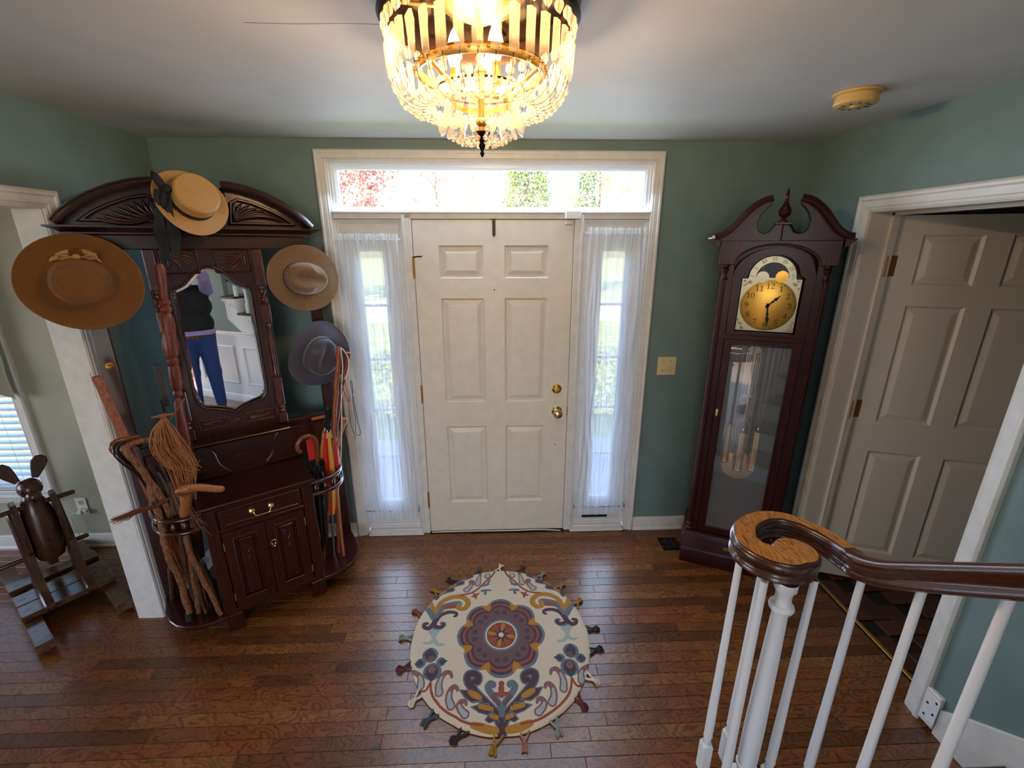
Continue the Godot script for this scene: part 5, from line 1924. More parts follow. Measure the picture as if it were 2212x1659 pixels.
	var tg := tag(obj("paper_tag", b, mat("tag_grey", c3(0.42, 0.45, 0.45), 0.6)), "small grey paper tag caught among the sticks beside the cabinet", "tag")
	tg.transform = ht * T(Vector3(-0.275, 0.42, -0.07))
	right_sticks(ht)

func right_sticks(ht: Transform3D) -> void:
	var G := "umbrellas and sticks in the hall tree's right ring"
	mat("red_cloth", c3(0.72, 0.055, 0.06), 0.6)
	mat("yellow_cloth", c3(0.80, 0.58, 0.20), 0.65)
	var bp := mat("black_nylon", c3(0.035, 0.035, 0.045), 0.22)
	bp.clearcoat_enabled = true
	bp.clearcoat = 0.6
	mat("white_lace", c3(0.80, 0.76, 0.72), 0.6)
	mat("dark_lace", c3(0.09, 0.05, 0.05), 0.6)
	mat("tan_lace", c3(0.55, 0.33, 0.18), 0.6)
	# red and yellow umbrella
	var fo := Vector3(0.335, 0.123, -0.17)
	var o := thing("umbrella", "red and yellow folded umbrella with a straight black handle", "umbrella", ht * T(fo), G)
	var topp := Vector3(0.397, 1.075, -0.10)
	var d := topp - fo
	var len_ := d.length()
	var xf := TY(Vector3.ZERO, d)
	var b := mb().at(xf)
	b.lathe([[0.0, len_ - 0.135], [0.013, len_ - 0.135], [0.015, len_ - 0.125], [0.0135, len_ - 0.11], [0.016, len_ - 0.10], [0.0165, len_ - 0.02], [0.0185, len_ - 0.014], [0.0185, len_ - 0.004], [0.016, len_], [0.0, len_]], 20)
	obj("handle", b, M.black_rubber, o)
	for k in 8:
		b = mb().at(xf)
		var rows: Array = []
		for i in 14:
			var u := i / 13.0
			var y := lerpf(0.28, len_ - 0.165, u)
			var R := 0.012 + 0.036 * sin(PI * clampf(u * 0.72 + 0.05, 0, 1)) + (0.0 if u < 0.8 else -0.030 * (u - 0.8) / 0.2 * 0.0)
			var row := PackedVector3Array()
			for j in 9:
				var v := j / 8.0
				var a := TAU * (k + v) / 8.0 + 0.6 * u
				var rr := R * (0.72 + 0.40 * pow(sin(v * PI), 0.7))
				if u > 0.86: rr *= 1.0 - 0.22 * (u - 0.86) / 0.14 * (1.0 - absf(v - 0.5))
				row.append(Vector3(cos(a) * rr, y + (0.03 * sin(v * PI) if u == 1.0 else 0.0), sin(a) * rr))
			rows.append(row)
		b.grid(rows, false, 70)
		obj("canopy_panel", b, M.red_cloth if k % 2 == 0 else M.yellow_cloth, o)
		b = mb().at(xf)
		var a2 := TAU * k / 8.0 + 0.6
		b.tube([Vector3(cos(a2) * 0.03, len_ - 0.175, sin(a2) * 0.03), Vector3(cos(a2) * 0.022, len_ - 0.135, sin(a2) * 0.022)], 0.003, 6)
		b.ball(Vector3(cos(a2) * 0.0215, len_ - 0.132, sin(a2) * 0.0215), Vector3.ONE * 0.0042, 8, 5)
		obj("rib_tip", b, M.white_lace, o)
	b = mb().at(xf)
	b.tube([Vector3(0, 0.0, 0), Vector3(0, 0.3, 0)], 0.006, 8)
	b.tube([Vector3(0, len_ - 0.2, 0), Vector3(0, len_ - 0.12, 0)], 0.005, 8)
	obj("shaft", b, M.steel, o)
	b = mb()
	b.at(T(-fo))
	b.prism([Vector2(0.262, 0.80), Vector2(0.315, 0.80), Vector2(0.315, 0.905), Vector2(0.30, 0.925), Vector2(0.262, 0.92)], -0.085, -0.075, 0.004)
	obj("canopy_flap", b, M.red_cloth, o)
	# black umbrella with a wooden crook
	fo = Vector3(0.285, 0.123, -0.13)
	o = thing("umbrella", "black folded umbrella with a curved wooden crook handle", "umbrella", ht * T(fo), G)
	b = mb().at(T(-fo))
	b.tube(spline([Vector3(0.300, 0.70, -0.085), Vector3(0.303, 0.80, -0.075), Vector3(0.306, 0.885, -0.06), Vector3(0.298, 0.930, -0.055), Vector3(0.270, 0.953, -0.05), Vector3(0.238, 0.948, -0.05), Vector3(0.216, 0.924, -0.05), Vector3(0.212, 0.893, -0.05), Vector3(0.224, 0.874, -0.05)], 7), 0.0115, 14)
	obj("crook_handle", b, M.cane_gloss, o)
	b = mb().at(TY(Vector3.ZERO, Vector3(0.302, 0.745, -0.082) - fo))
	var rows2: Array = []
	for i in 16:
		var u := i / 15.0
		var row := PackedVector3Array()
		for j in 40:
			var a := TAU * j / 40
			var R := (0.008 + 0.030 * pow(u, 0.7)) * (1.0 + 0.22 * sin(a * 8.0 + u * 5.0)) * (1.0 if u < 0.93 else 0.8)
			row.append(Vector3(cos(a) * R, 0.05 + 0.60 * u, sin(a) * R))
		rows2.append(row)
	b.grid(rows2, true, 60)
	obj("canopy", b, M.black_nylon, o)
	b = mb().at(TY(Vector3.ZERO, Vector3(0.302, 0.745, -0.082) - fo))
	b.tube([Vector3(0, 0, 0), Vector3(0, 0.06, 0)], 0.005, 8)
	for k in 8:
		var a := TAU * k / 8
		b.tube([Vector3(cos(a) * 0.032, 0.62, sin(a) * 0.032), Vector3(cos(a) * 0.02, 0.675, sin(a) * 0.02)], 0.003, 5)
	obj("ribs", b, M.black_metal, o)
	# light folded yellow umbrella beside it
	# two tall sticks with laces
	fo = Vector3(0.268, 0.125, -0.125)
	o = thing("walking_stick", "tall tawny walking stick with a white wrist thong, before the grey hat", "stick", ht * T(fo), G)
	b = mb().at(T(-fo))
	stick(b, [fo, Vector3(0.335, 0.5, -0.11), Vector3(0.392, 0.82, -0.09), Vector3(0.44, 1.12, -0.09), Vector3(0.474, 1.30, -0.09), Vector3(0.489, 1.395, -0.09)], 0.0095, 0.0150, 61, 10, 0.005)
	obj("shaft", b, M.stick_orange, o)
	b = mb().at(T(-fo))
	b.tube(spline([Vector3(0.492, 1.39, -0.078), Vector3(0.505, 1.38, -0.07), Vector3(0.522, 1.33, -0.06), Vector3(0.512, 1.26, -0.06), Vector3(0.49, 1.22, -0.07)], 6), 0.0028, 6)
	b.tube(spline([Vector3(0.492, 1.39, -0.078), Vector3(0.492, 1.30, -0.07), Vector3(0.47, 1.16, -0.07), Vector3(0.445, 0.95, -0.06), Vector3(0.415, 0.74, -0.06)], 6), 0.0026, 6)
	obj("thong", b, M.white_lace, o)
	fo = Vector3(0.36, 0.125, -0.14)
	o = thing("walking_stick", "dark red-brown walking stick with a tan looped thong, right of the tawny one", "stick", ht * T(fo), G)
	b = mb().at(T(-fo))
	stick(b, [fo, Vector3(0.395, 0.55, -0.14), Vector3(0.42, 0.85, -0.13), Vector3(0.455, 1.05, -0.12), Vector3(0.50, 1.22, -0.11), Vector3(0.538, 1.355, -0.10)], 0.0095, 0.0135, 71, 10, 0.005)
	obj("shaft", b, M.stick_red, o)
	b = mb().at(T(-fo))
	b.tube(spline([Vector3(0.475, 1.235, -0.072), Vector3(0.478, 1.19, -0.07), Vector3(0.49, 1.13, -0.07), Vector3(0.498, 1.09, -0.07), Vector3(0.506, 1.10, -0.07), Vector3(0.50, 1.18, -0.085), Vector3(0.505, 1.24, -0.095)], 6), 0.0026, 6)
	b.tube(spline([Vector3(0.485, 1.16, -0.07), Vector3(0.472, 1.05, -0.065), Vector3(0.478, 0.95, -0.06)], 6), 0.0022, 6)
	obj("thong", b, M.tan_lace, o)
	fo = Vector3(0.375, 0.125, -0.10)
	o = thing("walking_stick", "short stick with a pale tan club-shaped end, lowest in the right ring", "stick", ht * T(fo), G)
	b = mb().at(T(-fo))
	var sp := spline([fo, Vector3(0.385, 0.5, -0.10), Vector3(0.402, 0.75, -0.10), Vector3(0.438, 0.88, -0.10), Vector3(0.468, 0.965, -0.10), Vector3(0.475, 0.992, -0.10)], 6)
	var ra: Array = []
	for k in sp.size():
		var u := float(k) / (sp.size() - 1)
		ra.append(0.008 + 0.011 * smoothstep(0.6, 0.92, u) - 0.006 * smoothstep(0.95, 1.0, u))
	b.tube(sp, ra, 10, true, 60)
	obj("club", b, M.stick_tan, o)
	# dark cord loops hanging at the right
	fo = Vector3(0.535, 0.84, -0.14)
	o = thing("leather_cord", "thin dark leather cord looped and hanging at the right of the sticks", "cord", ht * T(fo), G)
	b = mb().at(T(-fo))
	b.tube(spline([Vector3(0.535, 1.20, -0.11), Vector3(0.545, 1.16, -0.12), Vector3(0.54, 1.06, -0.13), Vector3(0.545, 0.95, -0.14), Vector3(0.538, 0.87, -0.14), Vector3(0.552, 0.850, -0.14), Vector3(0.566, 0.865, -0.14), Vector3(0.558, 0.93, -0.14), Vector3(0.547, 1.03, -0.13), Vector3(0.54, 1.12, -0.12), Vector3(0.532, 1.19, -0.11)], 6), 0.0018, 6)
	b.tube(spline([Vector3(0.51, 1.12, -0.09), Vector3(0.508, 1.02, -0.10), Vector3(0.515, 0.92, -0.12), Vector3(0.532, 0.84, -0.13)], 6), 0.0018, 6)
	obj("cord_loop", b, M.dark_lace, o)
	b = mb().at(T(-fo))
	b.tube(spline([Vector3(0.470, 0.93, -0.09), Vector3(0.476, 0.86, -0.09), Vector3(0.484, 0.80, -0.09)], 4), 0.002, 6)
	obj("cord_end", b, M.tan_lace, o)

# ---------------------------------------------------------------- grandfather clock
func text_part(called: String, s: String, size: float, t: Transform3D, m: Material, parent: Node, depth := 0.0006, serif := true) -> void:
	var tm = TextMesh.new()
	var f = SystemFont.new()
	f.font_names = PackedStringArray(["Droid Serif" if serif else "Droid Sans"])
	tm.font = f
	tm.text = s
	tm.font_size = 32
	tm.pixel_size = size / 32.0
	tm.depth = depth
	var o = put(called, tm, m, parent)
	o.transform = t

func clock() -> void:
	var c = thing("grandfather_clock", "tall dark cherry grandfather clock with a swan-neck top and brass dial", "clock", T(Vector3(1.156, 0, 0.335), -24.5))
	var W: Material = M.clock_wood
	var b = mb()
	# stepped base
	loft(b, [[-0.004, 0.524, -0.262, 0.004, 0.0], [-0.004, 0.524, -0.262, 0.004, 0.085], [0.0, 0.52, -0.26, 0.0, 0.095], [0.004, 0.516, -0.26, -0.004, 0.102], [0.004, 0.516, -0.26, -0.004, 0.185], [0.008, 0.512, -0.26, -0.008, 0.192], [0.014, 0.506, -0.26, -0.014, 0.20], [0.014, 0.506, -0.26, -0.014, 0.225]])
	obj("base", b, W, c)
	b = mb(); b.box(Vector3(0.265, 0.145, -0.0025), Vector3(0.06, 0.02, 0.003), 0.0008)
	obj("name_plate", b, M.old_brass, c)
	# case sides, back and the front frame round both openings
	b = mb()
	slab(b, 0.02, 0.045, 0.22, 1.82, -0.255, -0.03)
	slab(b, 0.475, 0.50, 0.22, 1.82, -0.255, -0.03)
	slab(b, 0.045, 0.475, 0.22, 1.82, -0.26, -0.245)
	slab(b, 0.045, 0.475, 1.885, 1.905, -0.245, -0.05)
	slab(b, 0.045, 0.475, 0.22, 0.235, -0.245, -0.03)
	obj("case", b, W, c)
	b = mb(); slab(b, 0.046, 0.474, 0.24, 1.40, -0.2445, -0.240)
	obj("back_panel", b, M.clock_dark, c)
	for s in [0.0, 1.0]:
		var x = 0.062 + s * 0.396
		b = mb(); b.box(Vector3(x, 1.02, -0.030), Vector3(0.035, 1.60, 0.024), 0.003)
		obj("front_post", b, W, c)
		# fluted quarter column
		b = mb().at(T(Vector3(0.036 + s * 0.448, 0, -0.028)))
		b.lathe([[0.0, 0.225], [0.024, 0.225], [0.024, 0.238], [0.017, 0.245], [0.022, 0.256], [0.022, 0.266], [0.016, 0.275], [0.019, 0.285], [0.018, 0.30]], 20)
		var rows: Array = []
		for y in [0.30, 1.0, 1.735]:
			var row = PackedVector3Array()
			for j in 48:
				var a = TAU * j / 48
				var r = 0.0175 - 0.0022 * pow(absf(sin(a * 8.0)), 0.7)
				row.append(Vector3(cos(a) * r, y, sin(a) * r))
			rows.append(row)
		b.grid(rows, true, 50)
		b.lathe([[0.018, 1.735], [0.021, 1.74], [0.017, 1.748], [0.014, 1.76], [0.016, 1.775], [0.021, 1.785], [0.021, 1.79], [0.016, 1.795], [0.023, 1.803], [0.023, 1.812], [0.0, 1.812]], 20)
		obj("column", b, W, c)
	# lower glazed door
	var door = mb()
	door.frame([Vector2(0.08, 0.235), Vector2(0.44, 0.235), Vector2(0.44, 1.44), Vector2(0.08, 1.44)], [Vector2(0.112, 0.272), Vector2(0.402, 0.272), Vector2(0.402, 1.405), Vector2(0.112, 1.405)], -0.03, -0.008)
	door.mould([Vector3(0.112, 0.272, -0.008), Vector3(0.402, 0.272, -0.008), Vector3(0.402, 1.405, -0.008), Vector3(0.112, 1.405, -0.008)], Vector3.BACK, [[0.004, 0], [0.001, 0.003], [-0.004, 0.002], [-0.006, -0.006]], true, 1.0)
	var dn = obj("trunk_door", door, W, c)
	b = mb(); b.box(Vector3(0.257, 0.838, -0.018), Vector3(0.292, 1.135, 0.003))
	obj("pane", b, M.glass, dn)
	b = mb().at(T(Vector3(0.093, 1.01, -0.008)))
	b.prism([Vector2(0, 0.024), Vector2(0.006, 0.014), Vector2(0.004, 0.008), Vector2(0.006, 0.0), Vector2(0.004, -0.008), Vector2(0.006, -0.014), Vector2(0, -0.024), Vector2(-0.006, -0.014), Vector2(-0.004, -0.008), Vector2(-0.006, 0.0), Vector2(-0.004, 0.008), Vector2(-0.006, 0.014)], 0.0, 0.002, 0.0006)
	b.ball(Vector3(0, 0, 0.006), Vector3(0.004, 0.009, 0.006), 10, 6)
	obj("escutcheon", b, M.bright_brass, dn)
	# upper rails and dial door with an arched opening
	var o: Array = [Vector2(0.08, 1.445), Vector2(0.44, 1.445)]
	var i: Array = [Vector2(0.118, 1.472), Vector2(0.398, 1.472)]
	for k in 25:
		var a = PI * k / 24.0
		o.append(Vector2(0.258 + 0.182 * cos(a) * (1.0 if k > 0 and k < 24 else 1.0), 1.75 + 0.145 * sin(a)))
		i.append(Vector2(0.258 + 0.118 * cos(a), 1.752 + 0.112 * sin(a)) if k > 0 and k < 24 else Vector2(0.258 + 0.14 * cos(a), 1.752))
	b = mb(); b.frame(o, i, -0.03, -0.006)
	var dd = obj("dial_door", b, W, c)
	b = mb(); b.box(Vector3(0.26, 1.443, -0.012), Vector3(0.37, 0.026, 0.02), 0.003)
	obj("rail", b, W, c)
	# hood frieze with the arch cut out
	var fr: Array = [Vector2(0.0, 1.812), Vector2(0.075, 1.812)]
	for k in 21:
		var a = PI * (1.0 - k / 20.0)
		fr.append(Vector2(0.26 + 0.178 * cos(a), 1.818 + 0.088 * sin(a)))
	fr.append_array([Vector2(0.445, 1.812), Vector2(0.52, 1.812), Vector2(0.52, 1.93), Vector2(0.0, 1.93)])
	b = mb()
	b.prism(fr, -0.03, 0.002, 0.003)
	slab(b, 0.0, 0.02, 1.812, 1.93, -0.26, -0.03)
	slab(b, 0.50, 0.52, 1.812, 1.93, -0.26, -0.03)
	slab(b, 0.0, 0.52, 1.915, 1.93, -0.26, -0.03)
	obj("hood_frieze", b, W, c)
	b = mb(); slab(b, 0.045, 0.475, 1.70, 1.93, -0.068, -0.062)
	obj("hood_back", b, W, c)
	b = mb()
	var am: Array = []
	for k in 21:
		var a = PI * (1.0 - k / 20.0)
		am.append(Vector3(0.26 + 0.178 * cos(a), 1.818 + 0.088 * sin(a), 0.002))
	b.mould(am, Vector3.BACK, [[0.0, -0.01], [0.0, 0.005], [0.007, 0.006], [0.011, 0.0]], false, 1.0)
	obj("arch_moulding", b, W, c)
	# swan-neck pediment
	for s in [-1.0, 1.0]:
		var cx = 0.262
		var outer: Array = [Vector2(0.292, 1.936), Vector2(0.262, 1.944), Vector2(0.225, 1.968), Vector2(0.19, 2.008), Vector2(0.155, 2.052), Vector2(0.118, 2.086), Vector2(0.085, 2.104), Vector2(0.058, 2.110)]
		var sp: Array = []
		var o3: Array = []
		for p in outer: o3.append(Vector3(p.x, p.y, 0))
		for p in spline(o3, 4): sp.append(Vector2(p.x, p.y))
		var pts: Array = []
		for p in sp: pts.append(Vector2(cx + s * p.x, p.y))
		for q in [[0.062, 2.092], [0.078, 2.078], [0.098, 2.052], [0.110, 2.02], [0.108, 1.99], [0.096, 1.970], [0.076, 1.962], [0.056, 1.97], [0.042, 1.992], [0.034, 2.004], [0.0, 2.004], [0.0, 1.925], [0.262, 1.925]]:
			pts.append(Vector2(cx + s * q[0], q[1]))
		b = mb()
		b.prism(pts, -0.03, 0.0, 0.003)
		var path: Array = []
		for p in sp: path.append(Vector3(cx + s * p.x, p.y, 0.0))
		b.mould(path, Vector3.BACK, [[0.003, -0.03], [0.003, 0.026], [-0.003, 0.028], [-0.010, 0.020], [-0.016, 0.012], [-0.024, 0.009], [-0.028, 0.0]], false, s)
		obj("swan_neck", b, W, c)
		b = mb()
		var rx0 = cx + s * 0.285
		b.mould([Vector3(rx0, 1.932, 0.0), Vector3(rx0, 1.932, -0.24)], Vector3.UP, [[0.0, -0.03], [0.004, -0.022], [0.010, -0.012], [0.024, 0.0], [0.026, 0.006], [-0.02, 0.006], [-0.02, -0.03]], false, -s)
		obj("side_cornice", b, W, c)
	b = mb().at(T(Vector3(0.262, 0, -0.015)))
	b.box(Vector3(0, 2.008, 0), Vector3(0.074, 0.012, 0.036), 0.002)
	b.lathe([[0.0, 2.012], [0.022, 2.013], [0.022, 2.018], [0.012, 2.024], [0.009, 2.032], [0.014, 2.036], [0.024, 2.045], [0.027, 2.058], [0.028, 2.066], [0.024, 2.072], [0.024, 2.078], [0.018, 2.086], [0.011, 2.10], [0.008, 2.118], [0.0075, 2.132], [0.010, 2.138], [0.0075, 2.144], [0.006, 2.152], [0.003, 2.163], [0.0, 2.166]], 22)
	obj("finial", b, W, c)
	# dial
	var dial = mb()
	var dp: Array = [Vector2(0.124, 1.476), Vector2(0.392, 1.476), Vector2(0.392, 1.744), Vector2(0.368, 1.744)]
	for k in 21:
		var a = PI * k / 20.0
		dp.append(Vector2(0.258 + 0.106 * cos(a), 1.750 + 0.106 * sin(a)))
	dp.append_array([Vector2(0.148, 1.744), Vector2(0.124, 1.744)])
	dial.prism(dp, -0.045, -0.040, 0.001)
	var d = obj("dial", dial, M.dial_silver, c)
	var dc = Vector3(0.258, 1.610, -0.040)
	b = mb().at(Transform3D(Basis(Vector3.RIGHT, PI / 2), dc))
	b.lathe([[0.0, 0.0], [0.128, 0.0], [0.128, 0.0012], [0.1255, 0.002], [0.0, 0.002]], 64)
	obj("chapter_ring", b, M.dial_brass, d)
	b = mb().at(T(dc))
	for k in 60:
		var a = TAU * k / 60
		b.ball(Vector3(sin(a) * 0.119, cos(a) * 0.119, 0.0022), Vector3(0.0022, 0.0022, 0.0008) * (1.25 if k % 5 == 0 else 0.8), 6, 4)
	stuff(obj("minute_dots", b, M.black_metal, d))
	for k in 12:
		var a = TAU * (k + 1) / 12
		text_part("numeral", str(k + 1), 0.036, T(dc + Vector3(sin(a) * 0.098, cos(a) * 0.098, 0.0024)), M.black_metal, d)
	# silvery scrolls in the corners
	for sx in [-1.0, 1.0]:
		for sy in [-1.0, 1.0]:
			b = mb().at(T(dc + Vector3(sx * 0.108, sy * 0.108, 0.001)))
			var rr = RandomNumberGenerator.new()
			rr.seed = int(5 + sx * 2 + sy)
			for k in 26:
				var u = rr.randf()
				var v = rr.randf()
				var p = Vector2(lerpf(-0.045, 0.020, u), lerpf(-0.045, 0.020, v))
				if p.x + p.y < -0.012: continue
				var lp: Array = []
				var r0 = rr.randf_range(0.003, 0.007)
				var ph = rr.randf() * TAU
				for q in 9:
					var a = ph + q * 0.8
					lp.append(Vector3(sx * (p.x + cos(a) * r0 * (1 - q * 0.07)), sy * (p.y + sin(a) * r0 * (1 - q * 0.07)), 0.001))
				b.tube(lp, 0.0013, 5)
			obj("corner_scroll", b, M.dial_silver_bright, d)
	# moon dial
	var mc = Vector3(0.258, 1.750, -0.0395)
	b = mb().at(T(mc))
	var sky: Array = []
	for k in 21: sky.append(Vector2(0.074 * cos(PI * k / 20.0), 0.076 * sin(PI * k / 20.0)))
	b.prism(sky, 0.0, 0.0012, 0.0)
	obj("moon_sky", b, M.night_blue, d)
	b = mb().at(T(mc))
	var r2 = RandomNumberGenerator.new()
	r2.seed = 8
	for k in 34:
		var a = r2.randf_range(0.35, PI - 0.35)
		var r = r2.randf_range(0.03, 0.071)
		b.ball(Vector3(cos(a) * r, sin(a) * r, 0.0014), Vector3(0.0011, 0.0011, 0.0005) * r2.randf_range(0.6, 1.4), 6, 4)
	stuff(obj("painted_stars", b, M.check_light, d))
	for s in [-1.0, 1.0]:
		b = mb().at(Transform3D(Basis(Vector3.RIGHT, PI / 2), mc + Vector3(s * 0.043, 0.002 if s < 0 else 0.006, 0.001)))
		b.lathe([[0.0, 0.0], [0.029, 0.0], [0.029, 0.0012], [0.0, 0.0016]], 30)
		obj("moon_hump", b, M.dial_silver if s < 0 else M.dial_brass, d)
	var nums = ["5", "10", "15", "20", "25"]
	for k in 5:
		var a = PI * (1.0 - (k + 1) / 6.0)
		text_part("moon_numeral", nums[k], 0.022, T(mc + Vector3(cos(a) * 0.091, sin(a) * 0.091, 0.0014), 0, 0, rad_to_deg(a) - 90.0), M.black_metal, d)
	text_part("moon_numeral", "29 ½", 0.012, T(mc + Vector3(0.091, 0.008, 0.0014), 0, 0, -85.0), M.black_metal, d)
	text_part("moon_numeral", "1", 0.018, T(mc + Vector3(-0.091, 0.006, 0.0014), 0, 0, 80.0), M.black_metal, d)
	# hands: about twenty-nine minutes past one
	for q in [[44.5, 0.074, "hour_hand"], [174.0, 0.108, "minute_hand"]]:
		b = mb().at(T(dc + Vector3(0, 0, 0.006 if q[1] < 0.1 else 0.009), 0, 0, -q[0]))
		var l: float = q[1]
		b.prism([Vector2(-0.004, -0.012), Vector2(0.004, -0.012), Vector2(0.003, l * 0.3), Vector2(0.006, l * 0.4), Vector2(0.003, l * 0.5), Vector2(0.0085, l * 0.64), Vector2(0.003, l * 0.78), Vector2(0.001, l), Vector2(-0.001, l), Vector2(-0.003, l * 0.78), Vector2(-0.0085, l * 0.64), Vector2(-0.003, l * 0.5), Vector2(-0.006, l * 0.4), Vector2(-0.003, l * 0.3)], 0.0, 0.0015, 0.0)
		b.at(Transform3D(Basis(Vector3.RIGHT, PI / 2), dc + Vector3(0, 0, 0.004)))
		b.lathe([[0.0, 0.0], [0.008, 0.0], [0.008, 0.005], [0.004, 0.008], [0.0, 0.009]], 14)
		obj(q[2], b, M.black_metal, d)
	# weights on their cables, chimes and pendulum
	for q in [[0.172, 0.688, 0.94], [0.248, 0.640, 0.895], [0.322, 0.655, 0.91]]:
		b = mb().at(T(Vector3(q[0], q[1], -0.085)))
		var h: float = q[2] - q[1]
		b.lathe([[0.0, 0.0], [0.024, 0.0], [0.026, 0.003], [0.026, 0.010], [0.0245, 0.012], [0.0245, h - 0.022], [0.026, h - 0.020], [0.026, h - 0.010], [0.022, h - 0.008], [0.006, h], [0.004, h + 0.012], [0.0, h + 0.013]], 26)
		obj("weight", b, M.bright_brass, c)
		b = mb()
		for sx in [-1.0, 1.0]:
			b.tube([Vector3(q[0] + sx * 0.004, q[2], -0.085), Vector3(q[0] + sx * 0.018, 1.43, -0.085)], 0.0012, 5)
		obj("cable", b, M.old_brass, c)
	b = mb().at(T(Vector3(0.252, 1.335, -0.19)))
	b.prism([Vector2(-0.035, 0.012), Vector2(-0.02, 0.03), Vector2(-0.006, 0.03), Vector2(-0.004, 0.11), Vector2(0.004, 0.11), Vector2(0.006, 0.03), Vector2(0.02, 0.03), Vector2(0.035, 0.012), Vector2(0.028, -0.004), Vector2(0.01, -0.01), Vector2(0.0, -0.02), Vector2(-0.01, -0.01), Vector2(-0.028, -0.004)], -0.004, 0.004, 0.001)
	obj("chime_bracket", b, M.white_gloss, c)
	b = mb().at(T(Vector3(0.25, 1.07, -0.19)))
	b.prism([Vector2(-0.03, 0.0), Vector2(-0.012, 0.010), Vector2(0.012, 0.010), Vector2(0.03, 0.0), Vector2(0.016, -0.008), Vector2(-0.016, -0.008)], -0.004, 0.004, 0.001)
	obj("chime_bracket", b, M.white_gloss, c)
	for k in 9:
		b = mb()
		var x = 0.218 + k * 0.0085
		b.tube([Vector3(x, 1.33, -0.19), Vector3(x, 0.78 + k * 0.02, -0.19)], 0.0019, 6)
		obj("chime_rod", b, M.steel, c)
	b = mb()
	b.tube([Vector3(0.25, 1.43, -0.14), Vector3(0.25, 0.65, -0.14)], 0.003, 6)
	for s in [-1.0, 1.0]:
		b.tube(spline([Vector3(0.25, 0.95, -0.14), Vector3(0.25 + s * 0.035, 0.90, -0.14), Vector3(0.25 + s * 0.028, 0.82, -0.14), Vector3(0.25 + s * 0.045, 0.74, -0.14), Vector3(0.25 + s * 0.015, 0.70, -0.14)], 6), 0.005, 7)
	obj("pendulum_rod", b, M.brass, c)
	b = mb().at(Transform3D(Basis(Vector3.RIGHT, PI / 2), Vector3(0.252, 0.645, -0.142)))
	b.lathe([[0.0, 0.0], [0.088, 0.0], [0.090, 0.002], [0.086, 0.006], [0.06, 0.0085], [0.0, 0.010]], 48)
	obj("pendulum_bob", b, M.bob_brass, c)
	# white papers left on top
	var p = thing("paper_stack", "white card sheets lying on the clock's top left corner", "papers", T(Vector3(1.156, 0, 0.335), -24.5) * T(Vector3(-0.02, 1.938, -0.13), 6))
	for k in 2:
		b = mb(); b.box(Vector3(0.03 + k * 0.02, 0.005 + k * 0.009, -0.01 * k), Vector3(0.13, 0.008, 0.16), 0.001)
		obj("sheet", b, M.white_plastic, p)

func clock_materials() -> void:
	mat("dial_brass", c3(0.78, 0.58, 0.24), 0.28, 0.9)
	mat("dial_silver", c3(0.72, 0.68, 0.56), 0.35, 0.75)
	mat("dial_silver_bright", c3(0.85, 0.83, 0.76), 0.25, 0.9)
	mat("night_blue", c3(0.05, 0.055, 0.085), 0.4)
	mat("bob_brass", c3(0.86, 0.70, 0.45), 0.30, 0.9)

# ---------------------------------------------------------------- rug
var rug_img: Image
const RUGN := 1024
func rug_dot(p: Vector2, r: float, col: Color) -> void:
	var cx = (p.x * 0.5 + 0.5) * RUGN
	var cy = (p.y * 0.5 + 0.5) * RUGN
	var rr = r * 0.5 * RUGN
	for y in range(maxi(0, int(cy - rr)), mini(RUGN, int(cy + rr) + 1)):
		for x in range(maxi(0, int(cx - rr)), mini(RUGN, int(cx + rr) + 1)):
			var dx = x - cx
			var dy = y - cy
			if dx * dx + dy * dy <= rr * rr: rug_img.set_pixel(x, y, col)

func rug_stroke(pts: Array, w0: float, w1: float, col: Color, both := true, mid := -1.0) -> void:
	var v: Array = []
	for p in pts: v.append(Vector2(p[0], p[1]))
	var sp = spline(v, 14) if v.size() > 2 else [v[0], v[0].lerp(v[1], 0.25), v[0].lerp(v[1], 0.5), v[0].lerp(v[1], 0.75), v[1]]
	for i in sp.size():
		var u = float(i) / (sp.size() - 1)
		var w = lerpf(w0, w1, u)
		if mid >= 0.0: w = lerpf(w, mid, sin(u * PI))
		rug_dot(sp[i], w, col)
		if both: rug_dot(Vector2(-sp[i].x, sp[i].y), w, col)

func rug_poly(pts: Array, col: Color, both := true) -> void:
	for s in ([1.0, -1.0] if both else [1.0]):
		var v = PackedVector2Array()
		for p in pts: v.append((Vector2(p[0] * s, p[1]) * 0.5 + Vector2(0.5, 0.5)) * RUGN)
		var lo = 1e9
		var hi = -1e9
		for p in v:
			lo = minf(lo, p.y); hi = maxf(hi, p.y)
		for y in range(maxi(0, int(lo)), mini(RUGN - 1, int(hi)) + 1):
			var xs: Array = []
			for i in v.size():
				var a = v[i]
				var b = v[(i + 1) % v.size()]
				if (a.y <= y and b.y > y) or (b.y <= y and a.y > y): xs.append(a.x + (y - a.y) / (b.y - a.y) * (b.x - a.x))
			xs.sort()
			for k in range(0, xs.size() - 1, 2):
				rug_img.fill_rect(Rect2i(int(xs[k]), y, maxi(1, int(xs[k + 1]) - int(xs[k])), 1), col)

func petals(r: float, amp: float, sharp: float, ph := 0.0) -> Array:
	var out: Array = []
	for k in 160:
		var a = TAU * k / 160
		var q = fposmod((a - ph) * 8.0 / TAU + 0.5, 1.0) - 0.5
		var f = 1.0 - pow(absf(q) * 2.0, 2.0) * 0.75 - sharp * minf(1.0, absf(q) * 8.0)
		var rr = r + amp * f
		out.append([0.005 + cos(a) * rr, -0.02 + sin(a) * rr])
	return out

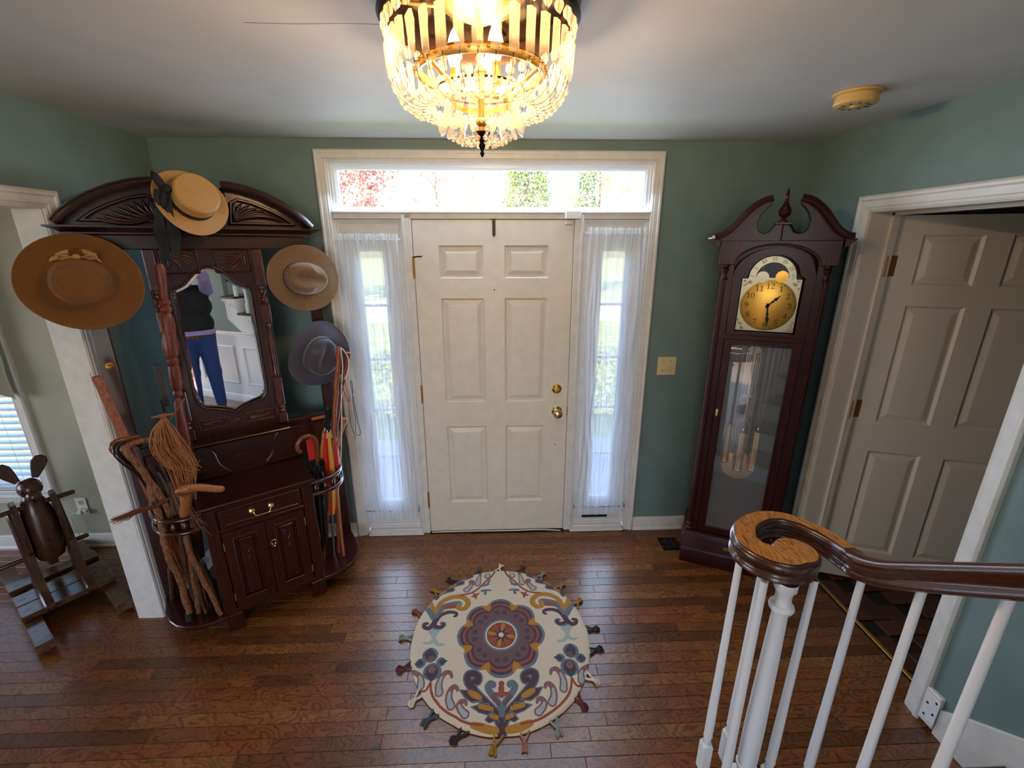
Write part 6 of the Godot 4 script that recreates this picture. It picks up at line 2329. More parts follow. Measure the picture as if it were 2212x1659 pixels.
func rug_picture() -> ImageTexture:
	var cream = c3(0.80, 0.735, 0.635)
	var blue = c3(0.36, 0.41, 0.45)
	var navy = c3(0.22, 0.25, 0.31)
	var plum = c3(0.29, 0.185, 0.225)
	var mauve = c3(0.40, 0.285, 0.29)
	var rose = c3(0.50, 0.34, 0.335)
	var rust = c3(0.56, 0.27, 0.18)
	var brown = c3(0.50, 0.26, 0.12)
	var gold = c3(0.66, 0.45, 0.13)
	var pale = c3(0.60, 0.64, 0.63)
	rug_img = Image.create(RUGN, RUGN, false, Image.FORMAT_RGB8)
	rug_img.fill(cream)
	# medallion
	rug_poly(petals(0.415, 0.085, 0.03, PI / 2), blue, false)
	rug_poly(petals(0.382, 0.085, 0.03, PI / 2), plum, false)
	rug_poly(petals(0.352, 0.085, 0.03, PI / 2), rust, false)
	rug_poly(petals(0.322, 0.085, 0.02, PI / 2), plum, false)
	rug_poly(petals(0.305, 0.07, 0.0, PI / 2), mauve, false)
	for k in 8:
		var a = TAU * k / 8 + PI / 8
		var dirv = Vector2(cos(a), sin(a))
		var c = Vector2(0.005, -0.02) + dirv * 0.415
		var side = Vector2(-dirv.y, dirv.x)
		rug_poly([[c.x - dirv.x * 0.075, c.y - dirv.y * 0.075], [c.x - side.x * 0.05, c.y - side.y * 0.05], [c.x - side.x * 0.055 + dirv.x * 0.05, c.y - side.y * 0.055 + dirv.y * 0.05], [c.x + dirv.x * 0.02, c.y + dirv.y * 0.02], [c.x + side.x * 0.055 + dirv.x * 0.05, c.y + side.y * 0.055 + dirv.y * 0.05], [c.x + side.x * 0.05, c.y + side.y * 0.05]], gold, false)
		var b2 = TAU * k / 8
		var d2 = Vector2(cos(b2), sin(b2))
		var s2 = Vector2(-d2.y, d2.x)
		for s in [-1.0, 1.0]:
			var q = Vector2(0.005, -0.02) + d2 * 0.285 + s2 * 0.055 * s
			rug_stroke([[q.x, q.y], [q.x + d2.x * 0.03, q.y + d2.y * 0.03], [q.x + d2.x * 0.02 - s2.x * 0.03 * s, q.y + d2.y * 0.02 - s2.y * 0.03 * s], [q.x - d2.x * 0.015 - s2.x * 0.02 * s, q.y - d2.y * 0.015 - s2.y * 0.02 * s]], 0.012, 0.008, plum, false)
	var m = Vector2(0.005, -0.02)
	for q in [[0.205, blue], [0.18, cream], [0.163, brown]]: rug_dot(m, q[0], q[1])
	for k in 8:
		var a = TAU * k / 8 + 0.2
		rug_stroke([[m.x + cos(a) * 0.06, m.y + sin(a) * 0.06], [m.x + cos(a) * 0.13, m.y + sin(a) * 0.13]], 0.018, 0.022, gold if k % 2 == 0 else rust, false)
		rug_stroke([[m.x + cos(a + 0.4) * 0.03, m.y + sin(a + 0.4) * 0.03], [m.x + cos(a + 0.4) * 0.075, m.y + sin(a + 0.4) * 0.075]], 0.02, 0.014, plum, false)
	rug_dot(m, 0.05, plum)
	rug_dot(m, 0.03, cream)
	# bouquet at the near end
	for w in [[0.05, 0.044, blue], [0.036, 0.028, plum]]:
		rug_stroke([[0.0, 0.979], [0.012, 0.907], [0.07, 0.804], [0.17, 0.699], [0.269, 0.598], [0.336, 0.505], [0.343, 0.436], [0.289, 0.419], [0.237, 0.455], [0.242, 0.503], [0.272, 0.503]], w[0], w[1], w[2])
	for q in [[[0.17, 0.70], [0.26, 0.60], [0.34, 0.585], [0.43, 0.572], [0.365, 0.667], [0.28, 0.715]], [[0.07, 0.80], [0.13, 0.709], [0.205, 0.715], [0.305, 0.745], [0.22, 0.80], [0.12, 0.83]], [[0.02, 0.90], [0.05, 0.815], [0.115, 0.80], [0.165, 0.865], [0.12, 0.895], [0.06, 0.875]]]:
		rug_poly(q, blue)
		var cen = Vector2.ZERO
		for p in q: cen += Vector2(p[0], p[1]) / 6.0
		var inn: Array = []
		for p in q: inn.append([lerpf(cen.x, p[0], 0.78), lerpf(cen.y, p[1], 0.78)])
		rug_poly(inn, plum)
	rug_stroke([[0.215, 0.66], [0.31, 0.612]], 0.024, 0.028, gold, true, 0.034)
	rug_stroke([[0.10, 0.768], [0.205, 0.742]], 0.022, 0.024, gold, true, 0.026)
	rug_stroke([[0.05, 0.85], [0.10, 0.832]], 0.022, 0.018, gold)
	rug_stroke([[-0.0, 0.83], [0.022, 0.73], [0.09, 0.644], [0.135, 0.57], [0.112, 0.528], [0.078, 0.537], [0.08, 0.56]], 0.026, 0.018, blue, true, 0.034)
	rug_stroke([[0.03, 0.73], [0.085, 0.655]], 0.02, 0.02, mauve)
	rug_poly([[0.0, 0.68], [-0.045, 0.652], [-0.09, 0.612], [-0.03, 0.618], [-0.03, 0.56], [0.03, 0.56], [0.03, 0.618], [0.09, 0.612], [0.045, 0.652]], rust, false)
	rug_dot(Vector2(0, 0.535), 0.03, rust)
	rug_stroke([[0.055, 0.958], [0.156, 0.935], [0.265, 0.905]], 0.03, 0.03, gold, true, 0.038)
	# rust vine and paisleys
	rug_stroke([[0.725, 0.505], [0.675, 0.638], [0.555, 0.762], [0.402, 0.853], [0.30, 0.89], [0.18, 0.905]], 0.013, 0.012, rust)
	rug_stroke([[0.725, 0.505], [0.765, 0.58], [0.83, 0.57]], 0.013, 0.010, rust)
	for q in [[[0.51, 0.45], [0.525, 0.41], [0.575, 0.40], [0.617, 0.45], [0.632, 0.53], [0.62, 0.60]], [[0.44, 0.585], [0.45, 0.555], [0.485, 0.55], [0.515, 0.60], [0.515, 0.67], [0.49, 0.73]], [[0.345, 0.725], [0.355, 0.70], [0.39, 0.695], [0.413, 0.73], [0.395, 0.77], [0.35, 0.81]], [[0.95, 0.36], [0.90, 0.385], [0.84, 0.43], [0.822, 0.48], [0.822, 0.53]], [[0.14, -0.96], [0.165, -0.93], [0.165, -0.90]], [[0.255, -0.965], [0.268, -0.90], [0.282, -0.83], [0.29, -0.775]], [[0.40, -0.80], [0.38, -0.825], [0.355, -0.80], [0.375, -0.755], [0.41, -0.70], [0.43, -0.68]]]:
		var n: int = q.size()
		rug_stroke(q, 0.014, 0.044, rose)
		rug_stroke(q.slice(n - 3, n), 0.012, 0.028, pale)
	# quatrefoils
	for q in [[0.765, 0.20, 0.085], [0.72, 0.385, 0.095], [0.64, 0.28, 0.05], [0.855, 0.29, 0.055]]:
		rug_dot(Vector2(q[0], q[1]), q[2], blue); rug_dot(Vector2(-q[0], q[1]), q[2], blue)
	for q in [[[0.77, 0.11], [0.70, 0.20], [0.84, 0.20]], [[0.72, 0.50], [0.65, 0.40], [0.80, 0.40]], [[0.565, 0.27], [0.64, 0.24], [0.64, 0.32]], [[0.92, 0.295], [0.85, 0.24], [0.85, 0.34]]]: rug_poly(q, navy)
	for q in [[0.763, 0.21, 0.055, plum], [0.722, 0.375, 0.062, plum], [0.75, 0.24, 0.035, mauve], [0.725, 0.36, 0.04, rose], [0.64, 0.28, 0.022, plum], [0.85, 0.29, 0.025, plum]]:
		rug_dot(Vector2(q[0], q[1]), q[2], q[3]); rug_dot(Vector2(-q[0], q[1]), q[2], q[3])
	# side ornaments
	rug_poly([[0.66, -0.15], [0.87, -0.15], [0.83, -0.08], [0.78, -0.02], [0.775, 0.05], [0.745, 0.05], [0.735, -0.02], [0.70, -0.08]], pale)
	rug_stroke([[0.745, 0.03], [0.70, 0.075], [0.64, 0.08]], 0.026, 0.016, pale)
	rug_stroke([[0.765, 0.03], [0.80, 0.06], [0.86, 0.05]], 0.024, 0.012, pale)
	rug_stroke([[0.80, -0.36], [0.775, -0.25], [0.765, -0.15], [0.70, -0.14], [0.66, -0.165], [0.66, -0.19], [0.69, -0.195]], 0.036, 0.02, blue)
	rug_stroke([[0.775, -0.2], [0.83, -0.135], [0.885, -0.15], [0.89, -0.19], [0.855, -0.195]], 0.03, 0.018, plum)
	rug_stroke([[0.765, -0.16], [0.70, -0.14], [0.665, -0.16], [0.67, -0.185]], 0.02, 0.018, plum)
	rug_stroke([[0.765, -0.22], [0.72, -0.30], [0.63, -0.345], [0.54, -0.335], [0.525, -0.30], [0.55, -0.285]], 0.03, 0.014, plum)
	rug_stroke([[0.775, -0.30], [0.71, -0.41], [0.61, -0.45], [0.52, -0.46]], 0.04, 0.05, blue)
	rug_stroke([[0.55, -0.43], [0.66, -0.42]], 0.03, 0.03, rust)
	rug_stroke([[0.785, -0.35], [0.73, -0.49], [0.62, -0.565], [0.50, -0.575], [0.415, -0.52], [0.40, -0.45], [0.44, -0.395], [0.50, -0.395], [0.525, -0.44], [0.49, -0.47]], 0.03, 0.018, gold, true, 0.034)
	rug_stroke([[0.79, -0.34], [0.835, -0.43], [0.87, -0.50]], 0.03, 0.03, gold)
	rug_stroke([[0.80, -0.28], [0.86, -0.37], [0.92, -0.43]], 0.034, 0.03, blue)
	# far end: stems, leaves and rim motifs
	rug_stroke([[0.065, -0.985], [0.111, -0.895], [0.196, -0.798], [0.278, -0.695], [0.377, -0.625], [0.50, -0.60]], 0.013, 0.013, rust)
	for q in [[[0.13, -0.83], [0.17, -0.76], [0.21, -0.745]], [[0.15, -0.76], [0.17, -0.755]], [[0.12, -0.66], [0.18, -0.665], [0.23, -0.655]], [[0.18, -0.66], [0.19, -0.61]]]: rug_stroke(q, 0.012, 0.02, blue)
	rug_poly([[0.25, -0.63], [0.285, -0.585], [0.30, -0.52], [0.325, -0.56], [0.37, -0.565], [0.335, -0.60], [0.36, -0.64], [0.31, -0.615]], rust)
	for q in [[[0.39, -0.91], [0.45, -0.88], [0.52, -0.855], [0.58, -0.80]], [[0.50, -0.80], [0.58, -0.77], [0.65, -0.74], [0.71, -0.70]], [[0.62, -0.69], [0.70, -0.665], [0.77, -0.62], [0.80, -0.56]]]:
		rug_stroke(q, 0.04, 0.03, blue)
		rug_stroke(q, 0.024, 0.016, plum)
		rug_stroke([[q[1][0], q[1][1]], [q[2][0], q[2][1]]], 0.016, 0.016, gold)
	# woollen speckle
	var r = RandomNumberGenerator.new()
	r.seed = 99
	for y in RUGN:
		for x in range(0, RUGN, 1):
			var h = ((x * 73856093) ^ (y * 19349663) ^ ((x / 3) * 83492791)) & 1023
			var k = 0.86 + 0.22 * (h / 1023.0)
			var c = rug_img.get_pixel(x, y)
			rug_img.set_pixel(x, y, Color(minf(c.r * k, 1.0), minf(c.g * k, 1.0), minf(c.b * k, 1.0)))
	return ImageTexture.create_from_image(rug_img)

func rug() -> void:
	var g = thing("round_rug", "round cream tufted rug with a floral medallion and coloured tassels", "rug", T(Vector3(0.013, 0.0, 0.892)))
	var m = mat("rug_pile", Color.WHITE, 0.95)
	m.albedo_texture = rug_picture()
	m.rim_enabled = true
	m.rim = 0.3
	var hb = noise_tex(91, 0.20, [], 3, 512, FastNoiseLite.TYPE_CELLULAR)
	m.heightmap_enabled = true
	m.heightmap_texture = hb
	m.heightmap_scale = 0.25
	var f = FastNoiseLite.new()
	f.seed = 4
	f.frequency = 1.0
	var rows: Array = []
	var uvs: Array = []
	var prof = [[1.0, 0.001], [1.012, 0.006], [1.004, 0.012], [0.985, 0.0145], [0.93, 0.015], [0.8, 0.015], [0.6, 0.015], [0.4, 0.015], [0.2, 0.015], [0.001, 0.015]]
	for p in prof:
		var row = PackedVector3Array()
		var uv = PackedVector2Array()
		for j in 121:
			var a = TAU * j / 120
			var w = 1.0 + 0.012 * f.get_noise_2d(cos(a) * 2.0, sin(a) * 2.0) + 0.004 * f.get_noise_2d(cos(a) * 14.0, sin(a) * 14.0)
			var u: Vector2 = Vector2(cos(a), sin(a)) * p[0]
			row.append(Vector3(u.x * 0.443 * w, p[1] + 0.0012 * f.get_noise_2d(u.x * 9.0, u.y * 9.0), u.y * 0.475 * w))
			uv.append(u * 0.495 + Vector2(0.5, 0.5))
		rows.append(row)
		uvs.append(uv)
	var b = mb()
	b.grid(rows, false, 60, uvs)
	obj("pile", b, m, g)
	var cols = {"w": c3(0.80, 0.75, 0.66), "b": c3(0.25, 0.29, 0.33), "p": c3(0.20, 0.15, 0.16), "g": c3(0.60, 0.42, 0.10), "t": c3(0.52, 0.27, 0.18), "s": c3(0.50, 0.53, 0.48), "r": c3(0.38, 0.13, 0.19), "k": c3(0.60, 0.40, 0.32), "n": c3(0.12, 0.14, 0.19)}
	for k in cols: mat("wool_" + k, cols[k], 0.95)
	var list = [[-92, "w"], [-107, "b"], [-125, "p"], [-141, "g"], [-161, "t"], [-178, "s"], [163, "r"], [144, "w"], [129, "b"], [110, "p"], [92, "g"], [78, "k"], [61, "s"], [42, "r"], [28, "w"], [12, "n"], [-4, "p"], [-23, "g"], [-42, "k"], [-59, "s"], [-76, "r"]]
	var rr = RandomNumberGenerator.new()
	rr.seed = 21
	for q in list:
		var a = deg_to_rad(q[0])
		var rim = Vector3(cos(a) * 0.440, 0.008, sin(a) * 0.472)
		var outd = Vector3(cos(a), 0, sin(a))
		var sd = Vector3(-sin(a), 0, cos(a))
		outd = (outd + sd * rr.randf_range(-0.5, 0.5)).normalized()
		sd = Vector3(-outd.z, 0, outd.x)
		b = mb()
		var kn = rim + outd * 0.042
		for s in [-1.0, 1.0]:
			b.tube(spline([rim + sd * 0.020 * s - outd * 0.004, rim + sd * 0.012 * s + outd * 0.018, kn], 4), 0.0048, 7)
		b.ball(kn + Vector3(0, 0.002, 0), Vector3(0.009, 0.008, 0.009), 10, 6)
		for k in 16:
			var e = Vector3(rr.randf_range(-1, 1), rr.randf_range(0, 1), rr.randf_range(-1, 1))
			var ln = rr.randf_range(0.026, 0.036)
			b.tube(spline([kn, kn + outd * ln * 0.5 + sd * e.x * 0.013 + Vector3(0, 0.004 + e.y * 0.008, 0), kn + outd * ln + sd * e.x * 0.015 + Vector3(0, -0.004, 0)], 3), 0.0024, 5)
		obj("tassel", b, M["wool_" + q[1]], g)

# ---------------------------------------------------------------- chandelier
func crystal(key: String, a: float, back: float) -> StandardMaterial3D:
	var m = mat(key, Color(1.0, 0.92, 0.76, a), 0.09)
	m.transparency = BaseMaterial3D.TRANSPARENCY_ALPHA
	m.metallic_specular = 0.8
	m.backlight_enabled = true
	m.backlight = Color(back, back * 0.9, back * 0.74)
	return m

func chandelier() -> void:
	crystal("crystal", 0.10, 0.34)
	crystal("crystal_bead", 0.12, 0.30)
	var bz = mat("bronze", c3(0.13, 0.075, 0.05), 0.35, 0.8)
	mat("gilt", c3(0.86, 0.70, 0.42), 0.28, 1.0)
	var glow = mat("bulb_glow", c3(1.0, 0.9, 0.7), 0.3)
	glow.emission_enabled = true
	glow.emission = c3(1.0, 0.80, 0.50)
	glow.emission_energy_multiplier = 9.0
	var C = Vector3(-0.022, 0, 1.42)
	var ch = thing("chandelier", "crystal basket chandelier with a bronze ring, close under the foyer ceiling", "chandelier", T(C))
	var b = mb()
	b.lathe([[0.205, 2.446], [0.231, 2.446], [0.2335, 2.438], [0.229, 2.43], [0.232, 2.418], [0.2345, 2.408], [0.230, 2.398], [0.222, 2.394], [0.219, 2.402], [0.219, 2.44], [0.205, 2.446]], 60)
	obj("ring", b, bz, ch)
	b = mb()
	b.lathe([[0.0, 2.405], [0.02, 2.406], [0.05, 2.42], [0.085, 2.436], [0.10, 2.4455], [0.0, 2.446]], 36)
	obj("canopy", b, M.gilt, ch)
	b = mb()
	b.lathe([[0.0, 2.4435], [0.206, 2.4435], [0.206, 2.446], [0.0, 2.446]], 48)
	obj("added_plate", b, mat("plate_metal", c3(0.42, 0.37, 0.32), 0.12, 1.0), ch)  # plate added to keep the ceiling above the bulbs from blowing out
	b = mb()
	b.tube([Vector3(0, 2.17, 0), Vector3(0, 2.41, 0)], 0.0075, 12)
	for y in [2.20, 2.26, 2.31]: b.ball(Vector3(0, y, 0), Vector3(0.015, 0.012, 0.015), 12, 8)
	obj("stem", b, M.gilt, ch)
	b = mb()
	b.lathe([[0.145, 2.296], [0.152, 2.294], [0.156, 2.302], [0.156, 2.310], [0.151, 2.317], [0.145, 2.315], [0.145, 2.296]], 48)
	for k in 48:
		var a = TAU * k / 48
		b.ball(Vector3(cos(a) * 0.157, 2.306, sin(a) * 0.157), Vector3(0.004, 0.005, 0.004), 6, 4)
	obj("inner_ring", b, M.gilt, ch)
	for k in 3:
		var a = TAU * k / 3 + 0.35
		b = mb()
		b.tube(spline([Vector3(0, 2.262, 0), Vector3(cos(a) * 0.05, 2.255, sin(a) * 0.05), Vector3(cos(a) * 0.10, 2.275, sin(a) * 0.10), Vector3(cos(a) * 0.147, 2.305, sin(a) * 0.147)], 5), 0.005, 8)
		b.tube([Vector3(cos(a + 0.5) * 0.2, 2.43, sin(a + 0.5) * 0.2), Vector3(cos(a + 0.5) * 0.10, 2.43, sin(a + 0.5) * 0.10)], 0.005, 8)
		obj("arm", b, M.gilt, ch)
	for k in 3:
		var a = TAU * k / 3 + 0.95
		var p = Vector3(cos(a) * 0.062, 0, sin(a) * 0.062)
		b = mb().at(T(p))
		b.lathe([[0.0, 2.268], [0.016, 2.268], [0.016, 2.276], [0.011, 2.28], [0.011, 2.312], [0.0, 2.312]], 16)
		obj("socket", b, M.gilt, ch)
		b = mb().at(T(p))
		b.lathe([[0.009, 2.312], [0.013, 2.322], [0.0175, 2.338], [0.0175, 2.352], [0.013, 2.370], [0.006, 2.386], [0.0, 2.394]], 18)
		obj("bulb", b, glow, ch)
		var l = OmniLight3D.new()
		l.name = numbered("chandelier_light")
		l.light_color = c3(1.0, 0.84, 0.63)
		l.light_energy = 0.3
		l.light_size = 0.03
		l.omni_range = 12.0
		l.omni_attenuation = 2.0
		l.shadow_enabled = true
		l.position = C + p + Vector3(0, 2.348, 0)
		add_child(l)
	# crystals: octagons, prisms and strings of beads
	b = mb(); prism_shape(b, 0.0118, 0.084, 0.009)
	var pm = b.mesh()
	b = mb(); prism_shape(b, 0.0105, 0.066, 0.008)
	var pm2 = b.mesh()
	b = mb(); gem(b, 0.0128, 0.0155, 0.008)
	var om = b.mesh()
	b = mb(); gem(b, 0.0062, 0.0075, 0.0055)
	var bm = b.mesh()
	b = mb(); gem(b, 0.0048, 0.0058, 0.0045)
	var sm = b.mesh()
	var rr = RandomNumberGenerator.new()
	rr.seed = 77
	var links = mb()
	var N = 36
	for k in N:
		var a = TAU * k / N
		var d = Vector3(cos(a), 0, sin(a))
		var face = func(r, y, tilt) -> Transform3D:
			var bs = Basis.looking_at(-d, Vector3.UP) * Basis(Vector3.RIGHT, tilt)
			return Transform3D(bs * Basis(Vector3.UP, rr.randf_range(-0.28, 0.28)), d * r + Vector3(0, y, 0))
		put("octagon_crystal", om, M.crystal, ch).transform = face.call(0.219, 2.384, 0.0)
		put("prism", pm, M.crystal, ch).transform = face.call(0.213, 2.322, 0.05)
		links.tube([d * 0.219 + Vector3(0, 2.400, 0), d * 0.217 + Vector3(0, 2.364, 0)], 0.0008, 4)
		links.tube([d * 0.209 + Vector3(0, 2.282, 0), d * 0.206 + Vector3(0, 2.272, 0)], 0.0008, 4)
		var pts = [[0.205, 2.268], [0.199, 2.253], [0.190, 2.240], [0.178, 2.230], [0.164, 2.223], [0.149, 2.220], [0.134, 2.222]]
		for q in pts:
			put("bead", bm, M.crystal_bead, ch).transform = face.call(q[0] + rr.randf_range(-0.003, 0.003), q[1] + rr.randf_range(-0.002, 0.002), 0.0)
		for i in 6:
			links.tube([d * pts[i][0] + Vector3(0, pts[i][1], 0), d * pts[i + 1][0] + Vector3(0, pts[i + 1][1], 0)], 0.0007, 4)
	var extra = mb()
	for k in 72:
		var a = TAU * (k + 0.5) / 72
		for q in [[0.120, 2.228], [0.142, 2.236], [0.162, 2.247]]:
			extra.at(T(Vector3(cos(a) * (q[0] + rr.randf_range(-0.006, 0.006)), q[1] + rr.randf_range(-0.004, 0.004), sin(a) * q[0])))
			gem(extra, 0.0055, 0.0065, 0.005)
	stuff(obj("bead_net", extra, M.crystal_bead, ch))
	b = mb()
	b.lathe([[0.104, 2.266], [0.107, 2.266], [0.107, 2.270], [0.104, 2.270], [0.104, 2.266]], 40)
	obj("lower_ring", b, bz, ch)
	b = mb()
	b.lathe([[0.068, 2.236], [0.074, 2.236], [0.074, 2.248], [0.068, 2.248], [0.068, 2.236]], 36)
	obj("inner_ring", b, M.gilt, ch)
	var n2 = 16
	for k in n2:
		var a = TAU * (k + 0.5) / n2
		var d = Vector3(cos(a), 0, sin(a))
		var face = func(r, y, tilt) -> Transform3D:
			return Transform3D(Basis.looking_at(-d, Vector3.UP) * Basis(Vector3.RIGHT, tilt) * Basis(Vector3.UP, rr.randf_range(-0.25, 0.25)), d * r + Vector3(0, y, 0))
		put("octagon_crystal", om, M.crystal, ch).transform = face.call(0.106, 2.252, 0.0)
		put("prism", pm2, M.crystal, ch).transform = face.call(0.092, 2.203, -0.42)
		links.tube([d * 0.106 + Vector3(0, 2.268, 0), d * 0.104 + Vector3(0, 2.234, 0)], 0.0008, 4)
		for q in [[0.073, 2.166], [0.062, 2.159], [0.050, 2.156], [0.037, 2.158]]:
			put("small_bead", sm, M.crystal_bead, ch).transform = face.call(q[0], q[1] + rr.randf_range(-0.0015, 0.0015), 0.0)
		links.tube([d * 0.076 + Vector3(0, 2.172, 0), d * 0.05 + Vector3(0, 2.157, 0), d * 0.02 + Vector3(0, 2.166, 0)], 0.0007, 4)
	stuff(obj("wire_links", links, bz, ch))
	b = mb()
	b.lathe([[0.0, 2.122], [0.003, 2.124], [0.006, 2.131], [0.0035, 2.136], [0.0075, 2.144], [0.009, 2.150], [0.005, 2.156], [0.012, 2.164], [0.020, 2.172], [0.022, 2.178], [0.0, 2.180]], 20)
	obj("finial", b, bz, ch)

func prism_shape(b: MB, w: float, h: float, t: float) -> void:
	# long cut drop: a ridge runs slantwise across each face
	var y0 = -h / 2
	var y1 = h / 2
	for s in [1.0, -1.0]:
		var c = [Vector3(-w, y0 + 0.003, 0), Vector3(w, y0 + 0.003, 0), Vector3(w, y1 - 0.003, 0), Vector3(-w, y1 - 0.003, 0)]
		var p = Vector3(-w * 0.35, h * 0.34, t) if s > 0 else Vector3(w * 0.3, h * 0.30, -t)
		var q = Vector3(w * 0.35, -h * 0.34, t) if s > 0 else Vector3(-w * 0.3, -h * 0.30, -t)
		var top = Vector3(0, y1, 0)
		var bot = Vector3(0, y0, 0)
		for f in [[c[0], q, p], [c[3], c[0], p], [c[1], c[2], q], [q, c[2], p], [c[2], top, p], [top, c[3], p], [c[0], bot, q], [bot, c[1], q]]:
			if s > 0: b.ftri(f[0], f[1], f[2])
			else: b.ftri(f[0], f[2], f[1])

func gem(b: MB, w: float, h: float, t: float) -> void:
	# faceted bead: an eight-sided rim with a small table on both faces
	for k in 8:
		var a0 = TAU * (k + 0.5) / 8
		var a1 = TAU * (k + 1.5) / 8
		var r0 = Vector3(cos(a0) * w, sin(a0) * h, 0)
		var r1 = Vector3(cos(a1) * w, sin(a1) * h, 0)
		for s in [1.0, -1.0]:
			var i0 = r0 * 0.45 + Vector3(0, 0, t * s)
			var i1 = r1 * 0.45 + Vector3(0, 0, t * s)
			if s > 0:
				b.quad(r0, r1, i1, i0); b.ftri(i0, i1, Vector3(0, 0, t * 1.1))
			else:
				b.quad(r1, r0, i0, i1); b.ftri(i1, i0, Vector3(0, 0, -t * 1.1))

# ---------------------------------------------------------------- small fittings
func small_things() -> void:
	var s = thing("smoke_detector", "yellowed round smoke detector on the ceiling near the right wall", "smoke detector", T(Vector3(1.355, CEIL, 0.821)))
	var b = mb()
	b.lathe([[0.0, -0.010], [0.070, -0.010], [0.078, -0.006], [0.078, -0.001], [0.0, -0.001]], 40)
	obj("mounting_ring", b, M.cream_plastic, s)
	b = mb()
	b.lathe([[0.0, -0.044], [0.060, -0.044], [0.068, -0.040], [0.071, -0.034], [0.068, -0.016], [0.066, -0.010], [0.0, -0.010]], 40)
	obj("body", b, M.cream_plastic, s)
	b = mb()
	for k in 10:
		var a = TAU * k / 10
		b.at(Transform3D(Basis(Vector3.UP, -a), Vector3(cos(a) * 0.044, -0.0445, sin(a) * 0.044)))
		b.box(Vector3.ZERO, Vector3(0.016, 0.002, 0.004))
	stuff(obj("vent_slots", b, M.black_rubber, s))
	b = mb().at(T(Vector3(0, -0.044, 0)))
	b.lathe([[0.0, -0.006], [0.014, -0.005], [0.018, -0.001], [0.018, 0.002], [0.0, 0.002]], 24)
	obj("test_button", b, M.cream_plastic, s)
	# double switch
	s = thing("light_switch", "ivory double light switch on the wall between door and clock", "light switch", T(Vector3(1.075, 1.184, 0.0)))
	b = mb(); b.box(Vector3(0, 0, 0.003), Vector3(0.117, 0.118, 0.006), 0.003)
	obj("plate", b, M.ivory, s)
	for x in [-0.023, 0.023]:
		b = mb(); b.at(T(Vector3(x, 0.0, 0.007), 0, 25 if x < 0 else -25))
		b.box(Vector3(0, 0, 0.004), Vector3(0.009, 0.011, 0.018), 0.002)
		obj("toggle", b, M.ivory, s)
		for y in [-0.030, 0.030]:
			b = mb().at(Transform3D(Basis(Vector3.RIGHT, PI / 2), Vector3(x, y, 0.006)))
			b.lathe([[0.0, 0.0], [0.0032, 0.0], [0.0028, 0.001], [0.0, 0.0014]], 10)
			obj("screw", b, M.screw, s)
	# floor vent
	s = thing("floor_vent", "dark scrollwork floor vent in front of the clock's left side", "vent", T(Vector3(1.152, 0.0, 0.182)))
	b = mb(); b.box(Vector3(0, 0.0012, 0), Vector3(0.124, 0.002, 0.122))
	obj("duct", b, M.black_rubber, s)
	b = mb()
	b.frame([Vector2(-0.066, -0.066), Vector2(0.064, -0.066), Vector2(0.064, 0.066), Vector2(-0.066, 0.066)], [Vector2(-0.056, -0.05), Vector2(0.056, -0.05), Vector2(0.056, 0.05), Vector2(-0.056, 0.05)], 0.0, 0.003)
	b.P = rot_up(b.P); b.N = rot_up(b.N)
	obj("frame", b, M.brown_metal, s)
	b = mb()
	for k in 3:
		for j in 2:
			var lp = []
			for q in 16:
				var a = TAU * q / 16
				lp.append(Vector3(-0.036 + k * 0.036 + cos(a) * 0.022, 0.004, -0.022 + j * 0.044 + sin(a) * 0.022))
			b.tube(lp, 0.0028, 5, false, 60, true)
	obj("scroll_grille", b, M.brown_metal, s)
	b = mb(); b.box(Vector3(-0.068, 0.002, 0), Vector3(0.006, 0.004, 0.134), 0.001)
	obj("edge_strip", b, M.brass, s)

func rot_up(p: PackedVector3Array) -> PackedVector3Array:
	for i in p.size(): p[i] = Vector3(p[i].x, p[i].z, -p[i].y)
	return p

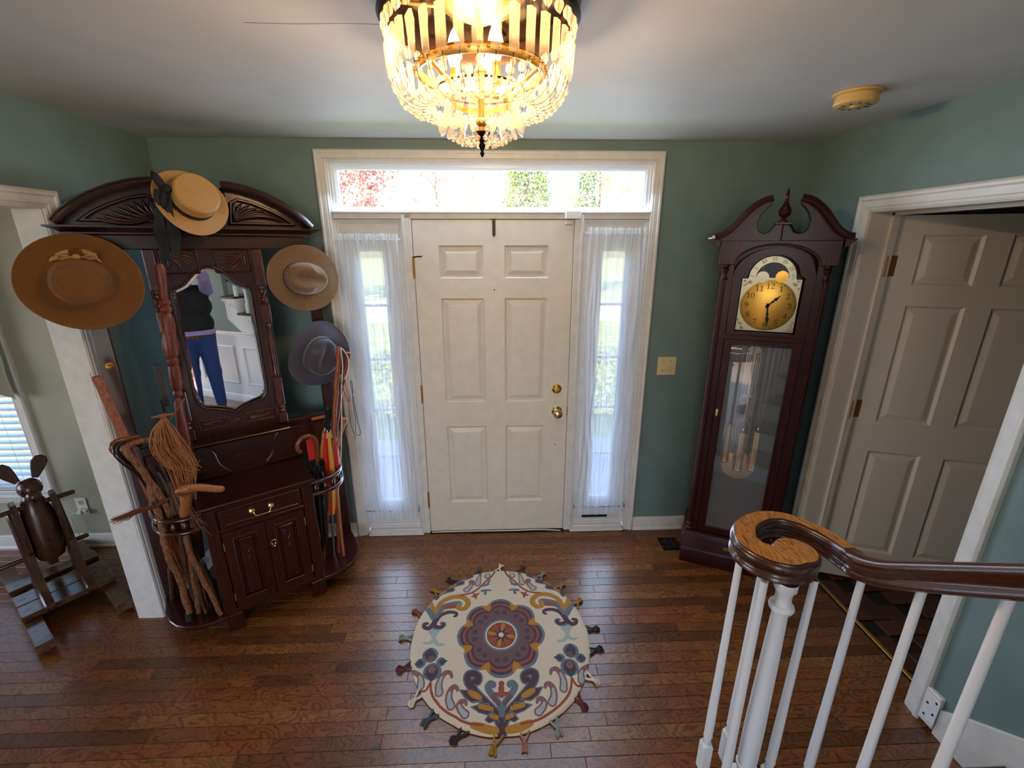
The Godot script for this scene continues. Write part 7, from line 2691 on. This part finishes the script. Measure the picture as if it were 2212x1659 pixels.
# ---------------------------------------------------------------- wooden kangaroo rocker
func rocker() -> void:
	var r = thing("kangaroo_rocker", "dark wooden kangaroo rocking toy on two rails in the left room", "rocking toy", TZ(Vector3(-2.42, 0, 0.54), Vector3(0.8, 0, 0.6)))
	var W = M.roo_wood
	for s in [-1.0, 1.0]:
		var b = mb().at(Transform3D(Basis(Vector3.BACK, Vector3.UP, Vector3.LEFT), Vector3(s * 0.155 + 0.034, 0, 0)))
		b.prism([Vector2(-0.55, 0.045), Vector2(-0.52, 0.012), Vector2(-0.30, 0.001), Vector2(0.20, 0.001), Vector2(0.38, 0.014), Vector2(0.405, 0.03), Vector2(0.385, 0.066), Vector2(0.0, 0.058), Vector2(-0.50, 0.075)], 0.0, 0.068, 0.004)
		obj("rail", b, M.roo_plank, r)
		# leg board with its foot
		b = mb().at(Transform3D(Basis(Vector3.BACK, Vector3.UP, Vector3.LEFT), Vector3(s * 0.082 + 0.019, 0, 0)))
		var lp = []
		for p in [Vector3(0.185, 0.097, 0), Vector3(0.18, 0.125, 0), Vector3(0.11, 0.165, 0), Vector3(0.055, 0.25, 0), Vector3(0.03, 0.36, 0), Vector3(-0.03, 0.50, 0), Vector3(-0.075, 0.575, 0), Vector3(-0.125, 0.575, 0), Vector3(-0.115, 0.50, 0), Vector3(-0.07, 0.38, 0), Vector3(-0.045, 0.26, 0), Vector3(-0.06, 0.16, 0), Vector3(-0.10, 0.12, 0), Vector3(-0.10, 0.097, 0)]: lp.append(p)
		var poly = []
		for p in spline(lp, 4): poly.append(Vector2(p.x, p.y))
		b.prism(poly, 0.0, 0.040, 0.008)
		obj("leg", b, W, r)
		# arm board that carries the hand bar
		b = mb().at(Transform3D(Basis(Vector3.BACK, Vector3.UP, Vector3.LEFT), Vector3(s * 0.074 + 0.012, 0, 0)))
		b.prism([Vector2(-0.03, 0.655), Vector2(0.02, 0.65), Vector2(0.036, 0.60), Vector2(0.05, 0.47), Vector2(0.055, 0.385), Vector2(0.035, 0.36), Vector2(0.018, 0.40), Vector2(0.0, 0.50), Vector2(-0.03, 0.60)], 0.0, 0.024, 0.006)
		obj("arm", b, W, r)
		b = mb().at(T(Vector3(s * 0.032 + 0.004, 0.755, -0.005), 0, -8, -s * 24.0))
		var er = []
		for p in [[-0.012, 0.0], [-0.026, 0.05], [-0.032, 0.085], [-0.022, 0.112], [0.0, 0.120], [0.022, 0.112], [0.032, 0.085], [0.026, 0.05], [0.012, 0.0]]: er.append(Vector2(p[0], p[1]))
		b.prism(er, -0.008, 0.008, 0.005)
		obj("ear", b, W, r)
		b = mb(); b.ball(Vector3(s * 0.034 + 0.005, 0.715, 0.052), Vector3.ONE * 0.009, 10, 6)
		obj("eye", b, M.black_rubber, r)
	for q in [[-0.046, 0.094], [0.078, 0.094], [-0.22, 0.075]]:
		var b = mb(); b.box(Vector3(0, 0.081, q[0]), Vector3(0.378, 0.032, q[1] * 1.28), 0.004)
		obj("plank", b, M.roo_plank, r)
		for s in [-1.0, 1.0]:
			b = mb().at(T(Vector3(s * 0.155, 0.096, q[0])))
			b.lathe([[0.0, 0.002], [0.011, 0.002], [0.012, 0.0], [0.0, -0.002]], 16)
			obj("plug", b, W, r)
	var b = mb().at(T(Vector3(0.0, 0, 0.012), 0, -3))
	b.lathe([[0.0, 0.285], [0.035, 0.287], [0.052, 0.30], [0.060, 0.33], [0.067, 0.42], [0.066, 0.50], [0.058, 0.58], [0.047, 0.63], [0.032, 0.66], [0.026, 0.675]], 28)
	obj("body", b, W, r)
	b = mb()
	b.ball(Vector3(0.004, 0.715, 0.012), Vector3(0.048, 0.052, 0.058), 20, 12)
	b.ball(Vector3(0.004, 0.685, 0.062), Vector3(0.030, 0.032, 0.036), 16, 10)
	obj("head", b, W, r)
	for q in [[0.616, 0.0, 0.27], [0.328, -0.02, 0.24]]:
		b = mb()
		b.tube([Vector3(-q[2], q[0], q[1]), Vector3(-q[2] + 0.006, q[0], q[1]), Vector3(0.154, q[0], q[1]), Vector3(0.16, q[0], q[1])], [0.006, 0.0125, 0.0125, 0.006], 12)
		obj("bar", b, W, r)
	b = mb().at(Transform3D(Basis(Vector3.BACK, Vector3.UP, Vector3.LEFT), Vector3(0.02, 0, 0)))
	b.prism([Vector2(-0.06, 0.30), Vector2(-0.14, 0.34), Vector2(-0.30, 0.22), Vector2(-0.44, 0.10), Vector2(-0.36, 0.098), Vector2(-0.20, 0.17), Vector2(-0.05, 0.22)], 0.0, 0.04, 0.008)
	obj("tail", b, W, r)

# ---------------------------------------------------------------- outside
func outside() -> void:
	var b = mb()
	b.box(Vector3(0, -0.45, -40.15), Vector3(120, 0.1, 80))
	var gm = tri_mat("grass", noise_tex(81, 0.02, [[0.1, c3(0.36, 0.42, 0.16)], [0.5, c3(0.50, 0.52, 0.24)], [0.9, c3(0.66, 0.56, 0.30)]], 5), Vector3(0.4, 0.4, 0.4), 0.95, true)
	struct("ground", b, gm)
	b = mb(); b.box(Vector3(0, -0.25, -0.95), Vector3(3.6, 0.34, 1.6), 0.02)
	struct("floor_porch", b, mat("porch", c3(0.62, 0.60, 0.57), 0.8))
	b = mb(); b.box(Vector3(0, -0.395, -14.0), Vector3(110, 0.02, 5.5))
	struct("ground_street", b, mat("street", c3(0.60, 0.60, 0.60), 0.9))
	var barkm = tri_mat("tree_bark", noise_tex(82, 0.03, [[0.2, c3(0.42, 0.37, 0.33)], [0.8, c3(0.60, 0.55, 0.50)]], 4), Vector3(2, 0.6, 2), 0.9)
	for q in [["leaf_red", c3(0.80, 0.50, 0.44)], ["leaf_green", c3(0.52, 0.62, 0.34)], ["leaf_yellow", c3(0.86, 0.70, 0.36)], ["leaf_ivy", c3(0.30, 0.46, 0.20)]]:
		var m = mat(q[0], q[1], 0.8)
		m.backlight_enabled = true
		m.backlight = Color(0.5, 0.5, 0.5)
		m.vertex_color_use_as_albedo = true
	# [name, label, x, z, height, trunk radius, crown from, crown radius, leaves, leaf material, branches, leaf size]
	var trees = [
		["maple_tree", "red-leaved maple seen through the left of the transom window", -7.4, -17.0, 8.5, 0.16, 2.0, 3.6, 9000, "leaf_red", 60, 0.14],
		["bare_tree", "bare brown tree with a few orange leaves, left of the transom's middle", -2.6, -19.0, 9.0, 0.09, 1.4, 3.8, 420, "leaf_yellow", 120, 0.12],
		["evergreen_tree", "dense green evergreen just right of the transom's middle", 1.55, -20.0, 9.5, 0.18, 0.6, 1.75, 9000, "leaf_green", 30, 0.11],
		["ivy_tree", "slim ivy-clad trunk to the right of the evergreen", 4.0, -18.0, 9.0, 0.14, 1.0, 0.5, 2200, "leaf_ivy", 12, 0.09],
		["yellow_tree", "thin yellow-leaved tree behind the ivy-clad trunk", 4.9, -19.5, 8.0, 0.09, 2.0, 1.9, 1200, "leaf_yellow", 30, 0.10],
		["bare_tree", "bare pale tree near the right end of the transom window", 7.0, -18.5, 8.0, 0.08, 1.4, 3.0, 160, "leaf_yellow", 100, 0.10],
		["shrub", "low green shrub beside the porch, left of the door", -1.5, -3.4, 0.9, 0.03, 0.0, 0.6, 900, "leaf_green", 14, 0.05],
		["shrub", "low green shrub beside the porch, right of the door", 1.6, -3.6, 0.9, 0.03, 0.0, 0.6, 900, "leaf_green", 14, 0.05],
	]
	for i in trees.size():
		var q = trees[i]
		var rr = RandomNumberGenerator.new()
		rr.seed = 300 + i
		var t = thing(q[0], q[1], "tree" if q[0] != "shrub" else "shrub", T(Vector3(q[2], -0.40, q[3])), "")
		var h = q[4]
		var tr = mb()
		tr.tube(wobble(spline([Vector3(0, -0.05, 0), Vector3(0.05, h * 0.3, 0), Vector3(-0.05, h * 0.65, 0.05), Vector3(0.02, h * 0.98, 0)], 6), 0.08, i), [q[5] * 1.2, q[5] * 1.1, q[5] * 1.05, q[5], q[5], q[5] * 0.95, q[5] * 0.9, q[5] * 0.85, q[5] * 0.8, q[5] * 0.74, q[5] * 0.68, q[5] * 0.6, q[5] * 0.5, q[5] * 0.44, q[5] * 0.38, q[5] * 0.3, q[5] * 0.22, q[5] * 0.15, q[5] * 0.08], 8, true, 60)
		obj("trunk", tr, barkm, t)
		var br = mb()
		var ends = []
		for k in q[10]:
			var y = lerpf(maxf(q[6], h * 0.12), h * 0.92, rr.randf())
			var a = rr.randf() * TAU
			var ln = q[7] * (1.15 - 0.6 * y / h) * rr.randf_range(0.7, 1.1)
			var e = Vector3(cos(a) * ln, y + ln * rr.randf_range(0.25, 0.9), sin(a) * ln)
			var mid = Vector3(cos(a + 0.15) * ln * 0.5, y + ln * 0.25, sin(a + 0.15) * ln * 0.5)
			var w = q[5] * 0.28 * rr.randf_range(0.5, 1.0)
			br.tube(spline([Vector3(0, y, 0), mid, e], 4), [w, w * 0.85, w * 0.75, w * 0.65, w * 0.55, w * 0.45, w * 0.35, w * 0.25, w * 0.12], 5, true, 60)
			ends.append([mid, e])
			for j in 4:
				var u = rr.randf_range(0.35, 0.95)
				var p = mid.lerp(e, u)
				var e2 = p + Vector3(rr.randf_range(-1, 1), rr.randf_range(0.1, 1.0), rr.randf_range(-1, 1)) * ln * 0.35
				br.tube([p, p.lerp(e2, 0.5) + Vector3(0.03, 0, 0), e2], [w * 0.35, w * 0.25, w * 0.08], 4, true, 60)
				ends.append([p, e2])
		stuff(obj("branches", br, barkm, t))
		var lf = mb()
		lf.quad(Vector3(-0.5, 0, 0), Vector3(0, 0.15, -0.45), Vector3(0.6, 0, 0), Vector3(0, 0.15, 0.45))
		var mm = MultiMesh.new()
		mm.transform_format = MultiMesh.TRANSFORM_3D
		mm.use_colors = true
		mm.mesh = lf.mesh()
		mm.instance_count = q[8]
		for k in q[8]:
			var p
			if q[0] == "evergreen_tree" or q[0] == "shrub" or q[0] == "ivy_tree":
				var y = lerpf(q[6], h, pow(rr.randf(), 0.8))
				var prof = (1.1 - y / h) if q[0] == "evergreen_tree" else (sqrt(maxf(0.0, 1.0 - pow(y / h, 2))) if q[0] == "shrub" else 0.8)
				var rad = q[7] * prof * sqrt(rr.randf_range(0.45, 1.0)) * rr.randf_range(0.8, 1.1)
				var a = rr.randf() * TAU
				p = Vector3(cos(a) * rad, y, sin(a) * rad)
			else:
				var e = ends[rr.randi_range(0, ends.size() - 1)]
				p = e[0].lerp(e[1], rr.randf_range(0.2, 1.05)) + Vector3(rr.randf_range(-1, 1), rr.randf_range(-1, 1), rr.randf_range(-1, 1)) * 0.22
			var s = q[11] * rr.randf_range(0.7, 1.4)
			mm.set_instance_transform(k, Transform3D(Basis.from_euler(Vector3(rr.randf() * TAU, rr.randf() * TAU, rr.randf() * TAU)).scaled(Vector3.ONE * s), p))
			var v = rr.randf_range(0.7, 1.15)
			mm.set_instance_color(k, Color(minf(1, v * rr.randf_range(0.9, 1.1)), minf(1, v), minf(1, v * rr.randf_range(0.8, 1.0))))
		var lo = MultiMeshInstance3D.new()
		lo.name = "foliage"
		lo.multimesh = mm
		lo.material_override = M[q[9]]
		lo.set_meta("kind", "stuff")
		t.add_child(lo, true)

# ---------------------------------------------------------------- person
func blob(bones: Array, cell: float, k: float) -> MB:
	# bones: [a, b, radius a, radius b]; capsules joined smoothly, meshed as surface nets
	var lo := Vector3.ONE * 1e9
	var hi := -lo
	for q in bones:
		var m := Vector3.ONE * (maxf(q[2], q[3]) + cell * 3)
		lo = lo.min(q[0] - m).min(q[1] - m)
		hi = hi.max(q[0] + m).max(q[1] + m)
	var n := Vector3i(((hi - lo) / cell).ceil()) + Vector3i.ONE
	var f := PackedFloat32Array()
	f.resize(n.x * n.y * n.z)
	f.fill(1.0)
	for q in bones:
		var a: Vector3 = q[0]
		var ba: Vector3 = q[1] - a
		var l2 := maxf(ba.length_squared(), 1e-9)
		var m := Vector3.ONE * (maxf(q[2], q[3]) + k + cell * 2)
		var i0 := Vector3i(((a.min(q[1]) - m - lo) / cell).floor()).clamp(Vector3i.ZERO, n - Vector3i.ONE)
		var i1 := Vector3i(((a.max(q[1]) + m - lo) / cell).ceil()).clamp(Vector3i.ZERO, n - Vector3i.ONE)
		var ra: float = q[2]
		var rd: float = q[3] - ra
		for z in range(i0.z, i1.z + 1):
			for y in range(i0.y, i1.y + 1):
				var row := (z * n.y + y) * n.x
				for x in range(i0.x, i1.x + 1):
					var p := lo + Vector3(x, y, z) * cell
					var t := clampf((p - a).dot(ba) / l2, 0.0, 1.0)
					var d := (p - a - ba * t).length() - ra - rd * t
					var o := f[row + x]
					var h := maxf(k - absf(o - d), 0.0) / k
					f[row + x] = minf(o, d) - h * h * k * 0.25
	var idx := {}
	var verts := PackedVector3Array()
	var sx := 1
	var sy := n.x
	var sz := n.x * n.y
	var corners := [0, sx, sy, sx + sy, sz, sx + sz, sy + sz, sx + sy + sz]
	var off := [Vector3(0, 0, 0), Vector3(1, 0, 0), Vector3(0, 1, 0), Vector3(1, 1, 0), Vector3(0, 0, 1), Vector3(1, 0, 1), Vector3(0, 1, 1), Vector3(1, 1, 1)]
	var edges := [[0, 1], [2, 3], [4, 5], [6, 7], [0, 2], [1, 3], [4, 6], [5, 7], [0, 4], [1, 5], [2, 6], [3, 7]]
	for z in n.z - 1:
		for y in n.y - 1:
			for x in n.x - 1:
				var i := z * sz + y * sy + x
				var ins := 0
				for c in 8:
					if f[i + corners[c]] < 0.0: ins += 1
				if ins == 0 or ins == 8: continue
				var s := Vector3.ZERO
				var cnt := 0
				for e in edges:
					var v0 := f[i + corners[e[0]]]
					var v1 := f[i + corners[e[1]]]
					if (v0 < 0.0) != (v1 < 0.0):
						s += off[e[0]].lerp(off[e[1]], v0 / (v0 - v1))
						cnt += 1
				idx[i] = verts.size()
				verts.append(lo + (Vector3(x, y, z) + s / cnt) * cell)
	var tris: Array = []
	for i in idx:
		for ax in 3:
			var st: int = [sx, sy, sz][ax]
			var u: int = [sy, sz, sx][ax]
			var v: int = [sz, sx, sy][ax]
			if (f[i] < 0.0) == (f[i + st] < 0.0): continue
			if not (idx.has(i - u) and idx.has(i - v) and idx.has(i - u - v)): continue
			var q := [idx[i], idx[i - u], idx[i - u - v], idx[i - v]]
			if f[i] < 0.0: q = [q[0], q[3], q[2], q[1]]
			tris.append([q[0], q[2], q[1]]); tris.append([q[0], q[3], q[2]])
	var nor := PackedVector3Array()
	nor.resize(verts.size())
	for t in tris:
		var g := (verts[t[1]] - verts[t[0]]).cross(verts[t[2]] - verts[t[0]])
		for c in 3: nor[t[c]] += g
	var b := mb()
	for t in tris: b.tri(verts[t[0]], verts[t[1]], verts[t[2]], nor[t[0]], nor[t[1]], nor[t[2]])
	return b

func grow(bones: Array, d: float) -> Array:
	var o: Array = []
	for q in bones: o.append([q[0], q[1], q[2] + d, q[3] + d])
	return o

func person() -> void:
	var skin = mat("skin", c3(0.72, 0.50, 0.40), 0.5)
	skin.subsurf_scatter_enabled = true
	skin.subsurf_scatter_strength = 0.15
	bump(tri_mat("denim", noise_tex(95, 0.05, [[0.1, c3(0.09, 0.17, 0.34)], [0.9, c3(0.16, 0.28, 0.50)]], 4), Vector3(4, 2, 4), 0.85), noise_tex(96, 0.03, [], 3), 0.3)
	mat("vest_cloth", c3(0.045, 0.05, 0.06), 0.8)
	mat("lavender", c3(0.62, 0.55, 0.74), 0.75)
	mat("belt_leather", c3(0.22, 0.13, 0.07), 0.45)
	mat("hair_brown", c3(0.16, 0.10, 0.06), 0.6)
	var P = TZ(Vector3(0.56, 0, 3.42), Vector3(-0.62, 0, -0.78))
	var o = thing("person", "person in dark vest and jeans holding up a phone, seen in the mirror", "person", P)
	var inv = P.affine_inverse()
	var lens = Vector3(0.0074, 1.911, 2.669)
	var legs: Array = []
	var torso: Array = [[Vector3(-0.07, 0.95, 0), Vector3(0.07, 0.95, 0), 0.115, 0.115], [Vector3(-0.05, 1.08, 0.0), Vector3(0.05, 1.08, 0.0), 0.112, 0.112], [Vector3(-0.075, 1.25, 0.0), Vector3(0.075, 1.25, 0.0), 0.115, 0.115], [Vector3(-0.12, 1.40, -0.005), Vector3(0.12, 1.40, -0.005), 0.075, 0.075], [Vector3(0, 0.95, 0), Vector3(0, 1.36, 0), 0.11, 0.10]]
	var shoes: Array = []
	for s in [-1.0, 1.0]:
		legs.append([Vector3(s * 0.085, 0.92, 0), Vector3(s * 0.105, 0.49, 0.01), 0.090, 0.058])
		legs.append([Vector3(s * 0.105, 0.49, 0.01), Vector3(s * 0.115, 0.09, -0.015), 0.060, 0.040])
		shoes.append([Vector3(s * 0.115, 0.035, -0.04), Vector3(s * 0.13, 0.03, 0.15), 0.042, 0.032])
		shoes.append([Vector3(s * 0.115, 0.09, -0.02), Vector3(s * 0.115, 0.04, -0.03), 0.042, 0.042])
	var head: Array = [[Vector3(0, 1.42, -0.01), Vector3(0, 1.56, 0.01), 0.058, 0.052], [Vector3(0, 1.665, -0.015), Vector3(0, 1.655, 0.02), 0.088, 0.080], [Vector3(0, 1.60, 0.035), Vector3(0, 1.575, 0.055), 0.058, 0.038]]
	var face: Array = [[Vector3(0, 1.645, 0.096), Vector3(0, 1.612, 0.115), 0.008, 0.013], [Vector3(-0.03, 1.672, 0.086), Vector3(0.03, 1.672, 0.086), 0.010, 0.010], [Vector3(-0.018, 1.582, 0.088), Vector3(0.018, 1.582, 0.088), 0.007, 0.007]]
	for s in [-1.0, 1.0]: face.append([Vector3(s * 0.086, 1.655, -0.005), Vector3(s * 0.088, 1.615, 0.0), 0.014, 0.010])
	var arms: Array = []
	var hands: Array = []
	# the phone is held so that its lens sits at the camera
	var fwd = (Basis.from_euler(Vector3(-0.30306, -0.03619, -0.00086)) * Vector3(0, 0, -1)).normalized()
	var pb = Basis.from_euler(Vector3(-0.30306, -0.03619, -0.00086))
	var phone_c = lens - fwd * 0.02 + pb.x * 0.055 - pb.y * 0.012
	for s in [-1.0, 1.0]:
		var grip_w = phone_c - pb.x * (s * 0.080) - fwd * 0.030 - pb.y * 0.02
		var grip = inv * grip_w
		var sh = Vector3(s * 0.185, 1.42, 0.0)
		var wrist = grip + (sh - grip).normalized() * 0.085
		var el = sh.lerp(wrist, 0.52) + Vector3(s * 0.05, -0.05, 0)
		arms.append([sh, el, 0.052, 0.042])
		arms.append([el, wrist, 0.042, 0.029])
		# palm and five fingers that close on the phone's edge
		var dirv = (grip - wrist).normalized()
		var inward: Vector3 = inv.basis * (pb.x * s)
		var upv: Vector3 = inv.basis * pb.y
		var front: Vector3 = inv.basis * fwd
		hands.append([wrist, wrist + dirv * 0.03, 0.024, 0.022])
		for k in 4:
			var root = grip - dirv * 0.02 + upv * (0.030 - 0.019 * k)
			hands.append([wrist + dirv * 0.02, root, 0.017, 0.011])
			var ln: float = [0.040, 0.044, 0.041, 0.033][k]
			var j1 = root + (dirv * 0.8 - inward * 0.3).normalized() * ln
			var j2 = j1 + (front * 0.5 + inward * 0.7).normalized() * ln * 0.62
			var j3 = j2 + inward * ln * 0.45
			hands.append([root, j1, 0.0098, 0.0088]); hands.append([j1, j2, 0.0088, 0.0080]); hands.append([j2, j3, 0.0080, 0.0066])
		var tb = wrist + dirv * 0.035 + upv * 0.022 + inward * 0.012
		var t1 = tb + (dirv * 0.5 + inward * 0.6 + upv * 0.4).normalized() * 0.035
		hands.append([wrist + dirv * 0.015, tb, 0.016, 0.013]); hands.append([tb, t1, 0.012, 0.010]); hands.append([t1, t1 + (inward + dirv * 0.3).normalized() * 0.028, 0.010, 0.008])
	var all: Array = []
	all.append_array(torso); all.append_array(legs); all.append_array(head); all.append_array(arms)
	var body = blob(all, 0.014, 0.035)
	for part in [blob(hands, 0.004, 0.006), blob(head.slice(1) + face, 0.006, 0.014)]:
		body.P.append_array(part.P); body.N.append_array(part.N); body.U.append_array(part.U)
	obj("body", body, skin, o)
	var jl = grow(legs, 0.016)
	jl.append([Vector3(-0.06, 0.90, -0.005), Vector3(0.06, 0.90, -0.005), 0.122, 0.122])
	obj("jeans", blob(jl, 0.013, 0.03), M.denim, o)
	var vt: Array = [[Vector3(-0.075, 1.06, 0.0), Vector3(0.075, 1.06, 0.0), 0.130, 0.130], [Vector3(-0.085, 1.25, 0.0), Vector3(0.085, 1.25, 0.0), 0.130, 0.130], [Vector3(-0.13, 1.40, -0.005), Vector3(0.13, 1.40, -0.005), 0.085, 0.085], [Vector3(0, 1.0, 0), Vector3(0, 1.36, 0), 0.125, 0.115]]
	obj("vest", blob(vt, 0.013, 0.03), M.vest_cloth, o)
	obj("shirt_sleeves", blob(grow(arms, 0.014), 0.012, 0.02), M.lavender, o)
	var b = mb()
	var rows: Array = []
	for q in [[1.0, 0.935], [1.02, 0.95], [1.04, 0.99]]:
		var row = PackedVector3Array()
		for k in 36:
			var a = TAU * k / 36
			row.append(Vector3(cos(a) * 0.198 * q[0], q[1], sin(a) * 0.137 * q[0]))
		rows.append(row)
	b.grid(rows, true, 70)
	obj("shirt_hem", b, M.lavender, o)
	b = mb()
	rows = []
	for q in [[0.97, 0.905], [1.0, 0.907], [1.0, 0.940], [0.97, 0.942]]:
		var row = PackedVector3Array()
		for k in 36:
			var a = TAU * k / 36
			row.append(Vector3(cos(a) * 0.197 * q[0], q[1], sin(a) * 0.138 * q[0]))
		rows.append(row)
	b.grid(rows, true, 50)
	var belt = obj("belt", b, M.belt_leather, o)
	b = mb()
	b.frame([Vector2(-0.026, 0.902), Vector2(0.026, 0.902), Vector2(0.026, 0.945), Vector2(-0.026, 0.945)], [Vector2(-0.019, 0.910), Vector2(0.019, 0.910), Vector2(0.019, 0.937), Vector2(-0.019, 0.937)], 0.137, 0.143)
	obj("buckle", b, M.brass, belt)
	obj("shoes", blob(shoes, 0.010, 0.02), M.belt_leather, o)
	var hair = blob([[Vector3(0, 1.70, -0.03), Vector3(0, 1.69, 0.005), 0.085, 0.080], [Vector3(0, 1.65, -0.05), Vector3(0, 1.60, -0.05), 0.075, 0.055], [Vector3(-0.075, 1.68, -0.01), Vector3(-0.08, 1.64, -0.01), 0.02, 0.015], [Vector3(0.075, 1.68, -0.01), Vector3(0.08, 1.64, -0.01), 0.02, 0.015]], 0.009, 0.02)
	obj("hair", hair, M.hair_brown, o)
	for s in [-1.0, 1.0]:
		b = mb(); b.ball(Vector3(s * 0.032, 1.652, 0.084), Vector3.ONE * 0.012, 12, 8)
		obj("eye", b, M.white_gloss, o)
		b = mb(); b.ball(Vector3(s * 0.032, 1.652, 0.0925), Vector3(0.006, 0.006, 0.0045), 10, 6)
		obj("iris", b, M.black_rubber, o)
	var ph = thing("phone", "dark phone held up by the person behind the camera's viewpoint", "phone", Transform3D(pb, phone_c))
	b = mb(); b.box(Vector3.ZERO, Vector3(0.155, 0.075, 0.008), 0.003)
	obj("phone_body", b, M.black_rubber, ph)
	b = mb(); b.box(Vector3(0, 0, 0.0045), Vector3(0.147, 0.067, 0.001))
	obj("screen", b, M.glass_dark, ph)
